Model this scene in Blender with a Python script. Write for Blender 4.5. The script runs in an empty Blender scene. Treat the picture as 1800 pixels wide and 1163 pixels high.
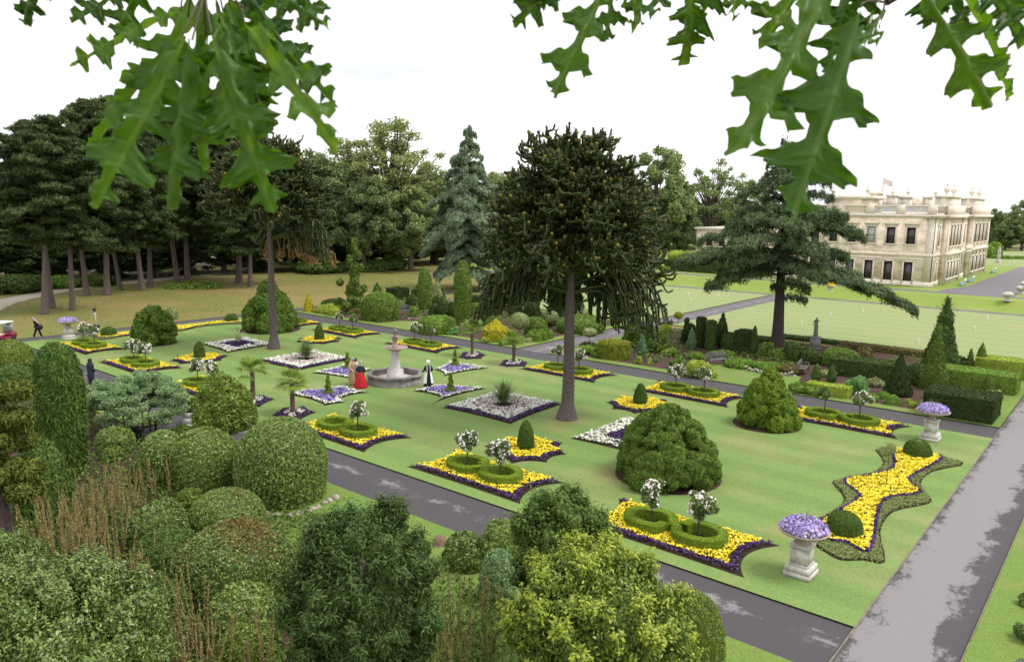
import bpy, math, random
import numpy as np
from mathutils import Vector, Matrix

rng = np.random.default_rng(11)
random.seed(5)
SC = bpy.context.scene
COL = SC.collection
PI = math.pi

# ------------------------------------------------------------------ camera
# world axes: X runs across the parterre (near path to far path), Y along it, origin at the fountain
FPX, CX, CY, CAMH = 1344.0, 900.0, 581.5, 12.0
yaw = math.radians(39.746); th = math.radians(9.3); rho = math.radians(.68)
CAM = np.array([-34.10, -38.66, CAMH])
_h = np.array([math.cos(yaw), math.sin(yaw), 0]); _r = np.array([math.sin(yaw), -math.cos(yaw), 0])
_z = np.array([0, 0, 1.])
FW = _h * math.cos(th) - _z * math.sin(th)
_u = _h * math.sin(th) + _z * math.cos(th)
RT = _r * math.cos(rho) + _u * math.sin(rho)
UP = -_r * math.sin(rho) + _u * math.cos(rho)

def ray(x, y): return FW * FPX + RT * (x - CX) - UP * (y - CY)
def G(x, y, z=0.0):
    """ground point seen at a photograph pixel"""
    d = ray(x, y); return CAM + d * ((z - CAMH) / d[2])
def PU(x, y, u0):
    d = ray(x, y); p = CAM + d * ((u0 - CAM[0]) / d[0]); return p[1], p[2]
def PV(x, y, v0):
    d = ray(x, y); p = CAM + d * ((v0 - CAM[1]) / d[1]); return p[0], p[2]
def depth(p): return float(np.dot(np.array([p[0], p[1], p[2] if len(p) > 2 else 0]) - CAM, FW))
def zat(u, v, y):
    a = np.array([u, v, 0]) - CAM
    return float(-((y - CY) * a.dot(FW) + FPX * a.dot(UP)) / ((y - CY) * FW[2] + FPX * UP[2]))
def spot(x, yb, yt, w, push=.45):
    b = G(x, yb); D = depth(b); wm = w * D / FPX
    d = b[:2] - CAM[:2]; d /= np.linalg.norm(d)
    c = b[:2] + d * wm * push
    wm *= depth(c) / D
    return c[0], c[1], max(.15, zat(c[0], c[1], yt)), wm, depth(c)
def leafsize(D, k=2.1): return min(.6, max(.055, D / 765 * k))

cam = bpy.data.cameras.new('camera'); co = bpy.data.objects.new('camera', cam); COL.objects.link(co)
M = Matrix.Identity(4)
for i in range(3):
    M[i][0], M[i][1], M[i][2], M[i][3] = RT[i], UP[i], -FW[i], CAM[i]
co.matrix_world = M
cam.sensor_width = 36; cam.lens = FPX / 1800 * 36; cam.clip_start = .1; cam.clip_end = 3000
cam.dof.use_dof = True; cam.dof.focus_distance = 48; cam.dof.aperture_fstop = 6.3
SC.camera = co

# ------------------------------------------------------------------ materials
def nd(nt, t, **k):
    n = nt.nodes.new(t)
    for a, b in k.items():
        if a.startswith('i_'): n.inputs[a[2:].replace('_', ' ')].default_value = b
        else: setattr(n, a, b)
    return n
def newmat(name):
    m = bpy.data.materials.new(name); m.use_nodes = True; nt = m.node_tree; nt.nodes.clear()
    out = nt.nodes.new('ShaderNodeOutputMaterial'); b = nt.nodes.new('ShaderNodeBsdfPrincipled')
    nt.links.new(b.outputs[0], out.inputs[0])
    return m, nt, b, out
def c4(c): return (c[0], c[1], c[2], 1)
def ramp(nt, fac, stops):
    r = nt.nodes.new('ShaderNodeValToRGB'); e = r.color_ramp.elements
    while len(e) < len(stops): e.new(.5)
    for k, (p, c) in enumerate(stops): e[k].position = p; e[k].color = c4(c)
    nt.links.new(fac, r.inputs[0]); return r.outputs[0]
def noise(nt, scale, detail=4, rough=.55, vec=None, sc3=None):
    n = nd(nt, 'ShaderNodeTexNoise'); n.inputs['Scale'].default_value = scale
    n.inputs['Detail'].default_value = detail; n.inputs['Roughness'].default_value = rough
    if vec is None:
        g = nd(nt, 'ShaderNodeNewGeometry'); vec = g.outputs['Position']
    if sc3:
        mp = nd(nt, 'ShaderNodeMapping'); mp.inputs['Scale'].default_value = sc3
        nt.links.new(vec, mp.inputs[0]); vec = mp.outputs[0]
    nt.links.new(vec, n.inputs['Vector']); return n.outputs['Fac']
def mix(nt, fac, a, b, mode='MIX'):
    m = nd(nt, 'ShaderNodeMix', data_type='RGBA', blend_type=mode)
    for s, v in ((0, fac), (6, a), (7, b)):
        if hasattr(v, 'links') or isinstance(v, bpy.types.NodeSocket): nt.links.new(v, m.inputs[s])
        elif s == 0: m.inputs[0].default_value = v
        else: m.inputs[s].default_value = c4(v)
    return m.outputs[2]
_lc = {}
def leafmat(name, dark, mid, light, trans=.25, clump=1.2, rough=.6, spec=.14, boost=(1.86, 1.80, 1.22)):
    """many-leaved foliage: every leaf its own tint, clumps of older and younger growth"""
    if name in _lc: return _lc[name]
    dark, mid, light = (tuple(x * y for x, y in zip(c, boost)) for c in (dark, mid, light))
    m, nt, b, out = newmat(name)
    g = nd(nt, 'ShaderNodeNewGeometry')
    c = ramp(nt, g.outputs['Random Per Island'], [(0, dark), (.5, mid), (1, light)])
    n = noise(nt, clump, 2)
    f = nd(nt, 'ShaderNodeMapRange'); f.inputs[1].default_value = .35; f.inputs[2].default_value = .65
    f.inputs[3].default_value = 0; f.inputs[4].default_value = .55
    nt.links.new(n, f.inputs[0])
    c = mix(nt, f.outputs[0], c, mid)
    c2 = c
    nt.links.new(c2, b.inputs['Base Color']); b.inputs['Roughness'].default_value = rough
    b.inputs['Specular IOR Level'].default_value = spec
    t = nd(nt, 'ShaderNodeBsdfTranslucent'); nt.links.new(c2, t.inputs[0])
    ms = nd(nt, 'ShaderNodeMixShader'); ms.inputs[0].default_value = trans
    nt.links.new(b.outputs[0], ms.inputs[1]); nt.links.new(t.outputs[0], ms.inputs[2])
    nt.links.new(ms.outputs[0], out.inputs[0])
    _lc[name] = m; return m
def petal(name, a, b_, c): return leafmat(name, a, b_, c, .15, 3, .6, .2, (1, 1, 1))
def plain(name, col, rough=.7, var=.25, scale=6, metal=0, spec=.4, bump=0, col2=None, sc3=None, detail=5):
    m, nt, b, out = newmat(name)
    tc = nd(nt, 'ShaderNodeTexCoord')
    n = noise(nt, scale, detail, .6, tc.outputs['Object'], sc3)
    lo = col2 or tuple(x * (1 - var) for x in col); hi = tuple(min(1, x * (1 + var)) for x in col) if col2 is None else col
    nt.links.new(ramp(nt, n, [(.3, lo), (.7, hi)]), b.inputs['Base Color'])
    b.inputs['Roughness'].default_value = rough; b.inputs['Metallic'].default_value = metal
    b.inputs['Specular IOR Level'].default_value = spec
    if bump:
        bp = nd(nt, 'ShaderNodeBump'); bp.inputs['Strength'].default_value = bump; bp.inputs['Distance'].default_value = .05
        nt.links.new(n, bp.inputs['Height']); nt.links.new(bp.outputs[0], b.inputs['Normal'])
    return m

# ------------------------------------------------------------------ mesh helpers
class MB:
    def __init__(s): s.V = []; s.F = []; s.n = 0; s.A = []
    def add(s, V, F, mat=0, att=None):
        V = np.asarray(V, dtype=np.float64).reshape(-1, 3)
        if not isinstance(F, list): F = [F]
        for f in F:
            f = np.asarray(f, dtype=np.int64)
            if f.size: s.F.append((f + s.n, mat))
        s.V.append(V); s.n += len(V)
        s.A.append(np.zeros((len(V), 3)) if att is None else att)
        return s
    def xf(s, mat4):
        m = np.array(mat4)
        s.V = [v @ m[:3, :3].T + m[:3, 3] for v in s.V]; return s
    def merge(s, o, mat=None):
        for (f, m) in o.F: s.F.append((f + s.n, m if mat is None else mat))
        s.V += o.V; s.A += o.A; s.n += o.n; return s
    def build(s, name, mats, parent=None, smooth=False, loc=None, att=False):
        me = bpy.data.meshes.new(name)
        V = np.concatenate(s.V); me.vertices.add(len(V)); me.vertices.foreach_set('co', V.astype(np.float32).ravel())
        nl = sum(f.size for f, m in s.F); npg = sum(len(f) for f, m in s.F)
        me.loops.add(nl); me.polygons.add(npg)
        me.loops.foreach_set('vertex_index', np.concatenate([f.ravel() for f, m in s.F]).astype(np.int32))
        tot = np.concatenate([np.full(len(f), f.shape[1]) for f, m in s.F])
        st = np.concatenate([[0], np.cumsum(tot)[:-1]])
        me.polygons.foreach_set('loop_start', st.astype(np.int32))
        try: me.polygons.foreach_set('loop_total', tot.astype(np.int32))
        except Exception: pass
        me.polygons.foreach_set('material_index', np.concatenate([np.full(len(f), m) for f, m in s.F]).astype(np.int32))
        if smooth: me.polygons.foreach_set('use_smooth', np.ones(npg, dtype=bool))
        if att:
            a = me.attributes.new('luv', 'FLOAT_VECTOR', 'POINT'); a.data.foreach_set('vector', np.concatenate(s.A).astype(np.float32).ravel())
        me.update(calc_edges=True)
        for m in (mats if isinstance(mats, (list, tuple)) else [mats]): me.materials.append(m)
        o = bpy.data.objects.new(name, me); COL.objects.link(o)
        if parent: o.parent = parent
        if loc is not None: o.location = loc
        return o
def tag(o, label, cat=None, group=None, kind=None):
    if label: o['label'] = label
    if cat: o['category'] = cat
    if group: o['group'] = group
    if kind: o['kind'] = kind
    return o
def thing(name, label, cat, loc=(0, 0, 0), rz=0, group=None):
    o = bpy.data.objects.new(name, None); COL.objects.link(o)
    o.location = (float(loc[0]), float(loc[1]), float(loc[2]) if len(loc) > 2 else 0.); o.rotation_euler = (0, 0, rz)
    return tag(o, label, cat, group)
def dup(root, loc, rz=0, label=None, group=None, scale=None):
    r = root.copy(); COL.objects.link(r); r.location = (float(loc[0]), float(loc[1]), float(loc[2]) if len(loc) > 2 else 0.)
    r.rotation_euler = (0, 0, rz)
    if scale is not None: r.scale = scale if hasattr(scale, '__len__') else (scale,) * 3
    if label: r['label'] = label
    if group: r['group'] = group
    for ch in list(root.children):
        c = ch.copy(); COL.objects.link(c); c.parent = r
        for g in ch.children:
            d = g.copy(); COL.objects.link(d); d.parent = c
    return r
def norm(a): return a / np.maximum(1e-9, np.linalg.norm(a, axis=-1, keepdims=True))
def box(x0, x1, y0, y1, z0, z1):
    V = np.array([[x, y, z] for z in (z0, z1) for y in (y0, y1) for x in (x0, x1)], float)
    F = np.array([[0, 2, 3, 1], [4, 5, 7, 6], [0, 1, 5, 4], [2, 6, 7, 3], [0, 4, 6, 2], [1, 3, 7, 5]]); return V, F
def lathe(prof, n=20, cx=0, cy=0, squash=1.0):
    prof = np.asarray(prof, float); a = np.arange(n) * 2 * PI / n
    V = np.stack([cx + prof[:, :1] * np.cos(a), cy + squash * prof[:, :1] * np.sin(a), np.repeat(prof[:, 1:], n, 1)], -1).reshape(-1, 3)
    k = len(prof); i, j = np.meshgrid(np.arange(k - 1), np.arange(n), indexing='ij'); j2 = (j + 1) % n
    F = np.stack([i * n + j, i * n + j2, (i + 1) * n + j2, (i + 1) * n + j], -1).reshape(-1, 4)
    return V, F
def tube(pts, rad, n=6):
    P = np.asarray(pts, float); k = len(P); rad = np.broadcast_to(np.asarray(rad, float), (k,))
    T = norm(np.gradient(P, axis=0)); ref = np.array([0, 0, 1.]) if abs(T[0][2]) < .9 else np.array([1., 0, 0])
    X = norm(np.cross(ref, T)); bad = np.linalg.norm(np.cross(ref, T), axis=1) < .05
    if bad.any(): X[bad] = norm(np.cross(np.array([0, 1., 0.3]), T[bad]))
    Y = np.cross(T, X); a = np.arange(n) * 2 * PI / n
    V = (P[:, None] + rad[:, None, None] * (np.cos(a)[None, :, None] * X[:, None] + np.sin(a)[None, :, None] * Y[:, None])).reshape(-1, 3)
    i, j = np.meshgrid(np.arange(k - 1), np.arange(n), indexing='ij'); j2 = (j + 1) % n
    F = np.stack([i * n + j, i * n + j2, (i + 1) * n + j2, (i + 1) * n + j], -1).reshape(-1, 4)
    cap = np.arange(n)[None, :] + (k - 1) * n
    return V, [F, cap]
def catmull(P, m=8, closed=False):
    P = np.asarray(P, float); out = []; n = len(P)
    for i in range(n if closed else n - 1):
        g = (lambda q: P[q % n]) if closed else (lambda q: P[min(max(q, 0), n - 1)])
        a, b, c, d = g(i - 1), g(i), g(i + 1), g(i + 2)
        for t in np.arange(m) / m:
            out.append(.5 * (2 * b + (c - a) * t + (2 * a - 5 * b + 4 * c - d) * t * t + (3 * b - a - 3 * c + d) * t ** 3))
    if not closed: out.append(P[-1])
    return np.array(out)
class Wob:
    """smooth 3-D wobble from a few waves"""
    def __init__(s, seed, k=1.0, n=7):
        r = np.random.default_rng(seed); s.K = norm(r.normal(size=(n, 3))) * k * r.uniform(.5, 2.0, (n, 1)); s.ph = r.uniform(0, 6.28, n); s.a = r.uniform(.5, 1, n)
    def __call__(s, P): return (np.sin(P @ s.K.T + s.ph) * s.a).sum(-1) / s.a.sum() * 1.6
def leaves(P, N, L, W, tilt=.6, tdir=None, fold=0.15, jit=.3, r=rng, base=.5):
    """one small four-cornered leaf per point"""
    n = len(P); N = norm(N + tilt * r.normal(size=(n, 3)))
    t = r.normal(size=(n, 3)) if tdir is None else tdir + .35 * r.normal(size=(n, 3))
    t = norm(t - N * (t * N).sum(-1, keepdims=True)); s = np.cross(N, t)
    l = (L * (1 + jit * r.uniform(-1, 1, n)))[:, None]; w = (W * (1 + jit * r.uniform(-1, 1, n)))[:, None]
    a = P - t * l * base
    V = np.stack([a, a + t * l * .5 + s * w * .5, a + t * l - N * l * fold, a + t * l * .5 - s * w * .5], 1).reshape(-1, 3)
    F = np.arange(4 * n).reshape(n, 4); return V, F
def blooms(P, N, D, tilt=.5, r=rng, sides=6):
    n = len(P); N = norm(N + tilt * r.normal(size=(n, 3))); t = norm(np.cross(N, r.normal(size=(n, 3)))); s = np.cross(N, t)
    d = (D * r.uniform(.7, 1.25, n))[:, None, None] * .5; a = np.arange(sides) * 2 * PI / sides
    V = P[:, None] + d * (np.cos(a)[None, :, None] * t[:, None] + np.sin(a)[None, :, None] * s[:, None])
    V[:, ::2] += (N * .12)[:, None] * d
    return V.reshape(-1, 3), np.arange(sides * n).reshape(n, sides)
def ico(sub=2):
    import bmesh
    b = bmesh.new(); bmesh.ops.create_icosphere(b, subdivisions=sub, radius=1)
    V = np.array([v.co[:] for v in b.verts]); b.verts.index_update(); F = np.array([[v.index for v in f.verts] for f in b.faces]); b.free(); return V, F
ICO1, ICO2, ICO3 = ico(1), ico(2), ico(3)
def sphpts(n, r=rng): return norm(r.normal(size=(n, 3)))

# ---- clipped and natural shapes of revolution
PROF = dict(
    dome=lambda t: np.where(t < .18, .88 + .12 * np.sqrt(np.clip(t / .18, 0, 1)), np.clip(1 - ((t - .18) / .82) ** 2.6, 0, 1) ** .48),
    pillar=lambda t: np.where(t < .5, .84 + .16 * np.sin(PI * np.clip(t, 0, .5)), np.clip(1 - ((t - .5) / .5) ** 4.0, 0, 1) ** .5 * (1 - .12 * (t - .5))),
    bigdome=lambda t: np.where(t < .3, .93 + .07 * np.clip(t / .3, 0, 1), np.clip(1 - ((t - .3) / .7) ** 2.5, 0, 1) ** .45),
    ball=lambda t: np.sqrt(np.clip(1 - (2 * t - 1) ** 2, 0, 1)),
    bun=lambda t: np.clip(1 - t ** 2.4, 0, 1) ** .5,
    cone=lambda t: np.clip(1 - t, 0, 1) ** .85 * np.where(t < .06, .85 + 2.5 * t, 1),
    bullet=lambda t: np.clip(1 - t ** 2.6, 0, 1) ** .55 * (.9 + .1 * np.minimum(1, t * 5)),
    column=lambda t: np.clip(1 - t ** 7, 0, 1) ** .6 * (.8 + .2 * np.sin(PI * np.clip(t * .8 + .1, 0, 1))),
    flame=lambda t: np.clip(1 - t ** 1.8, 0, 1) ** .8 * (.65 + .35 * np.minimum(1, t * 4)),
    fir=lambda t: np.clip(1 - t, 0, 1) ** .9 + .015,
    tent=lambda t: np.where(t < .52, 1.0, 1 - ((t - .52) / .48) ** .8 * .97),
    drum=lambda t: np.where(t < .93, 1.0 - .06 * (1 - t), np.clip(1 - ((t - .93) / .07) ** 2, 0, 1) ** .5),
)
def revolve(w, h, prof, n, L, W, tilt=.55, wob=.05, wobk=2.0, seed=0, tdir=None, hull=.90, depthj=.06, z0=0., ribs=0, spray=False, d=None, pit=None):
    r = np.random.default_rng(seed + 100); f = PROF[prof]; mb = MB(); wb = Wob(seed, wobk / max(w, h) * 3)
    R = w / 2; t = np.linspace(0, 1, 400); rr = f(t); sl = np.sqrt((np.gradient(rr) * R) ** 2 + (h / 399) ** 2) * np.maximum(rr, .02)
    cdf = np.cumsum(sl); cdf /= cdf[-1]
    tt = np.interp(r.uniform(0, 1, n), cdf, t); a = r.uniform(0, 2 * PI, n); e = .004
    dr = (f(np.clip(tt + e, 0, 1)) - f(np.clip(tt - e, 0, 1))) / (2 * e) * R / h
    N = norm(np.stack([np.cos(a), np.sin(a), -np.clip(dr, -6, 6)], -1))
    N[tt > .985] = norm(N[tt > .985] + np.array([0, 0, 2.]))
    rad = f(tt) * R
    P = np.stack([rad * np.cos(a), rad * np.sin(a), tt * h], -1)
    q = wb(P * 1.0)
    P = P + N * (q * wob * R)[:, None] - N * (np.abs(r.normal(size=n)) * depthj * R)[:, None]
    if pit: P = P - N * (pit[0] * np.clip(.15 + Wob(seed + 7, 5.2 / pit[1])(P), 0, 1.2))[:, None]
    if d: P[:, 1] *= d / w; N[:, 1] *= w / d
    td = None
    if spray: td = N + np.array([0, 0, .4 if spray == 1 else -.55])
    P[:, 2] += z0
    mb.add(*leaves(P, N, L, W, tilt, td, r=r))
    if hull:
        hp = np.stack([f(np.linspace(0, .995, 16)) * max(.3 * R, R * hull - (pit[0] * .8 if pit else 0)), np.linspace(0, .995, 16) * (h * (.98 if hull > .8 else .95) - (pit[0] * 1.15 if pit else 0))], -1)
        V, F = lathe(hp, 22); V = V + norm(V * [1, 1, .0] + 1e-6) * (wb(V) * wob * R * .9)[:, None] * 1.0
        if d: V[:, 1] *= d / w
        V[:, 2] += z0; mb.add(V, [F, np.arange(22)[None] + 15 * 22])
    return mb
def hedgebox(lx, ly, h, L, W, cov=2.4, seed=0, wob=.03, top=None, batter=0.0):
    """clipped rectangular hedge"""
    r = np.random.default_rng(seed + 300); mb = MB(); wb = Wob(seed, 1.6)
    faces = [((1, 0, 0), lx / 2, ly, h), ((-1, 0, 0), lx / 2, ly, h), ((0, 1, 0), ly / 2, lx, h), ((0, -1, 0), ly / 2, lx, h), ((0, 0, 1), h, lx, ly)]
    for i, (N, off, a, b) in enumerate(faces):
        n = int(a * b * cov / (.5 * L * W)); N = np.array(N, float)
        s = r.uniform(-.5, .5, n) * a; t = r.uniform(0, 1, n) * b
        if i < 2: P = np.stack([np.full(n, N[0] * off), s, t], -1)
        elif i < 4: P = np.stack([s, np.full(n, N[1] * off), t], -1)
        else: P = np.stack([s, t - b / 2, np.full(n, off)], -1)
        P = P + N * (wb(P) * wob - np.abs(r.normal(size=n)) * .03)[:, None]
        if batter: P[:, :2] *= (1 - batter * P[:, 2:] / h)
        mb.add(*leaves(P, np.repeat(N[None], n, 0), L, W, .5, r=r), mat=0 if (i < 4 or top is None) else 1)
    V, F = box(-lx / 2 * .95 + .03, lx / 2 * .95 - .03, -ly / 2 * .95 + .03, ly / 2 * .95 - .03, 0, h - .05)
    if batter: V[:, :2] *= (1 - batter * V[:, 2:] / h)
    mb.add(V, F); return mb
def lumps(C, Rd, L, W, cov=1.6, tilt=.6, seed=0, hull=.82, reject=.9, shell=.16, spray=0, up=0.0, sub=ICO1, inside=0.0, floor=None, pit=None):
    """foliage on the outside of many overlapping lumps; C centres, Rd radii (n,3)"""
    r = np.random.default_rng(seed + 500); C = np.asarray(C, float); Rd = np.asarray(Rd, float); mb = MB()
    if Rd.ndim == 1: Rd = np.repeat(Rd[:, None], 3, 1)
    area = 4 * PI * (((Rd[:, 0] * Rd[:, 1]) ** 1.6 + (Rd[:, 0] * Rd[:, 2]) ** 1.6 + (Rd[:, 1] * Rd[:, 2]) ** 1.6) / 3) ** (1 / 1.6)
    cnt = np.maximum(6, (area * cov / (.5 * L * W)).astype(int)); idx = np.repeat(np.arange(len(C)), cnt); n = len(idx)
    d = sphpts(n, r); d[:, 2] += up; d = norm(d)
    k = 1 - np.abs(r.normal(size=n)) * shell
    if inside: k = np.where(r.uniform(size=n) < inside, r.uniform(.3, 1, n), k)
    P = C[idx] + d * Rd[idx] * k[:, None]; N = norm(d / Rd[idx])
    if reject:
        keep = np.ones(n, bool)
        for s in range(0, n, 20000):
            q = P[s:s + 20000]
            D = (((q[:, None] - C[None]) / (Rd[None] * reject)) ** 2).sum(-1) < 1
            D[np.arange(len(q)), idx[s:s + 20000]] = False
            keep[s:s + 20000] = ~D.any(1)
        P, N = P[keep], N[keep]
    if pit: P = P - N * (pit[0] * np.clip(.15 + Wob(seed + 7, 5.2 / pit[1])(P), 0, 1.2))[:, None]
    if floor is not None:
        k = P[:, 2] > floor; P, N = P[k], N[k]
    td = None if not spray else N + np.array([0, 0, spray])
    mb.add(*leaves(P, N, L, W, tilt, td, r=r))
    if hull:
        for c, q in zip(C, Rd): mb.add(c + sub[0] * q * (hull * (1 - (pit[0] * .6 / max(q[0], pit[0])) if pit else hull)), sub[1])
    return mb
def bark(name, c, c2): return plain(name, c, .9, scale=3, bump=.6, col2=c2, sc3=(5, 5, .7))
# ------------------------------------------------------------------ world and sun: bright overcast
W = bpy.data.worlds.new("World"); SC.world = W; W.use_nodes = True
nt = W.node_tree; nt.nodes.clear()
out = nd(nt, 'ShaderNodeOutputWorld'); sky = nd(nt, 'ShaderNodeTexSky', sky_type='NISHITA', sun_disc=False)
SUN_EL, SUN_AZ = math.radians(58), math.radians(150)      # azimuth measured from +Y clockwise
sky.sun_elevation = SUN_EL; sky.sun_rotation = SUN_AZ; sky.air_density = 1; sky.dust_density = 3
b1 = nd(nt, 'ShaderNodeBackground'); b1.inputs[1].default_value = .08; nt.links.new(sky.outputs[0], b1.inputs[0])
tc = nd(nt, 'ShaderNodeTexCoord')
n1 = noise(nt, 2.2, 6, .6, tc.outputs['Generated'], (1, 1, 4.5))
cl = ramp(nt, n1, [(.25, (.54, .55, .57)), (.38, (.72, .72, .73)), (.50, (.95, .945, .95))])
b2 = nd(nt, 'ShaderNodeBackground'); b2.inputs[1].default_value = .92; nt.links.new(cl, b2.inputs[0])
ms = nd(nt, 'ShaderNodeMixShader'); ms.inputs[0].default_value = .88
nt.links.new(b1.outputs[0], ms.inputs[1]); nt.links.new(b2.outputs[0], ms.inputs[2]); nt.links.new(ms.outputs[0], out.inputs[0])
sl = bpy.data.lights.new('sun', 'SUN'); so = bpy.data.objects.new('sun', sl); COL.objects.link(so)
sl.energy = 1.5; sl.angle = math.radians(22); sl.color = (1, .965, .92)
sd = Vector((math.sin(SUN_AZ) * math.cos(SUN_EL), math.cos(SUN_AZ) * math.cos(SUN_EL), math.sin(SUN_EL)))
so.rotation_euler = (-sd).to_track_quat('-Z', 'Y').to_euler(); so.location = (0, 0, 60)
vs = SC.view_settings; SC.display_settings.display_device = 'sRGB'
vs.view_transform = 'Standard'; vs.look = 'None'; vs.exposure = .95; vs.gamma = 1; vs.use_curve_mapping = False
cy = SC.cycles; cy.use_denoising = True; cy.max_bounces = 5; cy.diffuse_bounces = 3; cy.glossy_bounces = 2; cy.transmission_bounces = 3
cy.transparent_max_bounces = 4; cy.use_adaptive_sampling = True; cy.adaptive_threshold = .02
try: cy.denoising_prefilter = 'ACCURATE'
except Exception: pass

# ------------------------------------------------------------------ ground materials
def grassmat(name, a, b_, c, patch, pscale=.13, stripes=None, thresh=(.52, .7), fine=9.0, bump=.25, worn=()):
    m, nt, b, out = newmat(name)
    n1 = noise(nt, fine, 6, .7); n2 = noise(nt, .55, 5, .6); n3 = noise(nt, pscale, 6, .62)
    col = mix(nt, n1, a, b_)
    r2 = ramp(nt, n2, [(.35, (0, 0, 0)), (.68, (1, 1, 1))]); col = mix(nt, r2, col, c)
    r3 = ramp(nt, n3, [(thresh[0], (0, 0, 0)), (thresh[1], (.85, .85, .85))])
    col = mix(nt, r3, col, patch)
    for (wx, wy, wr) in worn:      # bare, trodden turf under trees and by bed ends
        g_ = nd(nt, 'ShaderNodeNewGeometry'); ds = nd(nt, 'ShaderNodeVectorMath', operation='DISTANCE'); ds.inputs[1].default_value = (wx, wy, .06); nt.links.new(g_.outputs['Position'], ds.inputs[0])
        dv_ = nd(nt, 'ShaderNodeMath', operation='DIVIDE'); dv_.inputs[1].default_value = wr; nt.links.new(ds.outputs['Value'], dv_.inputs[0]); ad_ = nd(nt, 'ShaderNodeMath', operation='ADD'); nt.links.new(dv_.outputs[0], ad_.inputs[0]); nt.links.new(n2, ad_.inputs[1])
        col = mix(nt, ramp(nt, ad_.outputs[0], [(.62, (.55, .55, .55)), (1.25, (0, 0, 0))]), col, (.27, .20, .10))
    n4 = noise(nt, 26, 3, .7); f4 = ramp(nt, n4, [(.3, (.62, .62, .62)), (.7, (1.3, 1.3, 1.3))]); col = mix(nt, 1.0, col, f4, 'MULTIPLY')
    if stripes:
        g = nd(nt, 'ShaderNodeNewGeometry'); sp = nd(nt, 'ShaderNodeSeparateXYZ'); nt.links.new(g.outputs['Position'], sp.inputs[0])
        w = nd(nt, 'ShaderNodeMath', operation='MULTIPLY'); w.inputs[1].default_value = 2 * PI / stripes[1]; nt.links.new(sp.outputs[stripes[0]], w.inputs[0])
        s = nd(nt, 'ShaderNodeMath', operation='SINE'); nt.links.new(w.outputs[0], s.inputs[0])
        rr = ramp(nt, s.outputs[0], [(.25, (1 - stripes[2],) * 3), (.75, (1 + stripes[2],) * 3)])
        mr = nd(nt, 'ShaderNodeMapRange'); mr.inputs[1].default_value = -1; nt.links.new(s.outputs[0], mr.inputs[0])
        rr = ramp(nt, mr.outputs[0], [(.3, (1 - stripes[2],) * 3), (.7, (1 + stripes[2],) * 3)])
        col = mix(nt, 1.0, col, rr, 'MULTIPLY')
    nt.links.new(col, b.inputs['Base Color']); b.inputs['Roughness'].default_value = .85; b.inputs['Specular IOR Level'].default_value = .15
    bp = nd(nt, 'ShaderNodeBump'); bp.inputs['Strength'].default_value = bump; bp.inputs['Distance'].default_value = .04
    nt.links.new(n1, bp.inputs['Height']); nt.links.new(bp.outputs[0], b.inputs['Normal'])
    return m
M_lawn = grassmat('lawn_grass', (.120, .198, .046), (.175, .262, .082), (.150, .228, .062), (.275, .245, .115), .16, (0, 2.4, .05), (.50, .77), worn=((.3, -14.4, 3.2), (1.2, 16.4, 3.0), (-5.3, -21.6, 3.6), (6.1, -22.4, 2.6), (-6.6, -29.3, 2.0), (-1.5, -15.0, 2.0)))
M_verge = grassmat('verge_grass', (.095, .175, .03), (.15, .24, .055), (.15, .21, .045), (.21, .21, .08), .3)
M_croq = grassmat('croquet_grass', (.205, .265, .098), (.255, .300, .135), (.235, .28, .115), (.29, .28, .14), .08, (0, 3.4, .03), (.5, .75))
M_bank = grassmat('bank_grass', (.155, .235, .04), (.22, .29, .065), (.20, .27, .05), (.26, .27, .09), .2)
M_mead = grassmat('meadow_grass', (.125, .125, .033), (.205, .175, .06), (.15, .17, .04), (.24, .175, .075), .055, None, (.44, .62), 3.0, .6)
M_soil = plain('soil', (.052, .034, .026), .95, scale=14, col2=(.026, .017, .014), bump=.8, spec=.1)
M_soilr = plain('border_soil', (.10, .06, .048), .95, scale=4, col2=(.05, .032, .027), bump=.8, spec=.1)
M_mulch = plain('mulch', (.085, .05, .036), .95, scale=9, col2=(.045, .028, .022), bump=.8, spec=.1)
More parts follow.
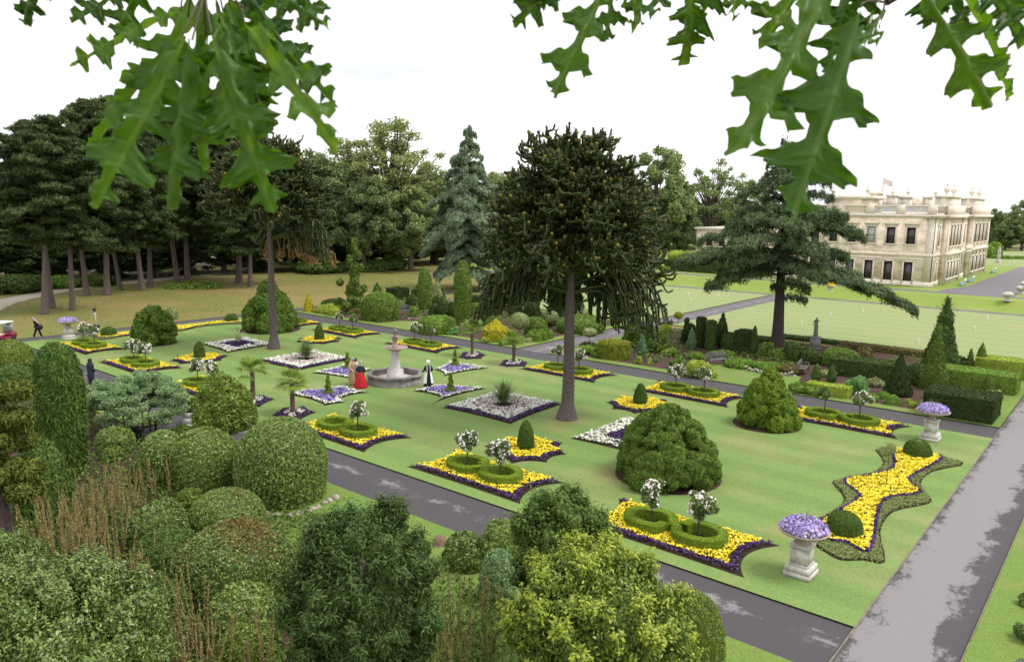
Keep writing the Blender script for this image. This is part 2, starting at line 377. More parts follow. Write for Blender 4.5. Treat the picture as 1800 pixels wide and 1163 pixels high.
def pathmat(name, bias, wid, off=0.0, dry=(.202, .188, .191), dark=(.060, .0555, .058)):
    m, nt, b, out = newmat(name)
    at = nd(nt, 'ShaderNodeAttribute', attribute_name='luv'); sp = nd(nt, 'ShaderNodeSeparateXYZ'); nt.links.new(at.outputs['Vector'], sp.inputs[0])
    n1 = noise(nt, .8, 11, .80, at.outputs['Vector'], (.8, 1.6, 1)); n2 = noise(nt, 30, 4, .7, at.outputs['Vector'], (1, 3, 1)); n3 = noise(nt, .35, 3, .5, at.outputs['Vector'])
    def mt(op, *a):
        q = nd(nt, 'ShaderNodeMath', operation=op)
        for i, v in enumerate(a):
            if isinstance(v, (int, float)): q.inputs[i].default_value = v
            else: nt.links.new(v, q.inputs[i])
        return q.outputs[0]
    d = mt('ABSOLUTE', mt('SUBTRACT', sp.outputs[1], off))
    f = mt('ADD', mt('SUBTRACT', mt('MULTIPLY', mt('SUBTRACT', n1, .5), 3.6), mt('MULTIPLY', d, wid)), bias)
    f = mt('ADD', f, mt('MULTIPLY', mt('SUBTRACT', n2, .5), 1.1))
    mk = ramp(nt, f, [(.42, (0, 0, 0)), (.58, (1, 1, 1))])
    dk = mix(nt, n2, tuple(x * .8 for x in dark), tuple(x * 1.25 for x in dark)); dk = mix(nt, n3, dk, tuple(x * 1.15 for x in dark))
    dr = mix(nt, n2, tuple(x * .88 for x in dry), tuple(x * 1.08 for x in dry))
    nt.links.new(mix(nt, mk, dk, dr), b.inputs['Base Color']); b.inputs['Roughness'].default_value = .8; b.inputs['Specular IOR Level'].default_value = .25
    bp = nd(nt, 'ShaderNodeBump'); bp.inputs['Strength'].default_value = .25; bp.inputs['Distance'].default_value = .02
    nt.links.new(n2, bp.inputs['Height']); nt.links.new(bp.outputs[0], b.inputs['Normal'])
    return m
M_pwide = pathmat('drying_tarmac', 1.42, 1.30, .20)
M_pnear = pathmat('damp_tarmac', .42, .9, .15)
M_pfar = pathmat('damp_tarmac_far', -.1, .6)
M_pcross = pathmat('dry_tarmac', .5, .7, .0, (.20, .185, .19), (.105, .095, .10))
M_pterr = pathmat('terrace_tarmac', .1, .3, .0, (.24, .22, .235), (.13, .118, .13))
M_sand = pathmat('sandy_gravel', .6, .2, 0, (.42, .36, .29), (.33, .28, .22))
M_kerb = plain('worn_edging', (.24, .20, .15), .9, scale=3, col2=(.12, .10, .07))
M_stone = plain('pale_stone', (.52, .49, .44), .85, scale=5, col2=(.33, .31, .275), bump=.3)

def sheet(name, P0, P1, half, m, z=0.0, n=40, kind='structure'):
    """a strip from P0 to P1 with (along, across) coordinates"""
    P0, P1 = np.array(P0, float), np.array(P1, float); L = np.linalg.norm(P1 - P0); T = (P1 - P0) / L; S = np.array([-T[1], T[0]])
    V, A = [], []
    for i in range(n + 1):
        for j, k in enumerate((-1, 0, 1)):
            p = P0 + T * L * i / n + S * half * k; V.append([p[0], p[1], z]); A.append([L * i / n, k, 0])
    i, j = np.meshgrid(np.arange(n), np.arange(2), indexing='ij'); F = np.stack([i * 3 + j + 1, i * 3 + j, (i + 1) * 3 + j, (i + 1) * 3 + j + 1], -1).reshape(-1, 4)
    o = MB().add(V, F, 0, np.array(A)).build(name, m, att=True); return tag(o, None, None, None, kind)
def slab(name, x0, x1, y0, y1, m, z1=.06, z0=-.02, side=None):
    V, F = box(x0, x1, y0, y1, z0, z1); mb = MB(); mb.add(V, F[1:2], 0); mb.add(V, F[2:], 1)
    return tag(mb.build(name, [m, side or M_soil]), None, None, None, 'structure')
def polysheet(name, pts, m, z=0.0, thick=None):
    from mathutils.geometry import tessellate_polygon
    P = np.array([[p[0], p[1], z if len(p) < 3 else p[2]] for p in pts], float)
    T = np.array(tessellate_polygon([[Vector(p) for p in P]]))
    nz = np.cross(P[T[:, 1]] - P[T[:, 0]], P[T[:, 2]] - P[T[:, 0]])[:, 2]; T[nz < 0] = T[nz < 0][:, ::-1]
    return tag(MB().add(P, T).build(name, m), None, None, None, 'structure')

# ------------------------------------------------------------------ ground, lawns, paths
a = np.arange(64) * 2 * PI / 64
gv = np.concatenate([[[40, 10, -.03]], np.stack([40 + 60 * np.cos(a), 10 + 60 * np.sin(a), 0 * a - .03], -1), np.stack([40 + 1600 * np.cos(a), 10 + 1600 * np.sin(a), 0 * a - .03], -1)])
k = np.arange(64); k2 = (k + 1) % 64
tag(MB().add(gv, [np.stack([0 * k, 1 + k, 1 + k2], -1), np.stack([1 + k, 65 + k, 65 + k2, 1 + k2], -1)]).build('ground', M_mead), None, None, None, 'structure')
X0, X1, Y0, Y1 = -11.88, 12.62, -33.25, 34.4
slab('lawn', X0, X1, Y0, Y1, M_lawn)
sheet('path', (-13.3, 60), (-13.3, -33.25), 1.43, M_pnear, 0.001)
sheet('path', (13.97, Y1 + 2.2), (13.97, -33.25), 1.35, M_pfar, 0.0015)
sheet('path', (-80, -34.58), (62, -34.58), 1.33, M_pwide, 0.003, 80)
sheet('path', (-14.7, 35.5), (60, 35.5), 1.08, M_pfar, 0.002)
sheet('path', (15.3, .25), (72, .25), 1.5, M_pcross, 0.0025)
sheet('path', (-14.75, .3), (-40, .3), 1.4, M_pcross, 0.0025)
tag(MB().add(*box(-80, 15.3, -33.28, -33.245, -.02, .064)).build('path_edging', M_kerb), None, None, None, 'structure')
tag(MB().add(*box(-80, 60, -35.97, -35.935, -.02, .064)).build('path_edging', M_kerb), None, None, None, 'structure')
# verges and planted borders
slab('verge', 15.33, 16.35, 1.8, Y1 - .2, M_verge); slab('verge', 15.33, 16.35, -31.6, -1.3, M_verge)
slab('verge', 15.33, 60, -33.2, -31.6, M_verge); slab('verge', 16.35, 34.5, -2.5, -1.3, M_verge); slab('verge', 16.35, 34.5, 1.8, 2.9, M_verge)
slab('verge', -80, 60, -37.35, -35.98, M_verge)
slab('verge', -16.9, -14.78, -33.19, -1.3, M_verge); slab('verge', -16.6, -14.78, 1.9, 60, M_verge)
slab('verge', -80, -16.9, -33.19, -26.0, M_verge)
polysheet('verge', [(-16.88, -12.0), (-16.88, -27.0), (-21.5, -27), (-21.4, -23.0), (-20.4, -19.5), (-19.6, -16.0), (-18.6, -13.6)], M_verge, .055)
polysheet('border_soil', [(16.3, 2.9), (34.5, 2.9), (34.5, 34), (16.3, 34)], M_soilr, .03)
polysheet('border_soil', [(16.3, -2.5), (35, -2.5), (35, -31.7), (16.3, -31.7)], M_soilr, .03)
polysheet('border_soil', [(-80, -26.0), (-16.85, -26.0), (-16.85, 60), (-80, 60)], M_soilr, .01)
polysheet('border_soil', [(-80, -60), (60, -60), (60, -37.35), (-80, -37.35)], M_soil, .02)
def blob(cx, cy, rx, ry, n=28, y_to=None): return [(cx + rx * math.cos(t), cy + ry * math.sin(t)) for t in np.arange(n) * 2 * PI / n]
polysheet('alcove_lawn', [(16.2, -13.0), (20.6, -13.2), (21.9, -15.2), (22.0, -17.8), (20.8, -20.2), (16.2, -21.4)], M_verge, .058)
polysheet('alcove_lawn', [(16.2, 13.6), (18.2, 13.4), (20.4, 15.6), (20.6, 18.4), (18.8, 20.6), (16.2, 21)], M_verge, .058)
# croquet lawns, bank and terrace
slab('croquet_lawn', 36.5, 71.3, 1.9, 27.2, M_croq, .05); slab('croquet_lawn', 36.5, 71.3, -70, -1.35, M_croq, .05)
sheet('path', (72.4, 60), (72.4, -90), 1.0, M_pcross, 0.004); sheet('path', (16.4, 28.7), (71.5, 28.7), 1.2, M_pcross, 0.0045)
TZ = 1.0
bv = np.array([[73.4, -90, 0], [73.4, 70, 0], [76.2, 70, .12], [76.2, -90, .12], [78.4, 70, TZ], [78.4, -90, TZ]])
tag(MB().add(bv, np.array([[0, 3, 2, 1], [3, 5, 4, 2]])).build('grass_bank', M_bank), None, None, None, 'structure')
polysheet('terrace', [(78.4, -90), (230, -90), (230, 70), (78.4, 70)], M_bank, TZ)
sheet('terrace_path', (83.3, 60), (83.3, -90), 1.15, M_pterr, TZ + .008)
polysheet_pts = [(82.2, -16.5), (82.2, -25.5), (150, -25), (150, -18.6), (95, -18.2), (88, -16.6)]
o = polysheet('forecourt', polysheet_pts, M_pterr, TZ + .014)
at = o.data.attributes.new('luv', 'FLOAT_VECTOR', 'POINT')
for i, p in enumerate(polysheet_pts): at.data[i].vector = (p[0], (p[1] + 21) / 5, 0)
polysheet('far_lawn', [(150, -60), (225, -60), (225, -8), (150, -8)], M_croq, TZ + .02)
# sandy track winding past the pines
tp = np.array([G(-40, 552)[:2], G(0, 533)[:2], G(60, 519)[:2], G(120, 508)[:2], G(190, 500)[:2], G(260, 493)[:2], G(330, 486)[:2], G(420, 478)[:2]])
tp = catmull(tp, 8); tn = norm(np.gradient(tp, axis=0)); sn = np.stack([-tn[:, 1], tn[:, 0]], -1)
V, A_ = [], []
for i, (p, s) in enumerate(zip(tp, sn)):
    for k in (-1, 1): V.append([*(p + s * k * 1.7), .004]); A_.append([i * 2.0, k * .5, 0])
i = np.arange(len(tp) - 1); tag(MB().add(V, np.stack([2 * i, 2 * i + 2, 2 * i + 3, 2 * i + 1], -1), 0, np.array(A_)).build('sandy_track', M_sand, att=True), None, None, None, 'structure')

# ------------------------------------------------------------------ flower beds
C_yel = petal('yellow_petals', (.74, .56, .015), (.86, .70, .04), (.90, .80, .14))
C_wht = petal('white_petals', (.60, .62, .48), (.80, .80, .72), (.88, .87, .83))
C_pnk = petal('pale_pink_petals', (.50, .36, .34), (.74, .64, .60), (.84, .78, .74))
C_vio = petal('violet_petals', (.20, .15, .42), (.33, .26, .60), (.50, .42, .74))
C_pur = petal('dark_purple_petals', (.045, .018, .085), (.085, .04, .16), (.15, .07, .24))
C_lav = petal('lilac_petals', (.34, .25, .58), (.46, .36, .70), (.66, .57, .82))
C_leaf = leafmat('bed_leaves', (.025, .045, .012), (.05, .085, .02), (.09, .13, .035))
C_leafp = leafmat('dark_purple_leaves', (.02, .016, .022), (.04, .03, .04), (.05, .06, .04))
C_carp = leafmat('carpet_plants', (.10, .125, .06), (.125, .155, .08), (.155, .18, .105))
LZ = .06
def inpoly(P, Q):
    x, y = P[:, 0], P[:, 1]; r = np.zeros(len(P), bool); n = len(Q)
    for i in range(n):
        (x1, y1), (x2, y2) = Q[i], Q[(i + 1) % n]
        if y1 == y2: continue
        c = ((y1 > y) != (y2 > y)) & (x < (x2 - x1) * (y - y1) / (y2 - y1) + x1); r ^= c
    return r
def edgedist(P, Q):
    d = np.full(len(P), 1e9)
    for i in range(len(Q)):
        a, b = Q[i], Q[(i + 1) % len(Q)]; e = b - a
        t = np.clip(((P - a) @ e) / max(1e-9, e @ e), 0, 1); d = np.minimum(d, np.linalg.norm(P - a - t[:, None] * e, axis=1))
    return d
def arcs(tips, sag, m=7):
    """polygon through the tips, each side bowed inwards by its own sag"""
    T = np.array(tips, float)[:, :2]; c = T.mean(0); out = []
    for i in range(len(T)):
        a, b = T[i], T[(i + 1) % len(T)]; s = sag[i % len(sag)] if hasattr(sag, '__len__') else sag
        n = np.array([-(b - a)[1], (b - a)[0]]); n /= np.linalg.norm(n)
        if n @ (c - (a + b) / 2) < 0: n = -n
        for t in np.arange(m) / m: out.append(a + (b - a) * t + n * s * 4 * t * (1 - t))
    return np.array(out)
def scatter(Q, dens):
    lo, hi = Q.min(0), Q.max(0); n = int((hi - lo).prod() * dens); P = rng.uniform(lo, hi, (n, 2)); return P[inpoly(P, Q)]
def soilpoly(Q, z, mat, name, parent):
    from mathutils.geometry import tessellate_polygon
    P = np.c_[Q, np.full(len(Q), z)]; T = np.array(tessellate_polygon([[Vector(p) for p in P]]))
    nz = np.cross(P[T[:, 1]] - P[T[:, 0]], P[T[:, 2]] - P[T[:, 0]])[:, 2]; T[nz < 0] = T[nz < 0][:, ::-1]
    return MB().add(P, T).build(name, mat, parent)
def plant(P2, dens_leaf, Dm, h, flower, leafm, name, parent, fsize=1.0, holes=(), clump=.0, seed=0):
    if len(P2) == 0: return
    for (hx, hy, hr) in holes: P2 = P2[np.hypot(P2[:, 0] - hx, P2[:, 1] - hy) > hr]
    n = len(P2)
    if n == 0: return
    wb = Wob(seed, 9); z = h * (.8 + .25 * wb(np.c_[P2, np.zeros(n)])) * rng.uniform(.75, 1.1, n)
    P = np.c_[P2, z]; mb = MB(); N = np.repeat(np.array([[0, 0, 1.]]), n, 0)
    mb.add(*blooms(P, N, Dm * fsize, .5), mat=0)
    k = rng.choice(n, int(n * dens_leaf)); Pl = P[k] + rng.normal(size=(len(k), 3)) * [.05, .05, 0]; Pl[:, 2] = rng.uniform(.1, .85, len(k)) * h
    mb.add(*leaves(Pl, N[:1].repeat(len(k), 0), .11, .05, .9), mat=1)
    return mb.build(name, [flower, leafm], parent)
def frontdist(P, Q, c):
    """distance to the bed sides that look towards the near corner of the lawn, where the dark edging is planted"""
    d = np.full(len(P), 1e9); ctr = Q.mean(0); view = CAM[:2] - c
    for i in range(len(Q)):
        a, b = Q[i], Q[(i + 1) % len(Q)]; e = b - a; n = np.array([e[1], -e[0]]); n = n if n @ ((a + b) / 2 - ctr) > 0 else -n
        if n @ view < .12 * np.linalg.norm(n) * np.linalg.norm(view): continue
        t = np.clip(((P - a) @ e) / max(1e-9, e @ e), 0, 1); d = np.minimum(d, np.linalg.norm(P - a - t[:, None] * e, axis=1))
    return d
def bed(name, label, Q, centre, rim, layers, group, holes=(), soil=M_soil, front=False):
    """layers: (from, to) distance from the edge, petals, bloom size, height, density, part name"""
    c = np.array(centre[:2], float); Q = np.asarray(Q)[:, :2] - c; root = thing(name, label, 'flower bed', (c[0], c[1], LZ), 0, group)
    soilpoly(Q, .006, soil, 'soil', root)
    for (d0, d1, fl, lf, Dm, h, dens, pn, lw) in layers:
        P = scatter(Q, dens); d = edgedist(P, Q)
        if front:      # dark edging only along the near sides; the other planting runs out to the rim elsewhere
            fd = frontdist(P, Q, c); d = np.where(d < .1, d, np.minimum(fd, np.where(fd < layers[0][1], fd, np.maximum(d, 0) + (layers[0][1] - .06))))
        wv = Wob(len(pn), 6)(np.c_[P, 0 * d]) * .035
        plant(P[(d + wv > d0) & (d + wv <= d1)], lw, Dm, h, fl, lf, pn, root, holes=holes)
    return root

# clipped box hedge in an S
M_box = leafmat('box_leaves', (.075, .125, .018), (.125, .19, .028), (.185, .255, .045), .2, 2.0)
def s_path(sgn):
    s = sgn; P = []
    c1, c2 = .96, -.96; ru, rv = .72, .90
    P += [(s * .16, .30)]
    for t in np.linspace(.28, 1.0, 8) * PI: P.append((s * ru * math.sin(t * 1.0 + 0), c1 - rv * math.cos(t)))
    for t in np.linspace(1.12, 1.72, 5) * PI: P.append((s * ru * math.sin(t), c1 - rv * math.cos(t)))
    P.append((s * -.12, .12)); P.append((s * .12, -.12))
    for t in np.linspace(.28, 1.0, 8) * PI: P.append((s * ru * math.sin(t), c2 + rv * math.cos(t)))
    for t in np.linspace(1.12, 1.72, 5) * PI: P.append((s * ru * math.sin(t), c2 + rv * math.cos(t)))
    P.append((s * -.16, -.30))
    return catmull(P, 6)
def s_hedge_mesh(sgn, leaf, name):
    P = s_path(sgn); T = norm(np.gradient(P, axis=0)); S = np.stack([-T[:, 1], T[:, 0]], -1); w, h = .37, .42
    L = np.r_[0, np.cumsum(np.linalg.norm(np.diff(P, axis=0), axis=1))]; mb = MB()
    for part, wid in (('t', w), ('a', h), ('b', h)):
        n = int(L[-1] * wid * 3.0 / (.5 * leaf * leaf * .6)); s = rng.uniform(0, L[-1], n); t = rng.uniform(-.5, .5, n)
        p = np.stack([np.interp(s, L, P[:, 0]), np.interp(s, L, P[:, 1])], -1); q = np.stack([np.interp(s, L, S[:, 0]), np.interp(s, L, S[:, 1])], -1)
        if part == 't': X = np.c_[p + q * (t * w)[:, None], np.full(n, h) - .12 * np.abs(t) ** 3 * 2]; N = np.repeat([[0, 0, 1.]], n, 0)
        else:
            g = 1 if part == 'a' else -1; X = np.c_[p + q * (g * w / 2), (t + .5) * h]; N = np.c_[q * g, 0 * t]
        X = X - N * np.abs(rng.normal(size=n))[:, None] * .015
        mb.add(*leaves(X, N, leaf, leaf * .6, .5))
    A = P - S * (w / 2 - .03); B = P + S * (w / 2 - .03); n = len(P)
    V = np.concatenate([np.c_[A, 0 * L], np.c_[B, 0 * L], np.c_[A, 0 * L + h - .03], np.c_[B, 0 * L + h - .03]]); i = np.arange(n - 1)
    F = np.concatenate([np.stack([i, i + 1, 2 * n + i + 1, 2 * n + i], -1), np.stack([n + i + 1, n + i, 3 * n + i, 3 * n + i + 1], -1), np.stack([2 * n + i, 2 * n + i + 1, 3 * n + i + 1, 3 * n + i], -1),
                        [[0, n, 3 * n, 2 * n], [2 * n - 1, n - 1, 3 * n - 1, 4 * n - 1]]])
    mb.add(V, F); return mb
HM = {}
def s_hedge(sgn, leaf, loc, label):
    k = (sgn, leaf)
    if k not in HM:
        o = s_hedge_mesh(sgn, leaf, '').build('box_hedge', M_box); HM[k] = o; new = o
    else: new = HM[k].copy(); COL.objects.link(new)
    new.location = (loc[0], loc[1], LZ + .006); return tag(new, label, 'hedge', 'S shaped box hedges in the yellow beds')

# standard roses
M_rosel = leafmat('rose_leaves', (.05, .08, .035), (.085, .125, .06), (.13, .175, .09))
M_rosew = petal('rose_petals', (.70, .60, .55), (.84, .78, .74), (.90, .86, .84))
M_stem = bark('stem_bark', (.10, .08, .055), (.05, .04, .03))
RP = []
for v in range(4):
    r = np.random.default_rng(40 + v); root = thing('standard_rose', 'x', 'rose'); hh = 1.15 + .1 * v / 3
    mb = MB(); mb.add(*tube([(0, 0, 0), (.012, .01, .5), (0, 0, hh)], [.028, .022, .02], 6)); mb.add(*tube([(.05, .02, 0), (.045, .02, hh - .1)], [.016, .014], 5)); mb.build('stem', M_stem, root)
    n = [18, 16, 13, 7][v]; C = np.c_[r.normal(size=(n, 2)) * .21, hh + .22 + r.normal(size=n) * .17]; Rd = r.uniform(.15, .25, n)
    mb = lumps(C, Rd, .085, .055, 1.5, .9, v, hull=0, reject=.6, shell=.4)
    for c in C: mb.add(*tube([(0, 0, hh - .03), tuple(c * .6 + np.array([0, 0, hh]) * .4), tuple(c)], [.012, .008, .004], 4), mat=1)
    mb.build('crown', [M_rosel, M_stem], root)
    d = sphpts(900, r); idx = r.integers(0, n, 900); B = C[idx] + d * Rd[idx][:, None] * 1.08; cl = Wob(v, 8)(B) > (-.05 if v < 2 else .15 if v == 2 else .5); B, d = B[cl], d[cl]
    MB().add(*blooms(B, d, .085, .4, r)).build('blossoms', M_rosew, root); RP.append(root)
rose_used = set()
def rose(v, loc, rz, label, sc=1.0):
    g = 'standard roses growing in the rings of the box hedges'
    if v in rose_used: return dup(RP[v], (loc[0], loc[1], LZ), rz, label, g, sc)
    rose_used.add(v); o = RP[v]; o.location = (loc[0], loc[1], LZ); o.rotation_euler = (0, 0, rz); o.scale = (sc,) * 3; tag(o, label, 'rose', g); return o

def rect_bed(cu, cv, desc, sgn, leaf, missing=(), rv=(0, 1), small=False):
    # a long bed with pointed corners: long sides nearly straight, ends scooped
    hl, hw = 3.40, 1.60
    Q = arcs([(cu - hw, cv - hl), (cu + hw, cv - hl), (cu + hw, cv + hl), (cu - hw, cv + hl)], [.62, .12, .62, .05], 9)
    den = 310 if leaf < .06 else 230
    bed('scalloped_flower_bed', 'yellow bed edged in dark purple ' + desc, Q, (cu, cv), .1,
        [(.12, .40, C_pur, C_leafp, .085, .17, 190, 'purple_edging', .8), (.40, 9, C_yel, C_leaf, .095, .18, den, 'yellow_flowers', .3)], 'yellow scalloped beds with S hedges',
        front=True, holes=((0, .96, .72), (0, -.96, .72)))
    s_hedge(sgn, leaf, (cu, cv), 'S shaped clipped box hedge in the yellow bed ' + desc)
    for side, dv, nm in (('left', .98, 0), ('right', -.98, 1)):
        if nm in missing: continue
        rose(rv[nm], (cu, cv + dv), cv + nm * 2.1, f'white standard rose, {side} ring of the bed ' + desc, 1.0)
NR, FR = -9.55, 10.55
near = [(-26.2, 'nearest the camera', -1, .05, (0, 0), ()), (-16.7, 'second along the near path', 1, .055, (1, 0), ()), (-6.9, 'beside the near path before the fountain', 1, .06, (3, 1), (0,)),
        (7.6, 'behind the golden rounded bush', 1, .075, (1, 2), ()), (17.8, 'just past the blue green acer', 1, .075, (0, 1), ()), (28.0, 'behind the tall feathery juniper', 1, .075, (2, 2), ())]
far = [(-26.1, 'beside the right hand far urn', -1, .06, (3, 2), ()), (-16.6, 'left of the rounded far cypress', -1, .07, (1, 2), ()), (-6.9, 'behind the right monkey puzzle trunk', -1, .07, (2, 1), ()),
       (8.4, 'directly behind the fountain', -1, .075, (2, 3), ()), (18.8, 'far left along the far path', -1, .075, (2, 3), ()), (27.6, 'mostly hidden by the far pointed cypress', -1, .075, (3, 3), (0, 1))]
for r_, row in ((NR, near), (FR, far)):
    for (v, desc, s, lf, rv, ms_) in row: rect_bed(r_ + (.4 if (r_ < 0 and v > 12) else 0) + (.5 if (r_ < 0 and v > 25) else 0), v, desc, s, lf, ms_, rv)

# star beds with bullet topiary
M_yew = leafmat('yew_leaves', (.022, .045, .012), (.045, .08, .02), (.085, .12, .035), .12, 2.2)
star = np.array([(-6.49, -13.94), (-7.57, -15.11), (-7.58, -16.7), (-6.39, -17.83), (-4.75, -17.82), (-3.43, -16.61), (-3.51, -14.9), (-4.72, -13.85)]) - [-5.5, -15.85]
for cu, cv, d1, d2, hh in ((-5.5, -15.85, 'nearest the camera, behind the near path roses', 'nearest the camera', 1.5), (6.0, -15.6, 'right of the right monkey puzzle trunk', 'right of the right monkey puzzle', 1.35),
                       (6.2, 17.0, 'behind the left diamond bed, near the far path', 'near the left monkey puzzle', 1.45), (-5.0, 16.9, 'left of the far palms by the golden bush', 'on the left side', 1.4)):
    Q = arcs(star + [cu, cv], .28, 6)
    bed('star_flower_bed', 'eight pointed yellow bed with purple rim ' + d1, Q, (cu, cv), .1, [(.10, .42, C_pur, C_leafp, .085, .15, 170, 'purple_edging', .8), (.42, 9, C_yel, C_leaf, .095, .17, 260, 'yellow_flowers', .3)], 'eight pointed yellow star beds', front=True, holes=((0, 0, .42),))
    lf = leafsize(depth((cu, cv, 0)), 1.2)
    o = revolve(.86, hh, 'bullet', int(3.6 * 2.6 / (.5 * lf * lf * .5)), lf, lf * .5, .6, .05, 3, int(cv * 3) % 50).build('topiary_bullet', M_yew, loc=(cu, cv, LZ)); tag(o, f'dark bullet shaped yew in the star bed {d2}', 'topiary', 'bullet topiaries of the star beds')

# white diamond beds with yuccas
M_yuc = leafmat('yucca_leaves', (.045, .075, .035), (.085, .125, .065), (.15, .19, .11), .1)
M_yucg = leafmat('grey_leaves', (.20, .23, .17), (.30, .33, .26), (.42, .44, .36), .1)
def swords(n, L, w, mat, name, zt=0.1, droop=.5, seg=5, r=rng, lo=.05):
    mb = MB()
    for i in range(n):
        az = r.uniform(0, 2 * PI); el = r.uniform(lo, 1.45); l = L * r.uniform(.75, 1.1); d = np.array([math.cos(az), math.sin(az), 0]); s = np.array([-d[1], d[0], 0])
        P = []; p = np.array([0, 0, zt * r.uniform(.5, 1.2)]); e = el
        for k in range(seg + 1):
            t = k / seg; ww = w * (1 - t) ** .7 * (.6 + .4 * min(1, t * 4)); P += [p - s * ww / 2, p + s * ww / 2]
            p = p + (d * math.cos(e) + np.array([0, 0, math.sin(e)])) * l / seg; e -= droop * t * .8
        i2 = np.arange(seg); mb.add(P, np.stack([2 * i2, 2 * i2 + 1, 2 * i2 + 3, 2 * i2 + 2], -1))
    return mb
for cu, cv, tips, d1 in ((.1, -9.62, [(-2.69, -7.18), (-2.61, -12.43), (2.81, -12.02), (2.78, -6.85)], 'left of the right monkey puzzle trunk'), (.35, 10.45, [(-2.6, 13.05), (-2.45, 7.75), (3.0, 8.1), (2.95, 13.3)], 'beyond the couple, left of the fountain')):
    Q = arcs(tips, .15, 6); c = Q.mean(0)
    bed('diamond_flower_bed', 'large white and blush bed with purple border ' + d1, Q, c, .1, [(.08, .48, C_pur, C_leafp, .09, .15, 170, 'purple_edging', .7), (.48, 1.15, C_wht, C_leaf, .12, .17, 170, 'white_flowers', .35), (1.15, 9, C_pnk, C_leaf, .11, .18, 150, 'pink_flowers', .4)], 'white diamond beds with a yucca', front=True, holes=((0, 0, .55),))
    o = swords(300, 1.38, .06, None, '', .4, .32).build('yucca', M_yuc, loc=(c[0], c[1], LZ)); tag(o, 'spiky dense yucca in the white bed ' + d1, 'yucca', 'yuccas in the diamond beds')
for cu, cv, tips, d1, pl in ((.1, 20.2, [(-1.83, 22.5), (-2.3, 17.5), (2.4, 17.9), (2.6, 22.7)], 'left of the left monkey puzzle trunk', True), (-.2, -18.9, [(-2.54, -16.48), (-2.5, -21.3), (2.7, -21.3), (2.81, -16.54)], 'partly behind the nearest mounded cypress', False)):
    Q = arcs(tips, .1, 6); c = Q.mean(0)
    bed('diamond_flower_bed', 'white bordered bed with a purple heart ' + d1, Q, c, .1, [(.12, .62, C_wht, C_carp, .12, .18, 120, 'white_edging', .35), (.62, 1.12, C_wht, C_carp, .16, .2, 60, 'white_flowers', .6), (1.12, 9, C_pur, C_leafp, .09, .17, 190, 'purple_flowers', .7)], 'white bordered beds with purple hearts', holes=((0, 0, .3),))
    if pl:
        o = swords(70, 1.25, .05, None, '', .5, .7, lo=.5).build('grey_leaved_plant', M_yucg, loc=(c[0], c[1], LZ)); tag(o, 'pale grey leaved spiky plant in the purple hearted white bed', 'plant')

# violet butterfly beds round the fountain
vb = [([(506.5, 695.6), (533, 688), (604, 680.5), (651, 691.4), (597, 703), (606, 709), (571.5, 714.5)], [.05, .25, .25, .35, .02, .1, .3], (577, 695), 'left of the fountain, nearest the camera', 'near left of the fountain'),
      ([(725.8, 688.7), (768, 678.6), (857.7, 684), (757, 712.5), (777, 701)], [.1, .05, .35, .0, .25], (792, 691), 'right of the fountain, nearest the camera', 'near right of the fountain'),
      ([(762, 651), (789, 636), (860, 648.4), (779.5, 663)], [.3, .25, .3, .35], (800, 645), 'right of the fountain, behind the aproned woman', 'behind the aproned woman'),
      ([(546, 657.4), (606, 642), (655, 651), (620, 668)], [.35, .25, .3, .25], (611, 650), 'left of the fountain, behind the man in tan', 'behind the man in tan')]
M_spir = leafmat('spiral_box_leaves', (.055, .09, .015), (.095, .14, .025), (.15, .20, .045))
for tips, sag, pl, d1, d2 in vb:
    T = [G(*t) for t in tips]; Q = arcs(T, sag, 6); c = Q.mean(0)
    bed('butterfly_flower_bed', 'violet bed with white edging ' + d1, Q, c, .1, [(.07, .34, C_wht, C_carp, .105, .16, 170, 'white_edging', .4), (.34, 9, C_vio, C_leaf, .10, .17, 150, 'violet_flowers', .3)], 'violet beds around the fountain')
    p = G(*pl); mb = MB(); rr = np.random.default_rng(int(pl[0])); n = 1500
    tt = rr.uniform(0, 1, n) ** 1.3; a = rr.uniform(0, 2 * PI, n); R = .27 * (1 - tt) ** .8 * (.62 + .38 * np.cos(tt * 2 * PI * 3.2 - a)) + .05
    R = np.where(tt < .28, .30 * np.sin(PI * np.clip(tt / .3, .15, 1) ** .8) + .06, R)
    P = np.stack([R * np.cos(a), R * np.sin(a), tt * 1.25], -1); mb.add(*leaves(P, norm(np.stack([np.cos(a), np.sin(a), 0 * a + .3], -1)), .1, .06, .6, r=rr))
    mb.add(*tube([(0, 0, 0), (0, 0, 1.2)], [.12, .03], 8))
    o = mb.build('spiral_topiary', M_spir, loc=(p[0], p[1], LZ)); tag(o, f'small spiral clipped box in the violet bed {d2}', 'topiary', 'spiral topiaries of the violet beds')

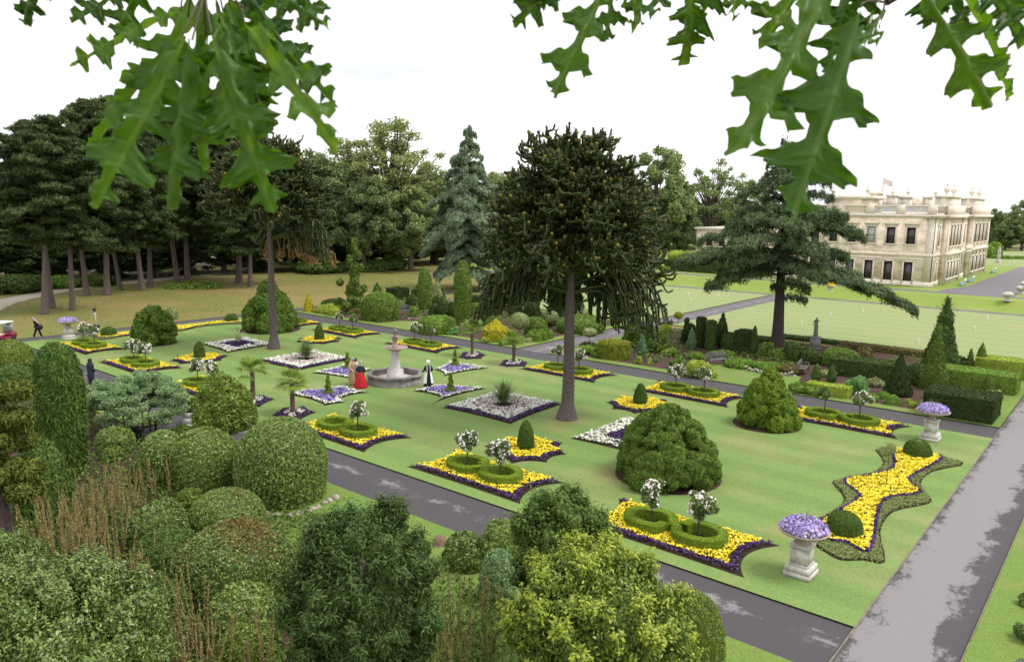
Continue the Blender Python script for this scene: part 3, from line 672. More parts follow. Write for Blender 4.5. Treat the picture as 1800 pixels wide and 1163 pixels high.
# palms on round white beds
M_palmt = bark('palm_fibre', (.16, .12, .085), (.08, .06, .045)); M_palml = leafmat('palm_leaves', (.045, .085, .018), (.085, .14, .03), (.15, .20, .05), .25)
def palm(name, seed, th_, nf=22, fl=.74):
    r = np.random.default_rng(seed); root = thing(name, 'x', 'palm'); mb = MB()
    pr = [(.16, 0), (.13, .1)] + [(.125 + .02 * (i % 2), .1 + (th_ - .1) * i / 14) for i in range(1, 15)] + [(.17, th_ + .05), (.05, th_ + .2)]
    mb.add(*lathe(pr, 9)); mb.build('trunk', M_palmt, root); mb = MB()
    for i in range(nf):
        az = i * 2.4 + r.uniform(-.2, .2); el = r.uniform(-.35, 1.25); d = np.array([math.cos(az) * math.cos(el), math.sin(az) * math.cos(el), math.sin(el)]); st = r.uniform(.35, .55)
        b = np.array([0, 0, th_ + .08]); e = b + d * st + np.array([0, 0, -.05]); mb.add(*tube([b, (b + e) / 2 + [0, 0, .04], e], [.014, .012, .01], 4))
        s = norm(np.cross(d, [0, 0, 1.])); u = np.cross(s, d)
        for q in np.linspace(-1.25, 1.25, 15):
            dd = d * math.cos(q) + s * math.sin(q); l = fl * r.uniform(.85, 1.1) * (.8 + .2 * math.cos(q)); w = np.cross(dd, u) * .028
            m1 = e + dd * l * .55 + u * .04; m2 = e + dd * l * .85 - np.array([0, 0, .05 * l]); tp_ = e + dd * l - np.array([0, 0, .28 * l])
            mb.add([e, m1 - w, m1 + w, m2 - w * .7, m2 + w * .7, tp_], [np.array([[0, 1, 2], [3, 5, 4]]), np.array([[1, 3, 4, 2]])])
    mb.build('fronds', M_palml, root); return root
for i, (pt, tips, th_, lab) in enumerate([((513, 727), [(478, 731), (497, 718), (535, 716), (557, 726), (524.5, 742), (496, 741)], 1.75, 'nearest the camera, left of the fountain'),
                                       ((440, 705), [(412, 712), (428, 699), (464, 696), (484, 703), (456, 717), (428, 719)], 1.85, 'behind the golden rounded bush'),
                                       ((833, 627), [(804.7, 630), (812, 621), (842, 619), (855, 625), (846, 632), (820, 633)], 2.05, 'beside the far path right of the fountain'),
                                       ((903, 640), [(876, 643.5), (884, 634), (915, 633), (929, 639), (925, 645.5), (889, 646.5)], 1.75, 'just left of the right monkey puzzle trunk')]):
    Q = arcs([G(*t) for t in tips], .12, 4); c = Q.mean(0)
    bed('palm_flower_bed', 'pointed white bed under the palm ' + lab, Q, c, .1, [(.08, .48, C_pur, C_leafp, .08, .12, 120, 'purple_edging', .8), (.48, 9, C_wht if i % 2 else C_pnk, C_leaf, .11, .2, 130, 'white_flowers', .35)], 'white beds under the palms', holes=((0, 0, .2),))
    o = palm('dwarf_palm', 60 + i, th_); o.location = (c[0], c[1], LZ); o.rotation_euler = (0, 0, i * 1.3); tag(o, 'small fan palm with fibrous trunk ' + lab, 'palm', 'small fan palms on the lawn')

# the two long end beds
lb = np.array([(6.83, -29.1), (7.09, -32.82), (4.6, -32.0), (2.35, -31.95), (.79, -32.69), (-.08, -32.69), (-1.88, -31.86), (-4.3, -32.0), (-6.83, -32.81), (-7.2, -32.2), (-7.73, -31.56), (-7.2, -30.6), (-6.5, -29.3), (-4.0, -29.9), (-1.81, -29.95), (-.18, -28.97), (.6, -29.0), (2.2, -29.83), (4.4, -29.9)])
M_dome = leafmat('dome_yew_leaves', (.025, .055, .014), (.05, .09, .024), (.085, .13, .035), .12)
lbY = np.array([G(*p)[:2] for p in ((1576, 788), (1652, 807), (1594, 844), (1613, 869.6), (1547, 884), (1526, 968), (1490, 958), (1452, 951), (1434, 929.8), (1492, 895), (1514.6, 875), (1488, 847), (1571, 830))])
lbY = lbY[::-1]
for s, off, d1 in ((1, 0, 'at the right lawn end'), (-1, 1.2, 'at the far left lawn end')):
    Q = lb.copy(); Q[:, 1] = Q[:, 1] * s + (off if s < 0 else 0)
    if s < 0: Q = Q[::-1]
    Q = catmull(Q, 3, True); c = Q.mean(0); Y_ = lbY.copy(); Y_[:, 1] = Y_[:, 1] * s + (off if s < 0 else 0)
    Y_ = catmull(Y_, 4, True) - c
    root = bed('long_flower_bed', 'long bow shaped yellow bed with green edging ' + d1, Q, c, .1, [], 'long end beds')
    P = scatter(Q - c, 640); iy = inpoly(P, Y_); d = edgedist(P, Q - c); dy = edgedist(P, Y_); k = (~iy) & (d > .1) & (dy > .13); plant(P[k], 1.0, .06, .10, C_carp, C_carp, 'green_edging', root)
    k = (~iy) & (dy <= .14) & (d > .1); plant(P[k], .5, .08, .14, C_pur, C_leafp, 'purple_line', root); k = iy & (rng.uniform(size=len(P)) < .55); plant(P[k], .3, .11, .17, C_yel, C_leaf, 'yellow_flowers', root, fsize=.85)
    for (u, v), d2 in (((-5.35, -31.0), 'near'), ((6.55, -30.9), 'far')):
        v2 = v if s > 0 else -v + off; lf = leafsize(depth((u, v2, 0)), 1.4)
        o = revolve(1.28, .86, 'dome', int(6 * 2.4 / (.5 * lf * lf * .5)), lf, lf * .5, .7, .05, 3, int(u + 9)).build('topiary_dome', M_dome, loc=(u, v2, LZ)); tag(o, f'dark clipped dome, {d2} end of the bow shaped bed {d1}', 'topiary', 'domes of the long end beds')
# slim little standard in the right hand end bed
root = thing('standard_shrub', 'thin standard shrub with grey green crown in the right end yellow bed', 'shrub', (.9, -30.9, LZ))
MB().add(*tube([(0, 0, 0), (.02, 0, 1.6)], [.02, .014], 5)).build('stem', M_stem, root)
lumps(np.c_[rng.normal(size=(6, 2)) * .2, 1.75 + rng.normal(size=6) * .16], rng.uniform(.15, .24, 6), .09, .035, .7, .9, 3, hull=0, shell=.4).build('crown', leafmat('greyish_leaves', (.09, .12, .05), (.14, .17, .08), (.19, .22, .11)), root)
# ------------------------------------------------------------------ fountain
M_fstone = plain('weathered_stone', (.27, .245, .235), .85, scale=3, col2=(.11, .10, .098), bump=.4)
M_fpale = plain('pale_carved_stone', (.60, .57, .54), .8, scale=9, col2=(.40, .37, .35), bump=.5)
M_fbrown = plain('stained_stone', (.40, .30, .26), .8, scale=7, col2=(.22, .16, .14), bump=.4)
M_peb = plain('pebbles', (.68, .62, .56), .9, scale=22, col2=(.34, .29, .25), bump=.9)
ft = thing('fountain', 'carved stone tiered fountain in an octagonal basin at the centre of the lawn', 'fountain', (0, 0, LZ))
def ngon(prof, n=8, rot=PI / 8):
    V, F = lathe(prof, n); c, s = math.cos(rot), math.sin(rot); V = V @ np.array([[c, s, 0], [-s, c, 0], [0, 0, 1]]); return V, F
MB().add(*ngon([(2.0, 0), (2.0, .12), (1.9, .16), (1.9, .46), (1.98, .50), (1.98, .64), (1.66, .64), (1.66, .56), (1.72, .52), (1.72, .08)])).build('basin', M_fstone, ft)
MB().add(*ngon([(1.71, .20), (.9, .23), (.01, .24)])).build('pebbles', M_peb, ft)
mb = MB(); sq = lambda p: ngon([(r * 1.2, z) for r, z in p], 4, PI / 4)
mb.add(*sq([(.5, .1), (.5, .62), (.46, .66), (.46, .95), (.42, 1.02)])); mb.add(*ngon([(.40, 1.0), (.36, 1.1), (.33, 1.35), (.33, 1.55), (.30, 1.62), (.30, 2.0), (.26, 2.12), (.26, 2.3), (.4, 2.42), (.1, 2.42)], 10)); mb.build('pedestal', M_fpale, ft)
MB().add(*lathe([(.2, 2.38), (.45, 2.46), (.74, 2.58), (.86, 2.62), (.88, 2.66), (.8, 2.66), (.5, 2.58), (.1, 2.54)], 24)).build('bowl', M_fbrown, ft)
MB().add(*lathe([(.2, 2.5), (.21, 2.9), (.15, 2.95), (.13, 3.05), (.19, 3.1), (.2, 3.3), (.1, 3.38)], 14)).build('stem', M_fbrown, ft)
MB().add(*lathe([(.1, 3.34), (.3, 3.42), (.40, 3.47), (.41, 3.5), (.36, 3.5), (.12, 3.44)], 18)).build('upper_bowl', M_fbrown, ft)
MB().add(*lathe([(.09, 3.45), (.07, 3.6), (.12, 3.68), (.13, 3.78), (.07, 3.84), (.22, 3.92), (.22, 3.95), (.06, 3.98), (.1, 4.08), (.06, 4.2), (.01, 4.26)], 12)).build('finial', M_fstone, ft)

for c_ in ft.children:
    if c_.name.split('.')[0] not in ('basin', 'pebbles'): c_.scale = (1, 1, .90)
# ------------------------------------------------------------------ flower urns at the lawn corners
M_urn = plain('urn_stone', (.62, .59, .54), .85, scale=5, col2=(.36, .34, .30), bump=.4)
M_urnb = plain('urn_bowl_stone', (.40, .33, .27), .85, scale=8, col2=(.24, .19, .15), bump=.4)
def urn(root, seed):
    r = np.random.default_rng(seed); mb = MB()
    for a in (((-.44, .44), 0, .16), ((-.40, .40), .16, .36), ((-.31, .31), .36, .44), ((-.29, .29), .44, .98), ((-.33, .33), .98, 1.07)): mb.add(*box(*a[0], *a[0], a[1], a[2]))
    mb.build('pedestal', M_urn, root)
    MB().add(*lathe([(.27, 1.07), (.27, 1.13), (.16, 1.18), (.14, 1.26), (.3, 1.34), (.62, 1.44), (.80, 1.52), (.83, 1.57), (.80, 1.58), (.6, 1.5), (.01, 1.5)], 26)).build('bowl', M_urnb, root)
    n = 1100; d = sphpts(n, r); d[:, 2] = np.abs(d[:, 2]); P = d * [.70, .70, .36] * r.uniform(.75, 1.14, (n, 1)) + [0, 0, 1.58]
    mb = MB(); mb.add(*blooms(P, d, .085, .6, r), mat=0); n2 = 900; d2 = sphpts(n2, r); d2[:, 2] = np.abs(d2[:, 2]) - .12; mb.add(*leaves(d2 * [.72, .72, .34] + [0, 0, 1.54], d2, .13, .03, .8, r=r), mat=1)
    mb.build('lilac_flowers', [C_lav, leafmat('grey_green_leaves', (.10, .13, .07), (.16, .19, .11), (.23, .26, .16))], root)
    o = swords(22, .55, .025, None, '', 0, .4, lo=.9); o.xf(Matrix.Translation((0, 0, 1.75))); o.build('spiky_centre', M_yuc, root)
for i, (px, lab) in enumerate([((1407, 1008), 'stone urn of lilac petunias nearest the camera, on the lawn corner by both paths'), ((1635, 772), 'stone urn of lilac flowers at the right lawn corner by the square hedge'),
                              ((121, 596), 'stone urn of lilac flowers behind the tall feathery juniper'), ]):
    p = G(*px, .06); root = thing('flower_urn', lab, 'urn', (p[0], p[1], LZ), 0, 'flower urns on pedestals'); urn(root, i + 5)

# ------------------------------------------------------------------ people
M_skin = plain('skin', (.52, .33, .25), .6, .1)
def cloth(name, c, v=.25): return plain(name, c, .85, v, 18, bump=.2)
def skinbody(name, pts, edges, radii, mat, parent):
    me = bpy.data.meshes.new(name); me.from_pydata([tuple(p) for p in pts], edges, []); o = bpy.data.objects.new(name, me); COL.objects.link(o)
    md = o.modifiers.new('Skin', 'SKIN')
    for i, d in enumerate(me.skin_vertices[0].data): d.radius = (radii[i], radii[i]); d.use_root = (i == 0)
    s = o.modifiers.new('Sub', 'SUBSURF'); s.levels = 1; s.render_levels = 1
    dg = bpy.context.evaluated_depsgraph_get(); m2 = bpy.data.meshes.new_from_object(o.evaluated_get(dg)); o.modifiers.clear(); o.data = m2
    m2.materials.clear(); m2.materials.append(mat); [setattr(p, 'use_smooth', True) for p in m2.polygons]; o.parent = parent; return o
def body(root, mat, lean=0., armL=((.24, 0, 1.10), (.26, .10, .88)), armR=((-.24, 0, 1.10), (-.26, .10, .88)), legs=(.0, .0), hd=(0, .03, 0), sc=1.0, sit=False):
    """one continuous figure facing +Y: pelvis, spine, neck, head, arms with five-fingered hands, legs"""
    L = lambda x, y, z: np.array([x, y + lean * max(0, z - .9), z]) * sc
    pts = [L(0, 0, .95), L(0, 0, 1.12), L(0, .01, 1.32), L(0, .0, 1.44), L(hd[0] * .5, .02 + hd[1] * .4, 1.51), L(hd[0], .03 + hd[1], 1.58 + hd[2]), L(hd[0], .04 + hd[1], 1.68 + hd[2]), L(hd[0], .13 + hd[1], 1.60 + hd[2])]
    rad = [.15, .13, .15, .09, .055, .075, .085, .018]; E_ = [(0, 1), (1, 2), (2, 3), (3, 4), (4, 5), (5, 6), (5, 7)]
    for sx, arm in ((1, armL), (-1, armR)):
        k = len(pts); el, wr = np.array(arm[0]), np.array(arm[1]); d = (wr - el) / np.linalg.norm(wr - el); s = norm(np.cross(d, [sx * .3, 0, 1.]))
        pts += [L(sx * .17, 0, 1.40), L(*el), L(*wr), L(*(wr + d * .07))]; rad += [.062, .045, .030, .034]; E_ += [(3, k), (k, k + 1), (k + 1, k + 2), (k + 2, k + 3)]
        for q, (o_, l) in enumerate(((-.03, .07), (-.01, .085), (.01, .08), (.03, .06))):
            pts += [L(*(wr + d * (.07 + l) + s * o_))]; rad += [.009]; E_ += [(k + 3, len(pts) - 1)]
        pts += [L(*(wr + d * .06 + s * .06))]; rad += [.010]; E_ += [(k + 2, len(pts) - 1)]
    for sx, st in ((1, legs[0]), (-1, legs[1])):
        k = len(pts); pts += [np.array([sx * .10, 0, .86]) * sc, np.array([sx * .11, st * .55 + .02, .48]) * sc, np.array([sx * .11, st, .09]) * sc, np.array([sx * .12, st + .15, .04]) * sc]
        rad += [.095, .062, .042, .038]; E_ += [(0, k), (k, k + 1), (k + 1, k + 2), (k + 2, k + 3)]
    return skinbody('body', pts, E_, [r * sc for r in rad], mat, root)
def sleeve(root, arm, mat, sx, r0=.075, r1=.055, lean=0):
    L = lambda p: np.array([p[0], p[1] + lean * max(0, p[2] - .9), p[2]])
    MB().add(*tube([L((sx * .14, 0, 1.42)), L(np.array(arm[0]) * .5 + np.array([sx * .17, 0, 1.40]) * .5), L(arm[0]), L(arm[1])], [r0 * .9, r0, r1 * 1.05, r1], 10)).build('sleeve', mat, root, True)
def gar(root, name, prof, mat, n=22, squash=.72, lean=0, folds=0, y=0):
    V, F = lathe(prof, n, 0, y, squash)
    if folds:
        a = np.arctan2(V[:, 1], V[:, 0]); k = 1 + folds * np.sin(a * 9) * np.clip(1 - V[:, 2:3].ravel() / 1.0, 0, 1); V[:, :2] *= k[:, None]
    V[:, 1] += lean * np.maximum(0, V[:, 2] - .9)
    return MB().add(V, F).build(name, mat, root, True)
# the woman in the red skirt: seen from behind
def person(px, face, lab, z=LZ):
    p = G(*px, z); return thing('person', lab, 'person', (p[0], p[1], z), face)
toCam = math.atan2(CAM[1], CAM[0])
A0 = ((.27, .06, 1.12), (.20, .26, 1.02)); A1 = ((-.27, .06, 1.12), (-.20, .26, 1.02))
M_red = cloth('red_cloth', (.42, .012, .022)); M_navy = cloth('navy_cloth', (.018, .02, .035)); M_tan = cloth('tan_cloth', (.36, .24, .14)); M_white = cloth('white_cotton', (.80, .80, .80), .06)
M_black = cloth('black_cloth', (.012, .012, .016)); M_hair = plain('grey_hair', (.32, .31, .31), .7); M_dhair = plain('dark_hair', (.05, .035, .03), .6); M_straw = plain('cap_cloth', (.30, .30, .27), .8)
q = person((634, 681), toCam + PI / 2 - .25, 'woman in a full red skirt and navy jacket standing beside the fountain basin'); body(q, M_skin, .06, A0, A1)
gar(q, 'skirt', [(.44, .0), (.45, .04), (.40, .3), (.31, .7), (.19, 1.0), (.17, 1.06)], M_red, 36, .95, 0, .05); gar(q, 'jacket', [(.27, .86), (.20, 1.02), (.19, 1.12), (.23, 1.3), (.19, 1.44), (.07, 1.5)], M_navy, lean=.06)
sleeve(q, A0, M_navy, 1, .085, .06, .06); sleeve(q, A1, M_navy, -1, .085, .06, .06); gar(q, 'bonnet', [(.115, 1.58), (.125, 1.66), (.10, 1.75), (.03, 1.79)], M_straw, 14, 1, .06, 0, .05)
q = person((619, 676), toCam - PI / 2 + .9, 'man in a long tan coat and grey cap beside the woman in red'); AT0 = ((.27, .02, 1.14), (.22, .22, 1.0)); AT1 = ((-.27, .02, 1.14), (-.24, .10, .90)); body(q, M_skin, .04, AT0, AT1, sc=1.06)
gar(q, 'coat', [(.27, .10), (.28, .2), (.25, .6), (.22, 1.0), (.23, 1.25), (.25, 1.40), (.20, 1.5), (.08, 1.56)], M_tan, 24, .75, .04, .03); sleeve(q, AT0, M_tan, 1, .09, .07, .04); sleeve(q, AT1, M_tan, -1, .09, .07, .04)
gar(q, 'cap', [(.10, 1.68), (.13, 1.74), (.12, 1.82), (.03, 1.86)], M_hair, 14, 1, .04, 0, .06); MB().add(*tube([(-.24, .2, 0), (-.24, .16, .95)], .012, 6)).build('walking_stick', M_stem, q)
q = person((626, 674), toCam + PI / 2 + 2.2, 'dark haired person in a pale shirt half hidden between the couple'); body(q, M_skin, .02); gar(q, 'shirt', [(.2, .9), (.19, 1.1), (.22, 1.3), (.19, 1.44), (.07, 1.5)], cloth('pale_blue_cotton', (.45, .55, .68), .1)); gar(q, 'trousers', [(.22, .06), (.2, .5), (.19, .95)], M_navy)
sleeve(q, ((.24, 0, 1.10), (.26, .10, .88)), bpy.data.materials['pale_blue_cotton'], 1); gar(q, 'hair', [(.10, 1.55), (.12, 1.66), (.10, 1.75), (.02, 1.79)], M_dhair, 14, 1, .02, 0, .02)
q = person((753, 680), toCam + PI / 2 + .1, 'woman in a white apron and cap over a black dress right of the fountain'); AM0 = ((.27, .04, 1.12), (.33, .24, 1.04)); body(q, M_skin, .02, A0, AM0 if False else ((-.27, .04, 1.12), (-.36, .20, 1.02)))
gar(q, 'dress', [(.32, 0), (.32, .04), (.27, .5), (.18, 1.0), (.17, 1.1), (.21, 1.3), (.18, 1.44), (.065, 1.5)], M_black, 30, .85, .02, .04); sleeve(q, A0, M_black, 1, .09, .055, .02); sleeve(q, ((-.27, .04, 1.12), (-.36, .20, 1.02)), M_black, -1, .09, .055, .02)
for s in (-1, 1):
    V, F = lathe([(.345, .30), (.32, .45), (.29, .6), (.235, .85), (.195, 1.03)], 40, 0, 0, .88); a = np.arctan2(-V[:, 1], s * V[:, 0]); 
    k = (a > -1.4) & (a < 1.15) & (s * V[:, 0] > -.02); f = F[k[F].all(1)]; MB().add(V, f).build('apron_panel', M_white, q, True)
gar(q, 'cap', [(.075, 1.56), (.125, 1.64), (.135, 1.72), (.10, 1.80), (.02, 1.83)], M_white, 16, 1, .02, 0, .02); MB().add(*tube([(-.1, -.15, 1.02), (-.1, -.17, 1.3), (-.09, -.08, 1.46)], .022, 6)).add(*tube([(.1, -.15, 1.02), (.1, -.17, 1.3), (.09, -.08, 1.46)], .022, 6)).build('apron_strap', M_white, q)
q = person((67, 593), math.radians(95), 'man in a dark suit striding along the path by the golf buggy', .0); AW0 = ((.25, -.02, 1.12), (.26, .16, .90)); AW1 = ((-.26, -.12, 1.14), (-.24, -.22, .92)); body(q, M_skin, .22, AW0, AW1, (.30, -.26), (0, .06, -.02), 1.05)
gar(q, 'jacket', [(.23, .78), (.21, .95), (.21, 1.1), (.25, 1.35), (.21, 1.5), (.08, 1.56)], M_black, lean=.22); sleeve(q, AW0, M_black, 1, .08, .06, .22); sleeve(q, AW1, M_black, -1, .08, .06, .22)
for sx, st in ((1, .30), (-1, -.26)): MB().add(*tube([(sx * .09, 0, .95), (sx * .11, st * .5, .5), (sx * .11, st, .08)], [.12, .095, .08], 10)).build('trouser_leg', M_black, q, True)
gar(q, 'hair', [(.09, 1.66), (.105, 1.74), (.08, 1.82), (.02, 1.84)], M_hair, 14, 1, .22, 0, .06)
o = lumps([(0, 0, .2), (.1, 0, .25), (-.1, 0, .22)], np.array([[.16, .2, .2], [.14, .2, .18], [.14, .2, .18]]), .1, .1, 3, .1, 2, hull=.98, sub=ICO2); p = G(75, 585, .0)
o = MB(); V = ICO3[0] * [.24, .15, .22]; V[:, 2] += .95; o.add(V, ICO3[1]); o.add(*tube([(-.1, 0, 1.12), (0, 0, 1.36), (.1, 0, 1.12)], .015, 5)); pb = G(67, 593); o = o.build('shoulder_bag', M_black, None, True, (pb[0] + .12, pb[1] - .34, 0)); tag(o, 'black bag carried at the hip of the striding man', 'bag')
q = person((161, 676), toCam - PI / 2 + 2.6, 'person in a navy hooded coat standing behind the blue green acer', 0.0); body(q, M_skin); gar(q, 'coat', [(.27, .45), (.25, .8), (.23, 1.1), (.26, 1.35), (.2, 1.48), (.09, 1.54)], M_navy); gar(q, 'hood', [(.10, 1.5), (.14, 1.62), (.12, 1.74), (.02, 1.8)], M_navy, 14, 1); gar(q, 'trousers', [(.2, .05), (.2, .5)], M_black)
sleeve(q, ((.24, 0, 1.10), (.26, .10, .88)), M_navy, 1, .09, .07); sleeve(q, ((-.24, 0, 1.10), (-.26, .10, .88)), M_navy, -1, .09, .07)

# ------------------------------------------------------------------ golf buggy, tripod, bins and boards
M_cream = plain('cream_roof', (.72, .70, .60), .5, .06); M_maroon = plain('maroon_paint', (.26, .02, .05), .3, .1); M_rub = plain('rubber', (.02, .02, .02), .8); M_metal = plain('grey_metal', (.35, .35, .36), .35, .1, metal=.8)
M_glass = plain('screen_glass', (.32, .38, .36), .08, .15, spec=.8); M_seat = plain('seat_vinyl', (.55, .5, .42), .6)
p = G(3, 600); gb = thing('golf_buggy', 'maroon golf buggy with cream roof parked on the path at far left', 'golf buggy', (p[0], p[1], 0), math.radians(-62))
mb = MB(); mb.add(*box(-.58, .58, -1.1, 1.15, .28, .42)); mb.add(*box(-.56, .56, .72, 1.22, .40, .78)); mb.add(*box(-.5, .5, .8, 1.1, .78, .86)); mb.add(*box(-.58, .58, -1.15, -.2, .40, .70)); mb.build('body', M_maroon, gb)
mb = MB(); mb.add(*box(-.52, .52, -.62, -.1, .70, .82)); mb.add(*box(-.52, .52, -.72, -.6, .8, 1.25)); mb.build('seat', M_seat, gb)
V, F = box(-.66, .66, -1.15, .95, 1.84, 1.93); V[4:, :2] *= .93; MB().add(V, F).build('roof', M_cream, gb)
V, F = box(-.54, .54, .80, .82, .84, 1.84); V[4:, 1] -= .12; MB().add(V, F).build('windscreen', M_glass, gb)
for sx in (-1, 1):
    for y0, y1 in ((.86, .76), (-1.0, -.95)): MB().add(*tube([(sx * .56, y0, .6), (sx * .58, y1, 1.86)], .022, 6)).build('roof_post', M_metal, gb)
    for y in (.85, -.75):
        V, F = lathe([(.02, -.1), (.2, -.1), (.23, -.06), (.23, .06), (.2, .1), (.02, .1)], 18); V = V[:, [2, 0, 1]] + [sx * .52, y, .23]; MB().add(V, F).build('wheel', M_rub, gb, True)
    MB().add(*[(ICO2[0] * .07 + [sx * .42, 1.22, .62]), ICO2[1]]).build('headlight', M_cream, gb)
p = G(168, 578); tr = thing('tripod', 'pale surveying tripod with a black head standing beyond the lawn corner', 'tripod', (p[0], p[1], 0)); M_tp = plain('tripod_legs', (.62, .62, .55), .5)
for k in range(3):
    a = k * 2.094 + .4; MB().add(*tube([(.05 * math.cos(a), .05 * math.sin(a), 1.65), (.62 * math.cos(a), .62 * math.sin(a), 0)], [.035, .02], 6)).build('leg', M_tp, tr)
mb = MB(); mb.add(*lathe([(.11, 1.62), (.11, 1.7), (.05, 1.72), (.05, 1.78)], 12)); mb.add(*box(-.1, .1, -.14, .14, 1.78, 1.98)); mb.build('camera_head', M_black, tr)
p = G(164, 578); o = MB(); V = ICO3[0] * [.42, .26, .2]; V[:, 2] = np.maximum(V[:, 2] + .2, 0); o.add(V, ICO3[1]); o.add(*tube([(-.2, 0, .38), (0, 0, .5), (.2, 0, .38)], .02, 5)); o = o.build('kit_bag', M_black, None, True, (p[0], p[1] - .5, 0.06)); tag(o, 'black kit bag lying at the foot of the tripod', 'bag')
p = G(338, 768); wb_ = thing('leaning_board', 'white slatted board leaning at the crossing path by the clipped domes', 'board', (p[0], p[1], .01), toCam + PI / 2)
lean_ = lambda q: (np.c_[q[0][:, 0], q[0][:, 1] + .35 * q[0][:, 2], q[0][:, 2]], q[1])
for k in range(4): MB().add(*lean_(box(-.50, .50, -.02, .02, .12 + k * .27, .36 + k * .27))).build('slat', M_white, wb_)
for sx in (-.42, .42): MB().add(*lean_(box(sx - .03, sx + .03, .021, .06, .0, 1.2))).build('batten', M_white, wb_); MB().add(*tube([(sx, .42, 1.1), (sx, .75, 0)], .02, 5)).build('prop', M_white, wb_)
p = G(357, 758); cb = thing('white_chair', 'white wrought metal garden chair beside the folding board', 'chair', (p[0], p[1], 0), .4)
MB().add(*box(-.22, .22, -.22, .22, .42, .45)).build('seat', M_white, cb); MB().add(*tube([(-.2, .2, .45), (-.2, .26, .85), (0, .28, .95), (.2, .26, .85), (.2, .2, .45)], .018, 6)).build('backrest', M_white, cb)
for sx in (-1, 1):
    for sy in (-1, 1): MB().add(*tube([(sx * .2, sy * .2, .43), (sx * .22, sy * .22, 0)], .015, 5)).build('leg', M_white, cb)
for (x, y, w, h, nm, lab) in ((274, 757, .10, 1.0, 'bollard', 'thin black bollard at the grass edge of the crossing path'), (243, 783, .42, .95, 'litter_bin', 'black litter bin beside the crossing path between the domes')):
    p = G(x, y); o = MB().add(*lathe([(w / 2, 0), (w / 2, h * .9), (w * .58, h * .91), (w * .58, h * .96), (w * .4, h), (.005, h + .02)], 14)).build(nm, M_black, loc=(p[0], p[1], .01)); tag(o, lab, nm.replace('_', ' '))

gb.scale = (.9, .9, .88)
# ------------------------------------------------------------------ croquet hoops
M_hoop = plain('white_hoop', (.85, .85, .83), .4, .03)
hm = None
for (x, y) in ((1210, 521), (1214, 530), (1262, 523), (1459, 556), (1408, 572), (1516, 551), (1677, 567), (1735, 563), (1712, 581), (1613, 605), (1680, 600)):
    p = G(x, y)
    if hm is None: o = hm = MB().add(*tube([(-.09, 0, 0), (-.09, 0, .42), (-.05, 0, .48), (.05, 0, .48), (.09, 0, .42), (.09, 0, 0)], .028, 6)).build('croquet_hoop', M_hoop)
    else: o = hm.copy(); COL.objects.link(o)
    o.location = (p[0], p[1], .05); o.rotation_euler = (0, 0, .8); tag(o, 'small white croquet hoop standing on the pale mown croquet lawn', 'croquet hoop', 'croquet hoops')

# ------------------------------------------------------------------ statue, benches, rock edging
M_lead = plain('mossy_stone', (.25, .22, .17), .9, scale=6, col2=(.12, .11, .09), bump=.5)
p = G(1432, 612); st = thing('statue', 'weathered stone statue of a draped woman on a grey plinth', 'statue', (p[0], p[1], 0), toCam + 1.4)
mb = MB(); mb.add(*box(-.42, .42, -.42, .42, 0, .12)); mb.add(*box(-.34, .34, -.34, .34, .12, .95)); mb.add(*box(-.4, .4, -.4, .4, .95, 1.05)); mb.build('plinth', plain('grey_plinth', (.28, .28, .28), .9, scale=5, col2=(.16, .16, .16)), st)
bo = body(st, M_lead, .03, ((.26, .10, 1.28), (.10, .16, 1.45)), ((-.25, .04, 1.1), (-.12, .2, 1.0)), hd=(.04, .03, 0)); bo.location = (0, 0, 1.05)
o = gar(st, 'drapery', [(.20, .0), (.21, .1), (.17, .5), (.165, .9), (.16, 1.0)], M_lead, 22, .85, 0, .07); o.location = (0, 0, 1.05)
M_oldwood = plain('weathered_wood', (.17, .16, .155), .9, scale=5, col2=(.09, .085, .085), sc3=(1, 8, 8))
for (x, y, rz, lab) in ((1261, 642, toCam - PI / 2 + .3, 'grey slatted garden bench on the alcove lawn in front of the rose bed'), (1411, 657, toCam - PI / 2 + .9, 'dark wooden bench by the end of the rock wall'), (708, 553, toCam - PI / 2 - .2, 'dark bench half hidden beside the big clipped dome')):
    p = G(x, y); b = thing('garden_bench', lab, 'bench', (p[0], p[1], .06), rz + PI, 'garden benches')
    mb = MB(); [mb.add(*box(-.85, .85, -.25 + k * .13, -.15 + k * .13, .42, .45)) for k in range(4)]; mb.build('seat', M_oldwood, b)
    mb = MB(); [mb.add(*box(-.85 + k * .155, -.78 + k * .155, .26, .29, .5, .85)) for k in range(12)]; mb.add(*box(-.88, .88, .25, .30, .85, .94)); mb.add(*box(-.88, .88, .25, .30, .46, .5)); mb.build('backrest', M_oldwood, b)
    for sx in (-1, 1):
        for sy in (-.24, .27): MB().add(*box(sx * .85 - .035, sx * .85 + .035, sy - .03, sy + .03, 0, .64 if sy < 0 else .9)).build('leg', M_oldwood, b)
        MB().add(*box(sx * .85 - .04, sx * .85 + .04, -.28, .26, .64, .68)).build('armrest', M_oldwood, b)
M_rock = plain('limestone_rock', (.44, .40, .33), .9, scale=6, col2=(.22, .19, .155), bump=.7)
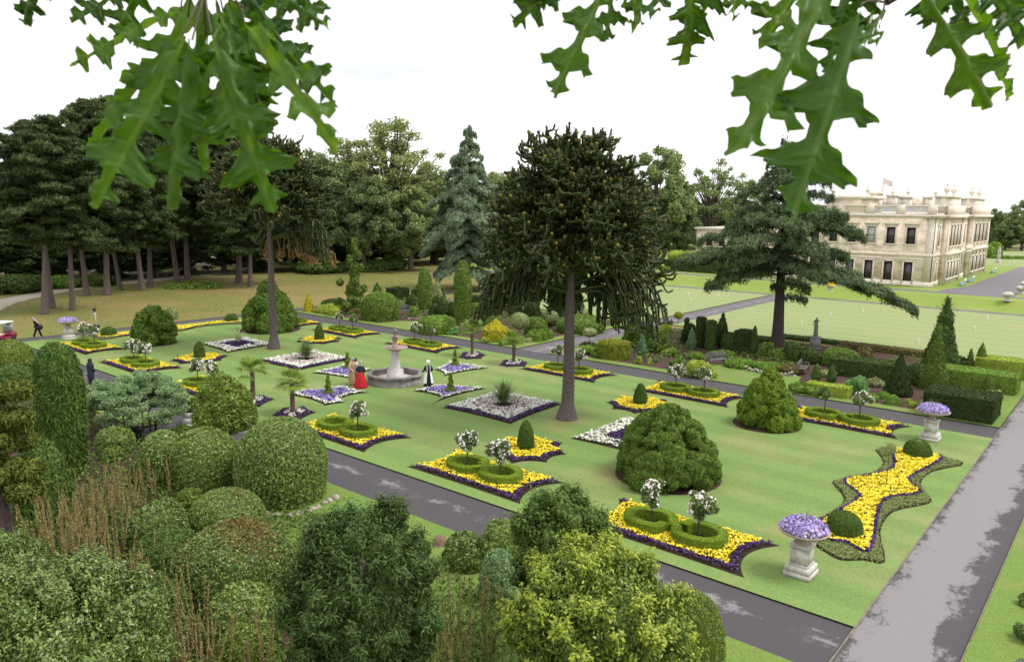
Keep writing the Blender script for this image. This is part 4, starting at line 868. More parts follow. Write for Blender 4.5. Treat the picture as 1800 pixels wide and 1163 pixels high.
def rockwall(pts, lab, h=.45, size=.28, name='rock_wall'):
    P = catmull(pts, 12); L = np.r_[0, np.cumsum(np.linalg.norm(np.diff(P, axis=0), axis=1))]; mb = MB(); r = np.random.default_rng(int(abs(pts[0][0]) * 10))
    for row in range(max(1, int(h / .17))):
        s = r.uniform(0, size)
        while s < L[-1]:
            q = np.array([np.interp(s, L, P[:, 0]), np.interp(s, L, P[:, 1]), row * .16 + .08]) + r.normal(size=3) * .04; V = ICO1[0] * r.uniform(.5, 1.15, 3) * [size * .65, size * .65, .11]
            V = V + r.normal(size=V.shape) * .018; a = r.uniform(0, 3); c, s_ = math.cos(a), math.sin(a); V[:, :2] = V[:, :2] @ np.array([[c, s_], [-s_, c]])
            mb.add(V + q, ICO1[1]); s += size * r.uniform(.7, 1.3)
    return tag(mb.build(name, M_rock), lab, 'rock wall')
rockwall([G(1200, 661)[:2], G(1222, 657)[:2], G(1240, 652)[:2], G(1245, 644)[:2]], 'low rubble edging left of the grey bench', .35)
rockwall([G(1290, 645)[:2], G(1320, 653)[:2], G(1360, 660)[:2], G(1396, 662)[:2]], 'low dry stone rubble wall behind the rounded cypress', .5)
rockwall([G(1394, 686)[:2], G(1408, 692)[:2]], 'few loose rocks right of the rounded cypress', .2)
rockwall([G(715, 562)[:2], G(735, 561)[:2], G(755, 558)[:2]], 'low rock edging right of the bench, near the big dome', .3)
rockwall([G(468, 905)[:2], G(500, 908)[:2], G(545, 899)[:2], G(596, 873)[:2]], 'low stone edging at the foot of the largest clipped dome', .3, .34)
p = G(774, 958); o = MB().add(*lathe([(.3, 0), (.22, .1), (.2, .3), (.01, .31)], 14)).build('tree_stump', plain('cut_wood', (.24, .15, .10), .9, scale=6, col2=(.13, .08, .055)), loc=(p[0], p[1], .02)); tag(o, 'freshly cut low reddish tree stump at the grass edge', 'stump')
# ------------------------------------------------------------------ shrubs and topiary
K = dict(
    mid=leafmat('clipped_mid_leaves', (.040, .075, .018), (.075, .125, .03), (.125, .185, .055), .15, 2),
    grn=leafmat('clipped_bright_leaves', (.055, .11, .022), (.095, .165, .036), (.15, .225, .06), .18, 2),
    drk=leafmat('clipped_dark_leaves', (.016, .032, .012), (.032, .056, .019), (.06, .09, .032), .1, 2),
    vdk=leafmat('yew_dark_leaves', (.012, .022, .009), (.022, .038, .014), (.04, .06, .022), .08, 2),
    lim=leafmat('lime_leaves', (.12, .17, .03), (.19, .25, .05), (.27, .32, .09), .2, 3),
    gld=leafmat('golden_leaves', (.16, .16, .015), (.27, .25, .025), (.40, .36, .05), .2, 3),
    gry=leafmat('grey_green_foliage', (.09, .12, .07), (.15, .185, .11), (.22, .25, .16), .15, 3),
    blu=leafmat('blue_green_foliage', (.05, .10, .07), (.085, .15, .105), (.13, .20, .145), .2, 2),
    olv=leafmat('olive_leaves', (.075, .095, .016), (.125, .145, .024), (.19, .20, .04), .15, 2),
    brn=leafmat('bronze_leaves', (.06, .045, .028), (.10, .085, .045), (.15, .14, .07), .15, 2),
    fir=leafmat('fir_needles', (.022, .045, .016), (.042, .08, .028), (.075, .12, .045), .1, 2),
    firl=leafmat('light_fir_needles', (.04, .07, .018), (.07, .115, .03), (.11, .165, .05), .1, 2),
    teal=leafmat('teal_leaves', (.06, .13, .06), (.10, .20, .095), (.16, .27, .14), .25, 2),
)
_sd = [0]
SG = {}
def shrub(kind, x, yb, yt, w, col, label, name=None, cat='shrub', group=None, z=.02, k=1.9, d=None, leafk=.55, cov=2.3, **kw):
    _sd[0] += 1; sd = _sd[0]; u, v, h, wm, D = spot(x, yb, yt, w); h = max(h - z, .2); L = leafsize(D, k); Wd = L * leafk
    m = K[col]
    if kind in ('loose', 'open'):
        n = kw.get('n', 16); r = np.random.default_rng(sd); q = sphpts(n * 3, r); q[:, 2] = np.abs(q[:, 2]); q = q[:n]
        rad = wm * r.uniform(.17, .27, n); C = q * np.array([wm / 2, wm / 2, h]) * r.uniform(.45, .8, (n, 1)); C[:, 2] = np.clip(C[:, 2], rad * .6, h - rad * .8)
        Rd = np.c_[rad, rad, rad * min(1.2, max(.6, h / wm * 1.2))]
        mb = lumps(C, Rd, L * 1.1, Wd * 1.1, 1.5 if kind == 'loose' else .8, .8, sd, hull=.75 if kind == 'loose' else 0, reject=.7, shell=.2 if kind == 'loose' else .4, spray=kw.get('spray', 0), pit=(wm * .05, wm * .2))
        cc = C.mean(0)
        for c in C[:8]: mb.add(*tube([(0, 0, 0), cc * [.5, .5, .7], c], [.03, .02, .008], 4), mat=1)
        o = mb.build(name or 'loose_shrub', [m, M_stem], loc=(u, v, z))
    elif kind == 'box':
        lx, ly = kw['lx'], kw['ly']; o = hedgebox(lx, ly, h, L, Wd, cov, sd, .035, batter=kw.get('batter', 0)).build(name or 'clipped_hedge', m, loc=(u + kw.get('du', 0), v + kw.get('dv', 0), z))
    elif kind == 'standard':
        root = thing(name or 'standard_tree', label, cat, (u, v, z), 0, group); bz = kw.get('stem', .5) * h
        MB().add(*tube([(0, 0, 0), (.02, 0, bz * .6), (0, 0, bz + .15)], [.04, .032, .03], 6)).build('trunk', M_stem, root)
        n = int(PI * wm * (h - bz) * cov / (.5 * L * Wd)); revolve(wm, h - bz, 'ball', n, L, Wd, .6, .06, 3, sd, z0=bz).build('crown', m, root); return root
    else:
        R = wm / 2; area = PI * R * R * .8 + 2 * PI * R * h * .75; spray = kw.get('spray', 0)
        if spray: L, Wd = L * 1.6, L * .4
        n = int(area * cov / (.5 * L * Wd)); n = min(n, 70000)
        o = revolve(wm, h, kind, n, L, Wd, kw.get('tilt', .55), kw.get('wob', .055), kw.get('wobk', 2.2), sd, hull=kw.get('hull', .92), depthj=kw.get('dj', .05), spray=spray, d=d, pit=(min(.12, wm * .05), max(.22, wm * .13))).build(name or ('clipped_' + kind), m, loc=(u, v, z))
    return tag(o, label, cat, group)
S = shrub
g1 = 'clipped shrubs of the far border'
# --- far border, left half
S('fir', 543, 549, 513, 22, 'gld', 'small golden conifer at the left end of the far border', 'golden_conifer', 'conifer', spray=1, dj=.12)
S('bun', 588, 538, 524, 46, 'drk', 'low dark hedge at the back, left of the tall loose conifer', 'low_hedge', 'hedge')
for x, yb, yt, w, n in ((568, 552, 535, 24, 'left'), (586, 556, 538, 24, 'front'), (580, 546, 533, 20, 'back'), (598, 549, 534, 22, 'right'), (607, 544, 532, 18, 'rearmost')):
    S('dome', x, yb, yt, w, 'lim', f'pale green clipped ball, the {n} one of the cluster of five', 'clipped_ball', 'topiary', 'five pale clipped balls')
S('loose', 622, 552, 536, 40, 'brn', 'low rosy brown shrub between the pale balls and the big dome')
S('fir', 663, 513, 496, 18, 'fir', 'tiny dark pointed conifer behind the big clipped dome', 'dwarf_conifer', 'conifer', spray=1, dj=.12)
S('bigdome', 668, 566, 512, 68, 'mid', 'big smooth clipped dome beside the alcove lawn, left of the bench')
S('box', 699, 531, 506, 42, 'vdk', 'dark flat topped clipped block behind the bench', lx=2.3, ly=2.0, cat='hedge', batter=.04)
S('loose', 708, 545, 526, 22, 'gry', 'airy grey leaved shrub in front of the dark clipped block', n=9)
S('dome', 728, 556, 538, 18, 'grn', 'small bright clipped egg right of the bench')
S('column', 747, 548, 468, 26, 'mid', 'tall dark green clipped column, left of the pair in the far border', 'clipped_column', 'topiary', cov=2.6)
S('loose', 731, 530, 497, 20, 'fir', 'dark rounded conifer behind the left clipped column', n=10)
S('fir', 769, 532, 488, 24, 'gry', 'grey green pointed conifer right of the left clipped column', 'grey_conifer', 'conifer', spray=1, dj=.12)
S('fir', 778, 531, 506, 14, 'fir', 'small blackish spire right of the grey conifer', 'dwarf_conifer', 'conifer', spray=1)
S('dome', 722, 543, 519, 20, 'drk', 'dark clipped egg left of the left clipped column')
S('dome', 764, 558, 533, 22, 'drk', 'dark clipped dome between the two tall columns, left one')
S('dome', 779, 560, 526, 25, 'drk', 'dark clipped dome between the two tall columns, right one')
S('dome', 770, 536, 519, 24, 'drk', 'dark clipped bun behind the pair of dark domes')
S('dome', 797, 560, 530, 24, 'drk', 'dark clipped dome touching the right tall column')
S('column', 813, 572, 456, 33, 'mid', 'tallest green clipped column, just left of the right monkey puzzle', 'clipped_column', 'topiary', cov=2.6, wob=.08)
S('dome', 836, 565, 532, 32, 'mid', 'green clipped dome right of the tallest clipped column')
S('bigdome', 767, 589, 553, 64, 'grn', 'wide smooth clipped dome at the far path edge')
S('dome', 790, 588, 556, 26, 'mid', 'clipped shoulder lump on the right of the wide dome')
S('cone', 857, 572, 530, 22, 'mid', 'dark green cone between the tallest column and golden tent')
S('fir', 872, 556, 512, 18, 'drk', 'dark slim conifer behind the golden tent topiary', 'slim_conifer', 'conifer', spray=1)
S('dome', 838, 572, 552, 22, 'gry', 'greyish clipped bun left of the green cone')
S('tent', 871, 602, 557, 46, 'gld', 'golden tent shaped topiary with a pointed roof', 'tent_topiary', 'topiary', tilt=.45)
S('loose', 800, 590, 573, 26, 'teal', 'pale teal bushy perennial by the far path edge', n=8)
S('open', 822, 588, 558, 32, 'gry', 'grey feathery tufts left of the far palm', n=9)
S('loose', 853, 604, 588, 22, 'lim', 'lime tuft at the left foot of the golden tent', n=7)
S('loose', 895, 608, 588, 34, 'grn', 'leafy low shrub behind the palm right of the golden tent', n=8)
S('standard', 913, 597, 549, 32, 'gry', 'grey variegated standard ball right of the golden tent', stem=.35)
S('dome', 942, 590, 556, 42, 'mid', 'rounded green hedge end behind the grey standard ball')
S('dome', 962, 574, 551, 36, 'drk', 'dark rounded hedge behind the little pots of topiary')
S('standard', 970, 578, 546, 24, 'gry', 'pale clipped globe on a short stem left of the right monkey puzzle trunk', stem=.25)
S('bigdome', 1021, 589, 553, 88, 'mid', 'long low rounded hedge behind the right monkey puzzle trunk', cov=2)
S('standard', 1026, 566, 542, 24, 'gry', 'pale clipped globe on top of the long rounded hedge', stem=.15)
for i, (x, yb, yt, w, n) in enumerate(((932, 597, 581, 14, 'far left'), (946, 602, 583, 14, 'front left'), (956, 600, 581, 12, 'front right'), (966, 597, 579, 13, 'far right'), (950, 592, 577, 12, 'middle'), (940, 593, 578, 12, 'back left'), (960, 590, 576, 11, 'back right'))):
    S('dome', x, yb, yt, w, 'grn', f'little clipped bun, {n} of the group of seven', 'clipped_bun', 'topiary', 'seven little clipped buns')
S('bun', 930, 602, 593, 16, 'gry', 'flat grey cushion left of the seven little buns')
S('dome', 905, 560, 518, 26, 'drk', 'dark clipped shape under the left side of the right monkey puzzle')
S('dome', 935, 562, 528, 32, 'vdk', 'very dark round clipped shape under the right monkey puzzle')
S('dome', 985, 560, 522, 42, 'vdk', 'dark domed hedge hidden behind hanging monkey puzzle branches')
S('dome', 1015, 553, 524, 26, 'drk', 'dark clipped ball right of the monkey puzzle trunk, near the croquet lawn')
S('box', 838, 545, 520, 55, 'drk', 'dark back hedge between the tall column and monkey puzzle', lx=1.6, ly=5.5, cat='hedge')
S('standard', 1036, 614, 576, 26, 'gry', 'pale grey standard ball on a thin stem by the crossing path', stem=.55)
S('bun', 1035, 612, 601, 34, 'drk', 'low clipped hedge at the foot of the pale standard ball')
S('loose', 1032, 625, 606, 46, 'grn', 'leafy green shrub left of the olive drum hedge, front', n=9)
S('loose', 1050, 629, 610, 36, 'grn', 'leafy green shrub touching the left side of the olive drum hedge', n=8)
# --- far border, right half
S('drum', 1079, 634, 598, 58, 'olv', 'olive gold clipped drum hedge by the far path', 'drum_hedge', 'topiary')
S('loose', 1113, 612, 545, 44, 'firl', 'tall loose green conifer behind the olive drum hedge', 'bushy_conifer', 'conifer', n=20)
S('loose', 1150, 622, 560, 48, 'firl', 'bushy green conifer right of the olive drum hedge', 'bushy_conifer', 'conifer', n=20)
S('loose', 1168, 585, 564, 24, 'lim', 'bright lime shrub by the croquet lawn path', n=9)
S('flame', 1128, 628, 586, 19, 'blu', 'blue green upright little conifer above bare soil', 'dwarf_conifer', 'conifer', spray=1)
S('loose', 1139, 608, 574, 24, 'grn', 'mid green shrub behind the blue green upright conifer', n=9)
S('fir', 1170, 620, 588, 22, 'firl', 'pointed green conifer left of the dark columns', 'dwarf_conifer', 'conifer', spray=1)
S('flame', 1215, 615, 575, 18, 'blu', 'pale blue upright conifer in front of the dark columns', 'blue_conifer', 'conifer', spray=1)
S('loose', 1208, 606, 546, 32, 'vdk', 'ragged dark yew with spreading top, left of the dark columns', 'ragged_yew', 'conifer', n=16, spray=.3)
S('drum', 1231, 612, 556, 19, 'vdk', 'blackish clipped column second from the left of the dark row', 'clipped_column', 'topiary')
S('drum', 1248, 617, 562, 20, 'drk', 'dark green square clipped column in the middle of the dark row', 'clipped_column', 'topiary')
S('flame', 1268, 613, 548, 26, 'vdk', 'dark clipped column with a ragged topknot', 'clipped_column', 'topiary', spray=1, dj=.12)
S('standard', 1192, 570, 548, 16, 'olv', 'small olive topiary ball at the edge of the croquet lawn', stem=.4)
S('bigdome', 1284, 619, 584, 38, 'drk', 'dark dome topiary right of the dark columns')
S('box', 1308, 621, 580, 24, 'vdk', 'blackish clipped block between dark dome and slim column', lx=1.5, ly=1.3, cat='hedge')
S('flame', 1324, 627, 572, 18, 'drk', 'slim dark spire right of the dark clipped block', 'slim_conifer', 'conifer', spray=1)
S('loose', 1345, 632, 592, 32, 'mid', 'leafy green shrub left of the cedar trunk', n=12)
S('box', 1300, 600, 589, 60, 'drk', 'long dark low hedge along the croquet lawn left of the cedar', lx=1.5, ly=6.0, cat='hedge')
S('box', 1425, 605, 594, 90, 'drk', 'long dark low hedge along the croquet lawn by the statue', lx=1.4, ly=6.0, cat='hedge')
S('box', 1560, 626, 610, 110, 'brn', 'brownish low hedge along the croquet lawn right of the statue', lx=1.5, ly=7.5, cat='hedge')
S('loose', 1522, 632, 604, 40, 'brn', 'purplish brown shrub behind the wide clipped mound', n=10)
S('open', 1478, 618, 598, 30, 'brn', 'tufted bronze shrub between statue and brown hedge', n=8)
S('dome', 1375, 636, 612, 35, 'mid', 'clipped cube like bush with rounded edges at the foot of the cedar')
S('dome', 1391, 638, 600, 34, 'drk', 'dark clipped dome right of the cedar trunk')
S('dome', 1420, 641, 609, 36, 'drk', 'dark round bush in front of the statue plinth')
S('bigdome', 1476, 647, 612, 68, 'mid', 'wide clipped leafy mound right of the statue')
S('box', 1517, 668, 632, 86, 'drk', 'dark glossy clipped hedge left of the yew cone', lx=2.4, ly=4.4, cat='hedge')
S('loose', 1565, 660, 616, 26, 'blu', 'blue grey conifer behind the yew cone', 'blue_conifer', 'conifer', n=12)
S('cone', 1577, 699, 617, 50, 'vdk', 'dark clipped yew cone standing on bare soil', 'yew_cone', 'topiary', cov=2.8)
S('dome', 1610, 678, 638, 46, 'drk', 'dark green bush between yew cone and green fir')
S('fir', 1652, 664, 521, 72, 'fir', 'tall dark pointed fir beside the croquet lawn', 'tall_fir', 'conifer', spray=-.3, dj=.2, wob=.12, wobk=5, hull=.72, cov=2.6, tilt=.7)
S('fir', 1639, 688, 566, 52, 'firl', 'lighter green fir in front of the tall dark fir', 'green_fir', 'conifer', spray=-.3, dj=.2, wob=.12, wobk=5, hull=.72, cov=2.6, tilt=.7)
S('flame', 1703, 656, 612, 15, 'firl', 'left shoot of the twin upright junipers', 'upright_juniper', 'conifer', spray=1, dj=.15)
S('flame', 1722, 657, 602, 22, 'firl', 'right taller shoot of the twin upright junipers', 'upright_juniper', 'conifer', spray=1, dj=.15)
S('loose', 1690, 655, 622, 22, 'fir', 'dark low shrub left of the twin junipers', n=8)
S('box', 1770, 668, 631, 90, 'lim', 'long yellow green hedge at the right edge by the croquet lawn', lx=2.2, ly=6.0, cat='hedge', dv=-1.0)
S('box', 1712, 690, 650, 100, 'grn', 'broad green clipped hedge behind the square hedge', lx=2.4, ly=5.0, cat='hedge')
for x, yb, yt, w, n in ((1740, 693, 657, 26, 'left'), (1757, 691, 656, 26, 'middle'), (1772, 684, 655, 26, 'right')): S('dome', x, yb, yt, w, 'mid', f'clipped green ball beside the grass strip, {n} one of three', 'clipped_ball', 'topiary', 'three balls by the verge')
root_ = S('box', 1690, 741, 690, 100, 'vdk', 'big square cut dark hedge with a light top by the far path corner', lx=3.0, ly=3.6, cat='hedge', cov=2.8, du=.2, dv=.1)
root_.data.materials.append(K['olv'])
S('loose', 1742, 706, 680, 40, 'gry', 'pale variegated shrub behind the square cut hedge', n=10)
S('loose', 1634, 702, 682, 20, 'gld', 'small yellow leaved shrub left of the square cut hedge', n=8)
S('box', 1455, 700, 675, 62, 'lim', 'low pale green clipped hedge by the far path', lx=1.1, ly=2.7, cat='hedge')
S('loose', 1478, 690, 668, 30, 'gld', 'golden low shrub at the end of the pale green hedge', n=9)
S('loose', 1505, 699, 660, 44, 'teal', 'teal green broad leaved shrub by the far path', n=12)
S('flame', 1434, 672, 638, 20, 'fir', 'left one of two dark upright junipers near the benches', 'upright_juniper', 'conifer', spray=1, dj=.15)
S('flame', 1461, 674, 640, 18, 'fir', 'right one of two dark upright junipers near the benches', 'upright_juniper', 'conifer', spray=1, dj=.15)
S('open', 1540, 682, 655, 34, 'gry', 'spiky grey plant clump left of the yew cone', n=9)
for x, yb, yt, w, c, n in ((1533, 706, 691, 22, 'grn', 'left'), (1553, 702, 688, 22, 'grn', 'back'), (1568, 714, 694, 28, 'grn', 'largest front')): S('bun', x, yb, yt, w, c, f'feathery green cushion shrub on bare soil, {n} one of three', 'cushion_shrub', spray=1)
for x, yb, yt, w, n in ((1597, 709, 701, 12, 'left'), (1605, 716, 706, 15, 'front'), (1623, 714, 704, 15, 'right')): S('dome', x, yb, yt, w, 'lim', f'tiny pale lime cushion, {n} one of three by the square hedge', 'lime_cushion')
S('loose', 1230, 668, 628, 52, 'lim', 'pale green rose bush left of the grey bench', n=12)
S('loose', 1300, 650, 628, 60, 'grn', 'leafy rose bushes above the rubble wall, left part', n=14)
S('loose', 1350, 656, 634, 56, 'grn', 'leafy rose bushes above the rubble wall, middle part', n=14)
S('loose', 1392, 660, 640, 44, 'brn', 'reddish rose bushes above the rubble wall, right part', n=12)
S('loose', 1270, 630, 614, 46, 'grn', 'leafy bush behind the grey bench', n=12)
S('loose', 1225, 634, 614, 36, 'grn', 'green leafy bush left behind the grey bench', n=10)
S('loose', 1195, 650, 622, 36, 'mid', 'green perennial clump above the soil, right of the drum hedge', n=10)
S('loose', 1180, 628, 605, 30, 'grn', 'leafy clump in front of the bushy conifers', n=9)
S('loose', 1122, 640, 622, 16, 'lim', 'lime leaved little plant on the bare soil', n=7)
S('loose', 1142, 641, 630, 11, 'lim', 'tiny yellowish cushion on the bare soil', n=5)
S('loose', 1152, 639, 627, 13, 'blu', 'tiny blue grey cushion on the bare soil', n=5)
S('loose', 1172, 624, 610, 18, 'gld', 'small yellow flowered plant on the bare soil', n=6)
S('loose', 1160, 612, 596, 22, 'grn', 'small leafy plant behind the yellow flowered plant', n=6)
S('loose', 1418, 695, 668, 56, 'grn', 'sprawling pale leafed bush by the loose rocks', n=14)
S('loose', 1448, 664, 648, 40, 'gry', 'greyish low bush between the two junipers', n=9)
# bushy conifer at the back of the far border
root = thing('loose_conifer', 'tall loose irregular conifer beside the big clipped dome', 'conifer', (*spot(624, 552, 424, 36)[:2], .02)); u, v, h, wm, D = spot(624, 552, 424, 36)
r = np.random.default_rng(3); n = 46; zz = np.linspace(.06, 1, n) * h; C = np.c_[r.normal(size=(n, 2)) * (wm * .28 * (1 - (zz / h) ** 2 * .8))[:, None], zz]; Rd = np.c_[np.full((n, 2), wm * .24) * (1.1 - .75 * zz[:, None] / h), np.full(n, .45)]
lumps(C, Rd, .3, .1, 1.5, .7, 4, hull=.6, spray=.3).build('crown', K['firl'], root); MB().add(*tube([(0, 0, 0), (0, 0, h * .97)], [.16, .03], 6)).build('trunk', M_stem, root)

# --- the four big mounded cypresses
M_cyp = leafmat('cypress_sprays', (.028, .058, .014), (.06, .105, .024), (.11, .17, .042), .12, 1.6)
M_cyp2 = leafmat('cypress_bright_sprays', (.035, .07, .012), (.08, .135, .022), (.15, .215, .04), .12, 1.6)
def cypress(x, yb, yt, w, label, seed, mat, pointy=False, two=False, nl=95):
    u, v, h, wm, D = spot(x, yb, yt, w, .47); r = np.random.default_rng(seed); R = wm / 2
    t = r.uniform(.02, 1, nl) ** .85; a = r.uniform(0, 2 * PI, nl); f = np.clip(1 - t ** (1.3 if pointy else 2.3), 0, 1) ** (.8 if pointy else .55) * np.where(t < .15, .86 + t, 1)
    C = np.stack([f * R * .80 * np.cos(a), f * R * .80 * np.sin(a), t * h * .89], -1); C[:, 2] = np.maximum(C[:, 2], .25)
    if two: C[:, 0] += np.where(C[:, 1] < 0, -.1, .1) * R; C[C[:, 1] < -.1 * R, 2] *= .88
    Rd = (R * r.uniform(.17, .29, nl) * (1.05 - .3 * t)); Rd = np.c_[Rd, Rd, Rd * 1.05]
    C = np.r_[C, np.c_[np.zeros((6, 2)), np.linspace(.12, .80, 6) * h]]; Rd = np.r_[Rd, np.repeat((R * .64 * np.clip(1 - np.linspace(.1, .95, 6) ** 2.2, .15, 1))[:, None], 3, 1)]
    root = thing('mounded_cypress', label, 'conifer', (u, v, LZ), 0, 'big mounded cypresses on the lawn'); L = leafsize(D, 1.9)
    lumps(C, Rd, L, L * .5, 1.7, .8, seed, hull=.84, reject=.82, shell=.12, spray=.5, floor=.02, sub=ICO2, pit=(.20, .42)).build('crown', mat, root)
    for k in range(4): MB().add(*tube([(.12 * k - .2, .1 * (k % 2), 0), (.2 * k - .3, .15 * (k % 2), .5)], [.12, .08], 6)).build('trunk', M_stem, root)
    c = G(x, yb); soil = blob(u, v, R * .96, R * .96); polysheet('mulch_ring', [(p[0], p[1]) for p in soil], M_mulch, LZ + .005)
cypress(1172, 868, 714, 192, 'largest mounded green cypress, nearest the camera, with two rounded heads', 1, M_cyp, two=True, nl=120)
cypress(1346, 762, 646, 120, 'mounded bright green cypress with a pointed head beside the far path', 2, M_cyp2, pointy=True)
cypress(272, 610, 535, 78, 'round lumpy dark green cypress on the far left of the lawn', 3, M_cyp)
cypress(475, 588, 492, 108, 'conical lumpy cypress behind the left monkey puzzle trunk', 4, M_cyp, pointy=True)
S('dome', 303, 562, 538, 20, 'gry', 'small greyish shrub behind the round lumpy cypress', n=6)
# ------------------------------------------------------------------ foreground planting on the near side of the path
F_ = dict(
    lau=leafmat('laurel_leaves', (.027, .052, .014), (.064, .108, .028), (.16, .215, .082), .2, 1.2, .38, .5),
    lau2=leafmat('clipped_laurel_leaves', (.035, .065, .02), (.085, .14, .036), (.19, .24, .085), .2, 2, .38, .5),
    gol=leafmat('golden_laurel_leaves', (.036, .066, .012), (.078, .122, .022), (.165, .205, .045), .25, .8, .4, .4),
    yew=leafmat('feathery_needles', (.014, .030, .013), (.032, .060, .023), (.07, .11, .042), .12, 1.2),
    jun=leafmat('juniper_needles', (.02, .045, .014), (.045, .085, .024), (.085, .14, .04), .12, 1.5),
    ace=leafmat('acer_leaves', (.065, .115, .075), (.115, .18, .12), (.20, .27, .185), .25, 1.5),
    bud=leafmat('seedhead_bracts', (.088, .072, .042), (.145, .12, .07), (.22, .185, .115), .1, 2),
    tip=leafmat('golden_young_leaves', (.10, .148, .018), (.16, .205, .03), (.25, .285, .06), .3, .8, .45, .3),
    stw=leafmat('straw_bracts', (.075, .078, .035), (.115, .115, .055), (.17, .165, .085), .1, 2),
    red=leafmat('red_new_leaves', (.062, .044, .022), (.10, .075, .035), (.13, .12, .05), .2, 2),
    drk=leafmat('dense_round_leaves', (.025, .05, .018), (.05, .09, .028), (.095, .15, .05), .15, 1.5),
    cov=leafmat('ground_cover_leaves', (.02, .04, .012), (.045, .08, .022), (.085, .13, .04), .15, .8),
)
K.update({'f_' + k: v for k, v in F_.items()})
def fbush(x, yb, yt, w, col, label, kind='bigdome', L=.10, cov=2.2, name=None, **kw):
    u, v, h, wm, D = spot(x, yb, yt, w, .42); _sd[0] += 1; R = wm / 2; area = PI * R * R * .9 + 2 * PI * R * h * .8; cov *= .86; n = min(110000, int(area * cov / (.5 * L * L * .5)))
    mb = revolve(wm, h, kind, n, L, L * .5, kw.get('tilt', .7), kw.get('wob', .05), kw.get('wobk', 2.2), _sd[0], hull=.86 - kw.get('wob', .05) * .6, depthj=.06, d=kw.get('d'), pit=(.11, .30))
    if 'red' in kw:
        r_ = np.random.default_rng(2)
        P = mb.V[0].reshape(-1, 4, 3).mean(1); q = Wob(3, 1.6)(P) + (P[:, 2] / h - .75) * 2.2; q2 = (q + r_.normal(size=len(q)) * .45) > kw['red']; f = mb.F[0][0]; mb.F = [(f[~q2], 0), (f[q2], 1)] + mb.F[1:]
    return tag(mb.build(name or 'clipped_bush', [K[col], F_['red']], loc=(u, v, .02)), label, 'shrub', kw.get('group'))
gA = 'clipped domes on the near side of the path'
fbush(497, 897, 734, 160, 'f_lau2', 'largest clipped dome, on stone edging beside the near path', cov=2.3, L=.095, group=gA, wob=.03)
fbush(366, 872, 750, 118, 'f_lau2', 'clipped dome with a browned top, left of the largest dome', L=.10, group=gA, red=1.05)
fbush(290, 862, 757, 84, 'f_lau2', 'clipped leafy dome at the edge of the crossing path', L=.10, group=gA)
fbush(322, 775, 747, 44, 'f_drk', 'small dark clipped dome beside the white board', 'dome', L=.11, group=gA)
fbush(205, 800, 749, 66, 'f_lau2', 'clipped dome at left beside the litter bin', L=.11, group=gA)
fbush(198, 812, 786, 44, 'f_gol', 'low golden green bush below the left clipped dome', 'dome', L=.09)
fbush(341, 870, 831, 46, 'f_gol', 'upper small golden green ball below the browned dome', 'dome', L=.08)
fbush(336, 905, 857, 50, 'f_gol', 'lower small golden green ball left of the low dome', 'dome', L=.08)
fbush(404, 958, 864, 132, 'f_lau2', 'low smooth dome with small leaves right of the golden balls', L=.07, group=gA, red=1.3)
fbush(418, 1080, 926, 200, 'f_lau', 'broad dome with bronze red new leaves', L=.10, group=gA, red=.35, wob=.08)
fbush(428, 1170, 1030, 132, 'f_lau2', 'leafy green dome in front of the bronze topped dome', L=.10, group=gA)
fbush(432, 1230, 1104, 118, 'f_gol', 'golden green dome at the bottom edge left of the dark yew', L=.08, group=gA)
fbush(300, 1100, 1010, 130, 'f_drk', 'dull green dome half hidden by the large laurel shrub', L=.09, group=gA)
fbush(283, 985, 880, 108, 'f_lau', 'leafy pale topped bush amid the brown seedheads', 'dome', L=.10, wob=.12)
fbush(300, 1040, 930, 120, 'f_drk', 'soft dark green shrub below the pale topped bush', 'dome', L=.08, wob=.12)
fbush(816, 1010, 934, 76, 'f_lau', 'small glossy bush beside the tree stump', 'dome', L=.12, wob=.12)
fbush(880, 1010, 917, 84, 'f_lau2', 'small rounded bush between the glossy bush and the dark round tree', 'dome', L=.10, wob=.1)
fbush(874, 1075, 967, 70, 'f_ace', 'blue green dome in front of the dark round tree', 'dome', L=.09)
fbush(1208, 1230, 1040, 120, 'f_gol', 'pale green small leaved bush right of the golden laurel', 'bigdome', L=.055, cov=1.8)
fbush(20, 660, 598, 80, 'f_gol', 'rounded yellow green bush in front of the golf buggy', 'dome', L=.14)
fbush(30, 700, 640, 70, 'f_drk', 'low green bush below the yellow green bush', 'dome', L=.14)
S('loose', 390, 762, 655, 112, 'f_gol', 'rounded golden green bush hiding a flower bed', 'golden_bush', n=60, k=2.6)
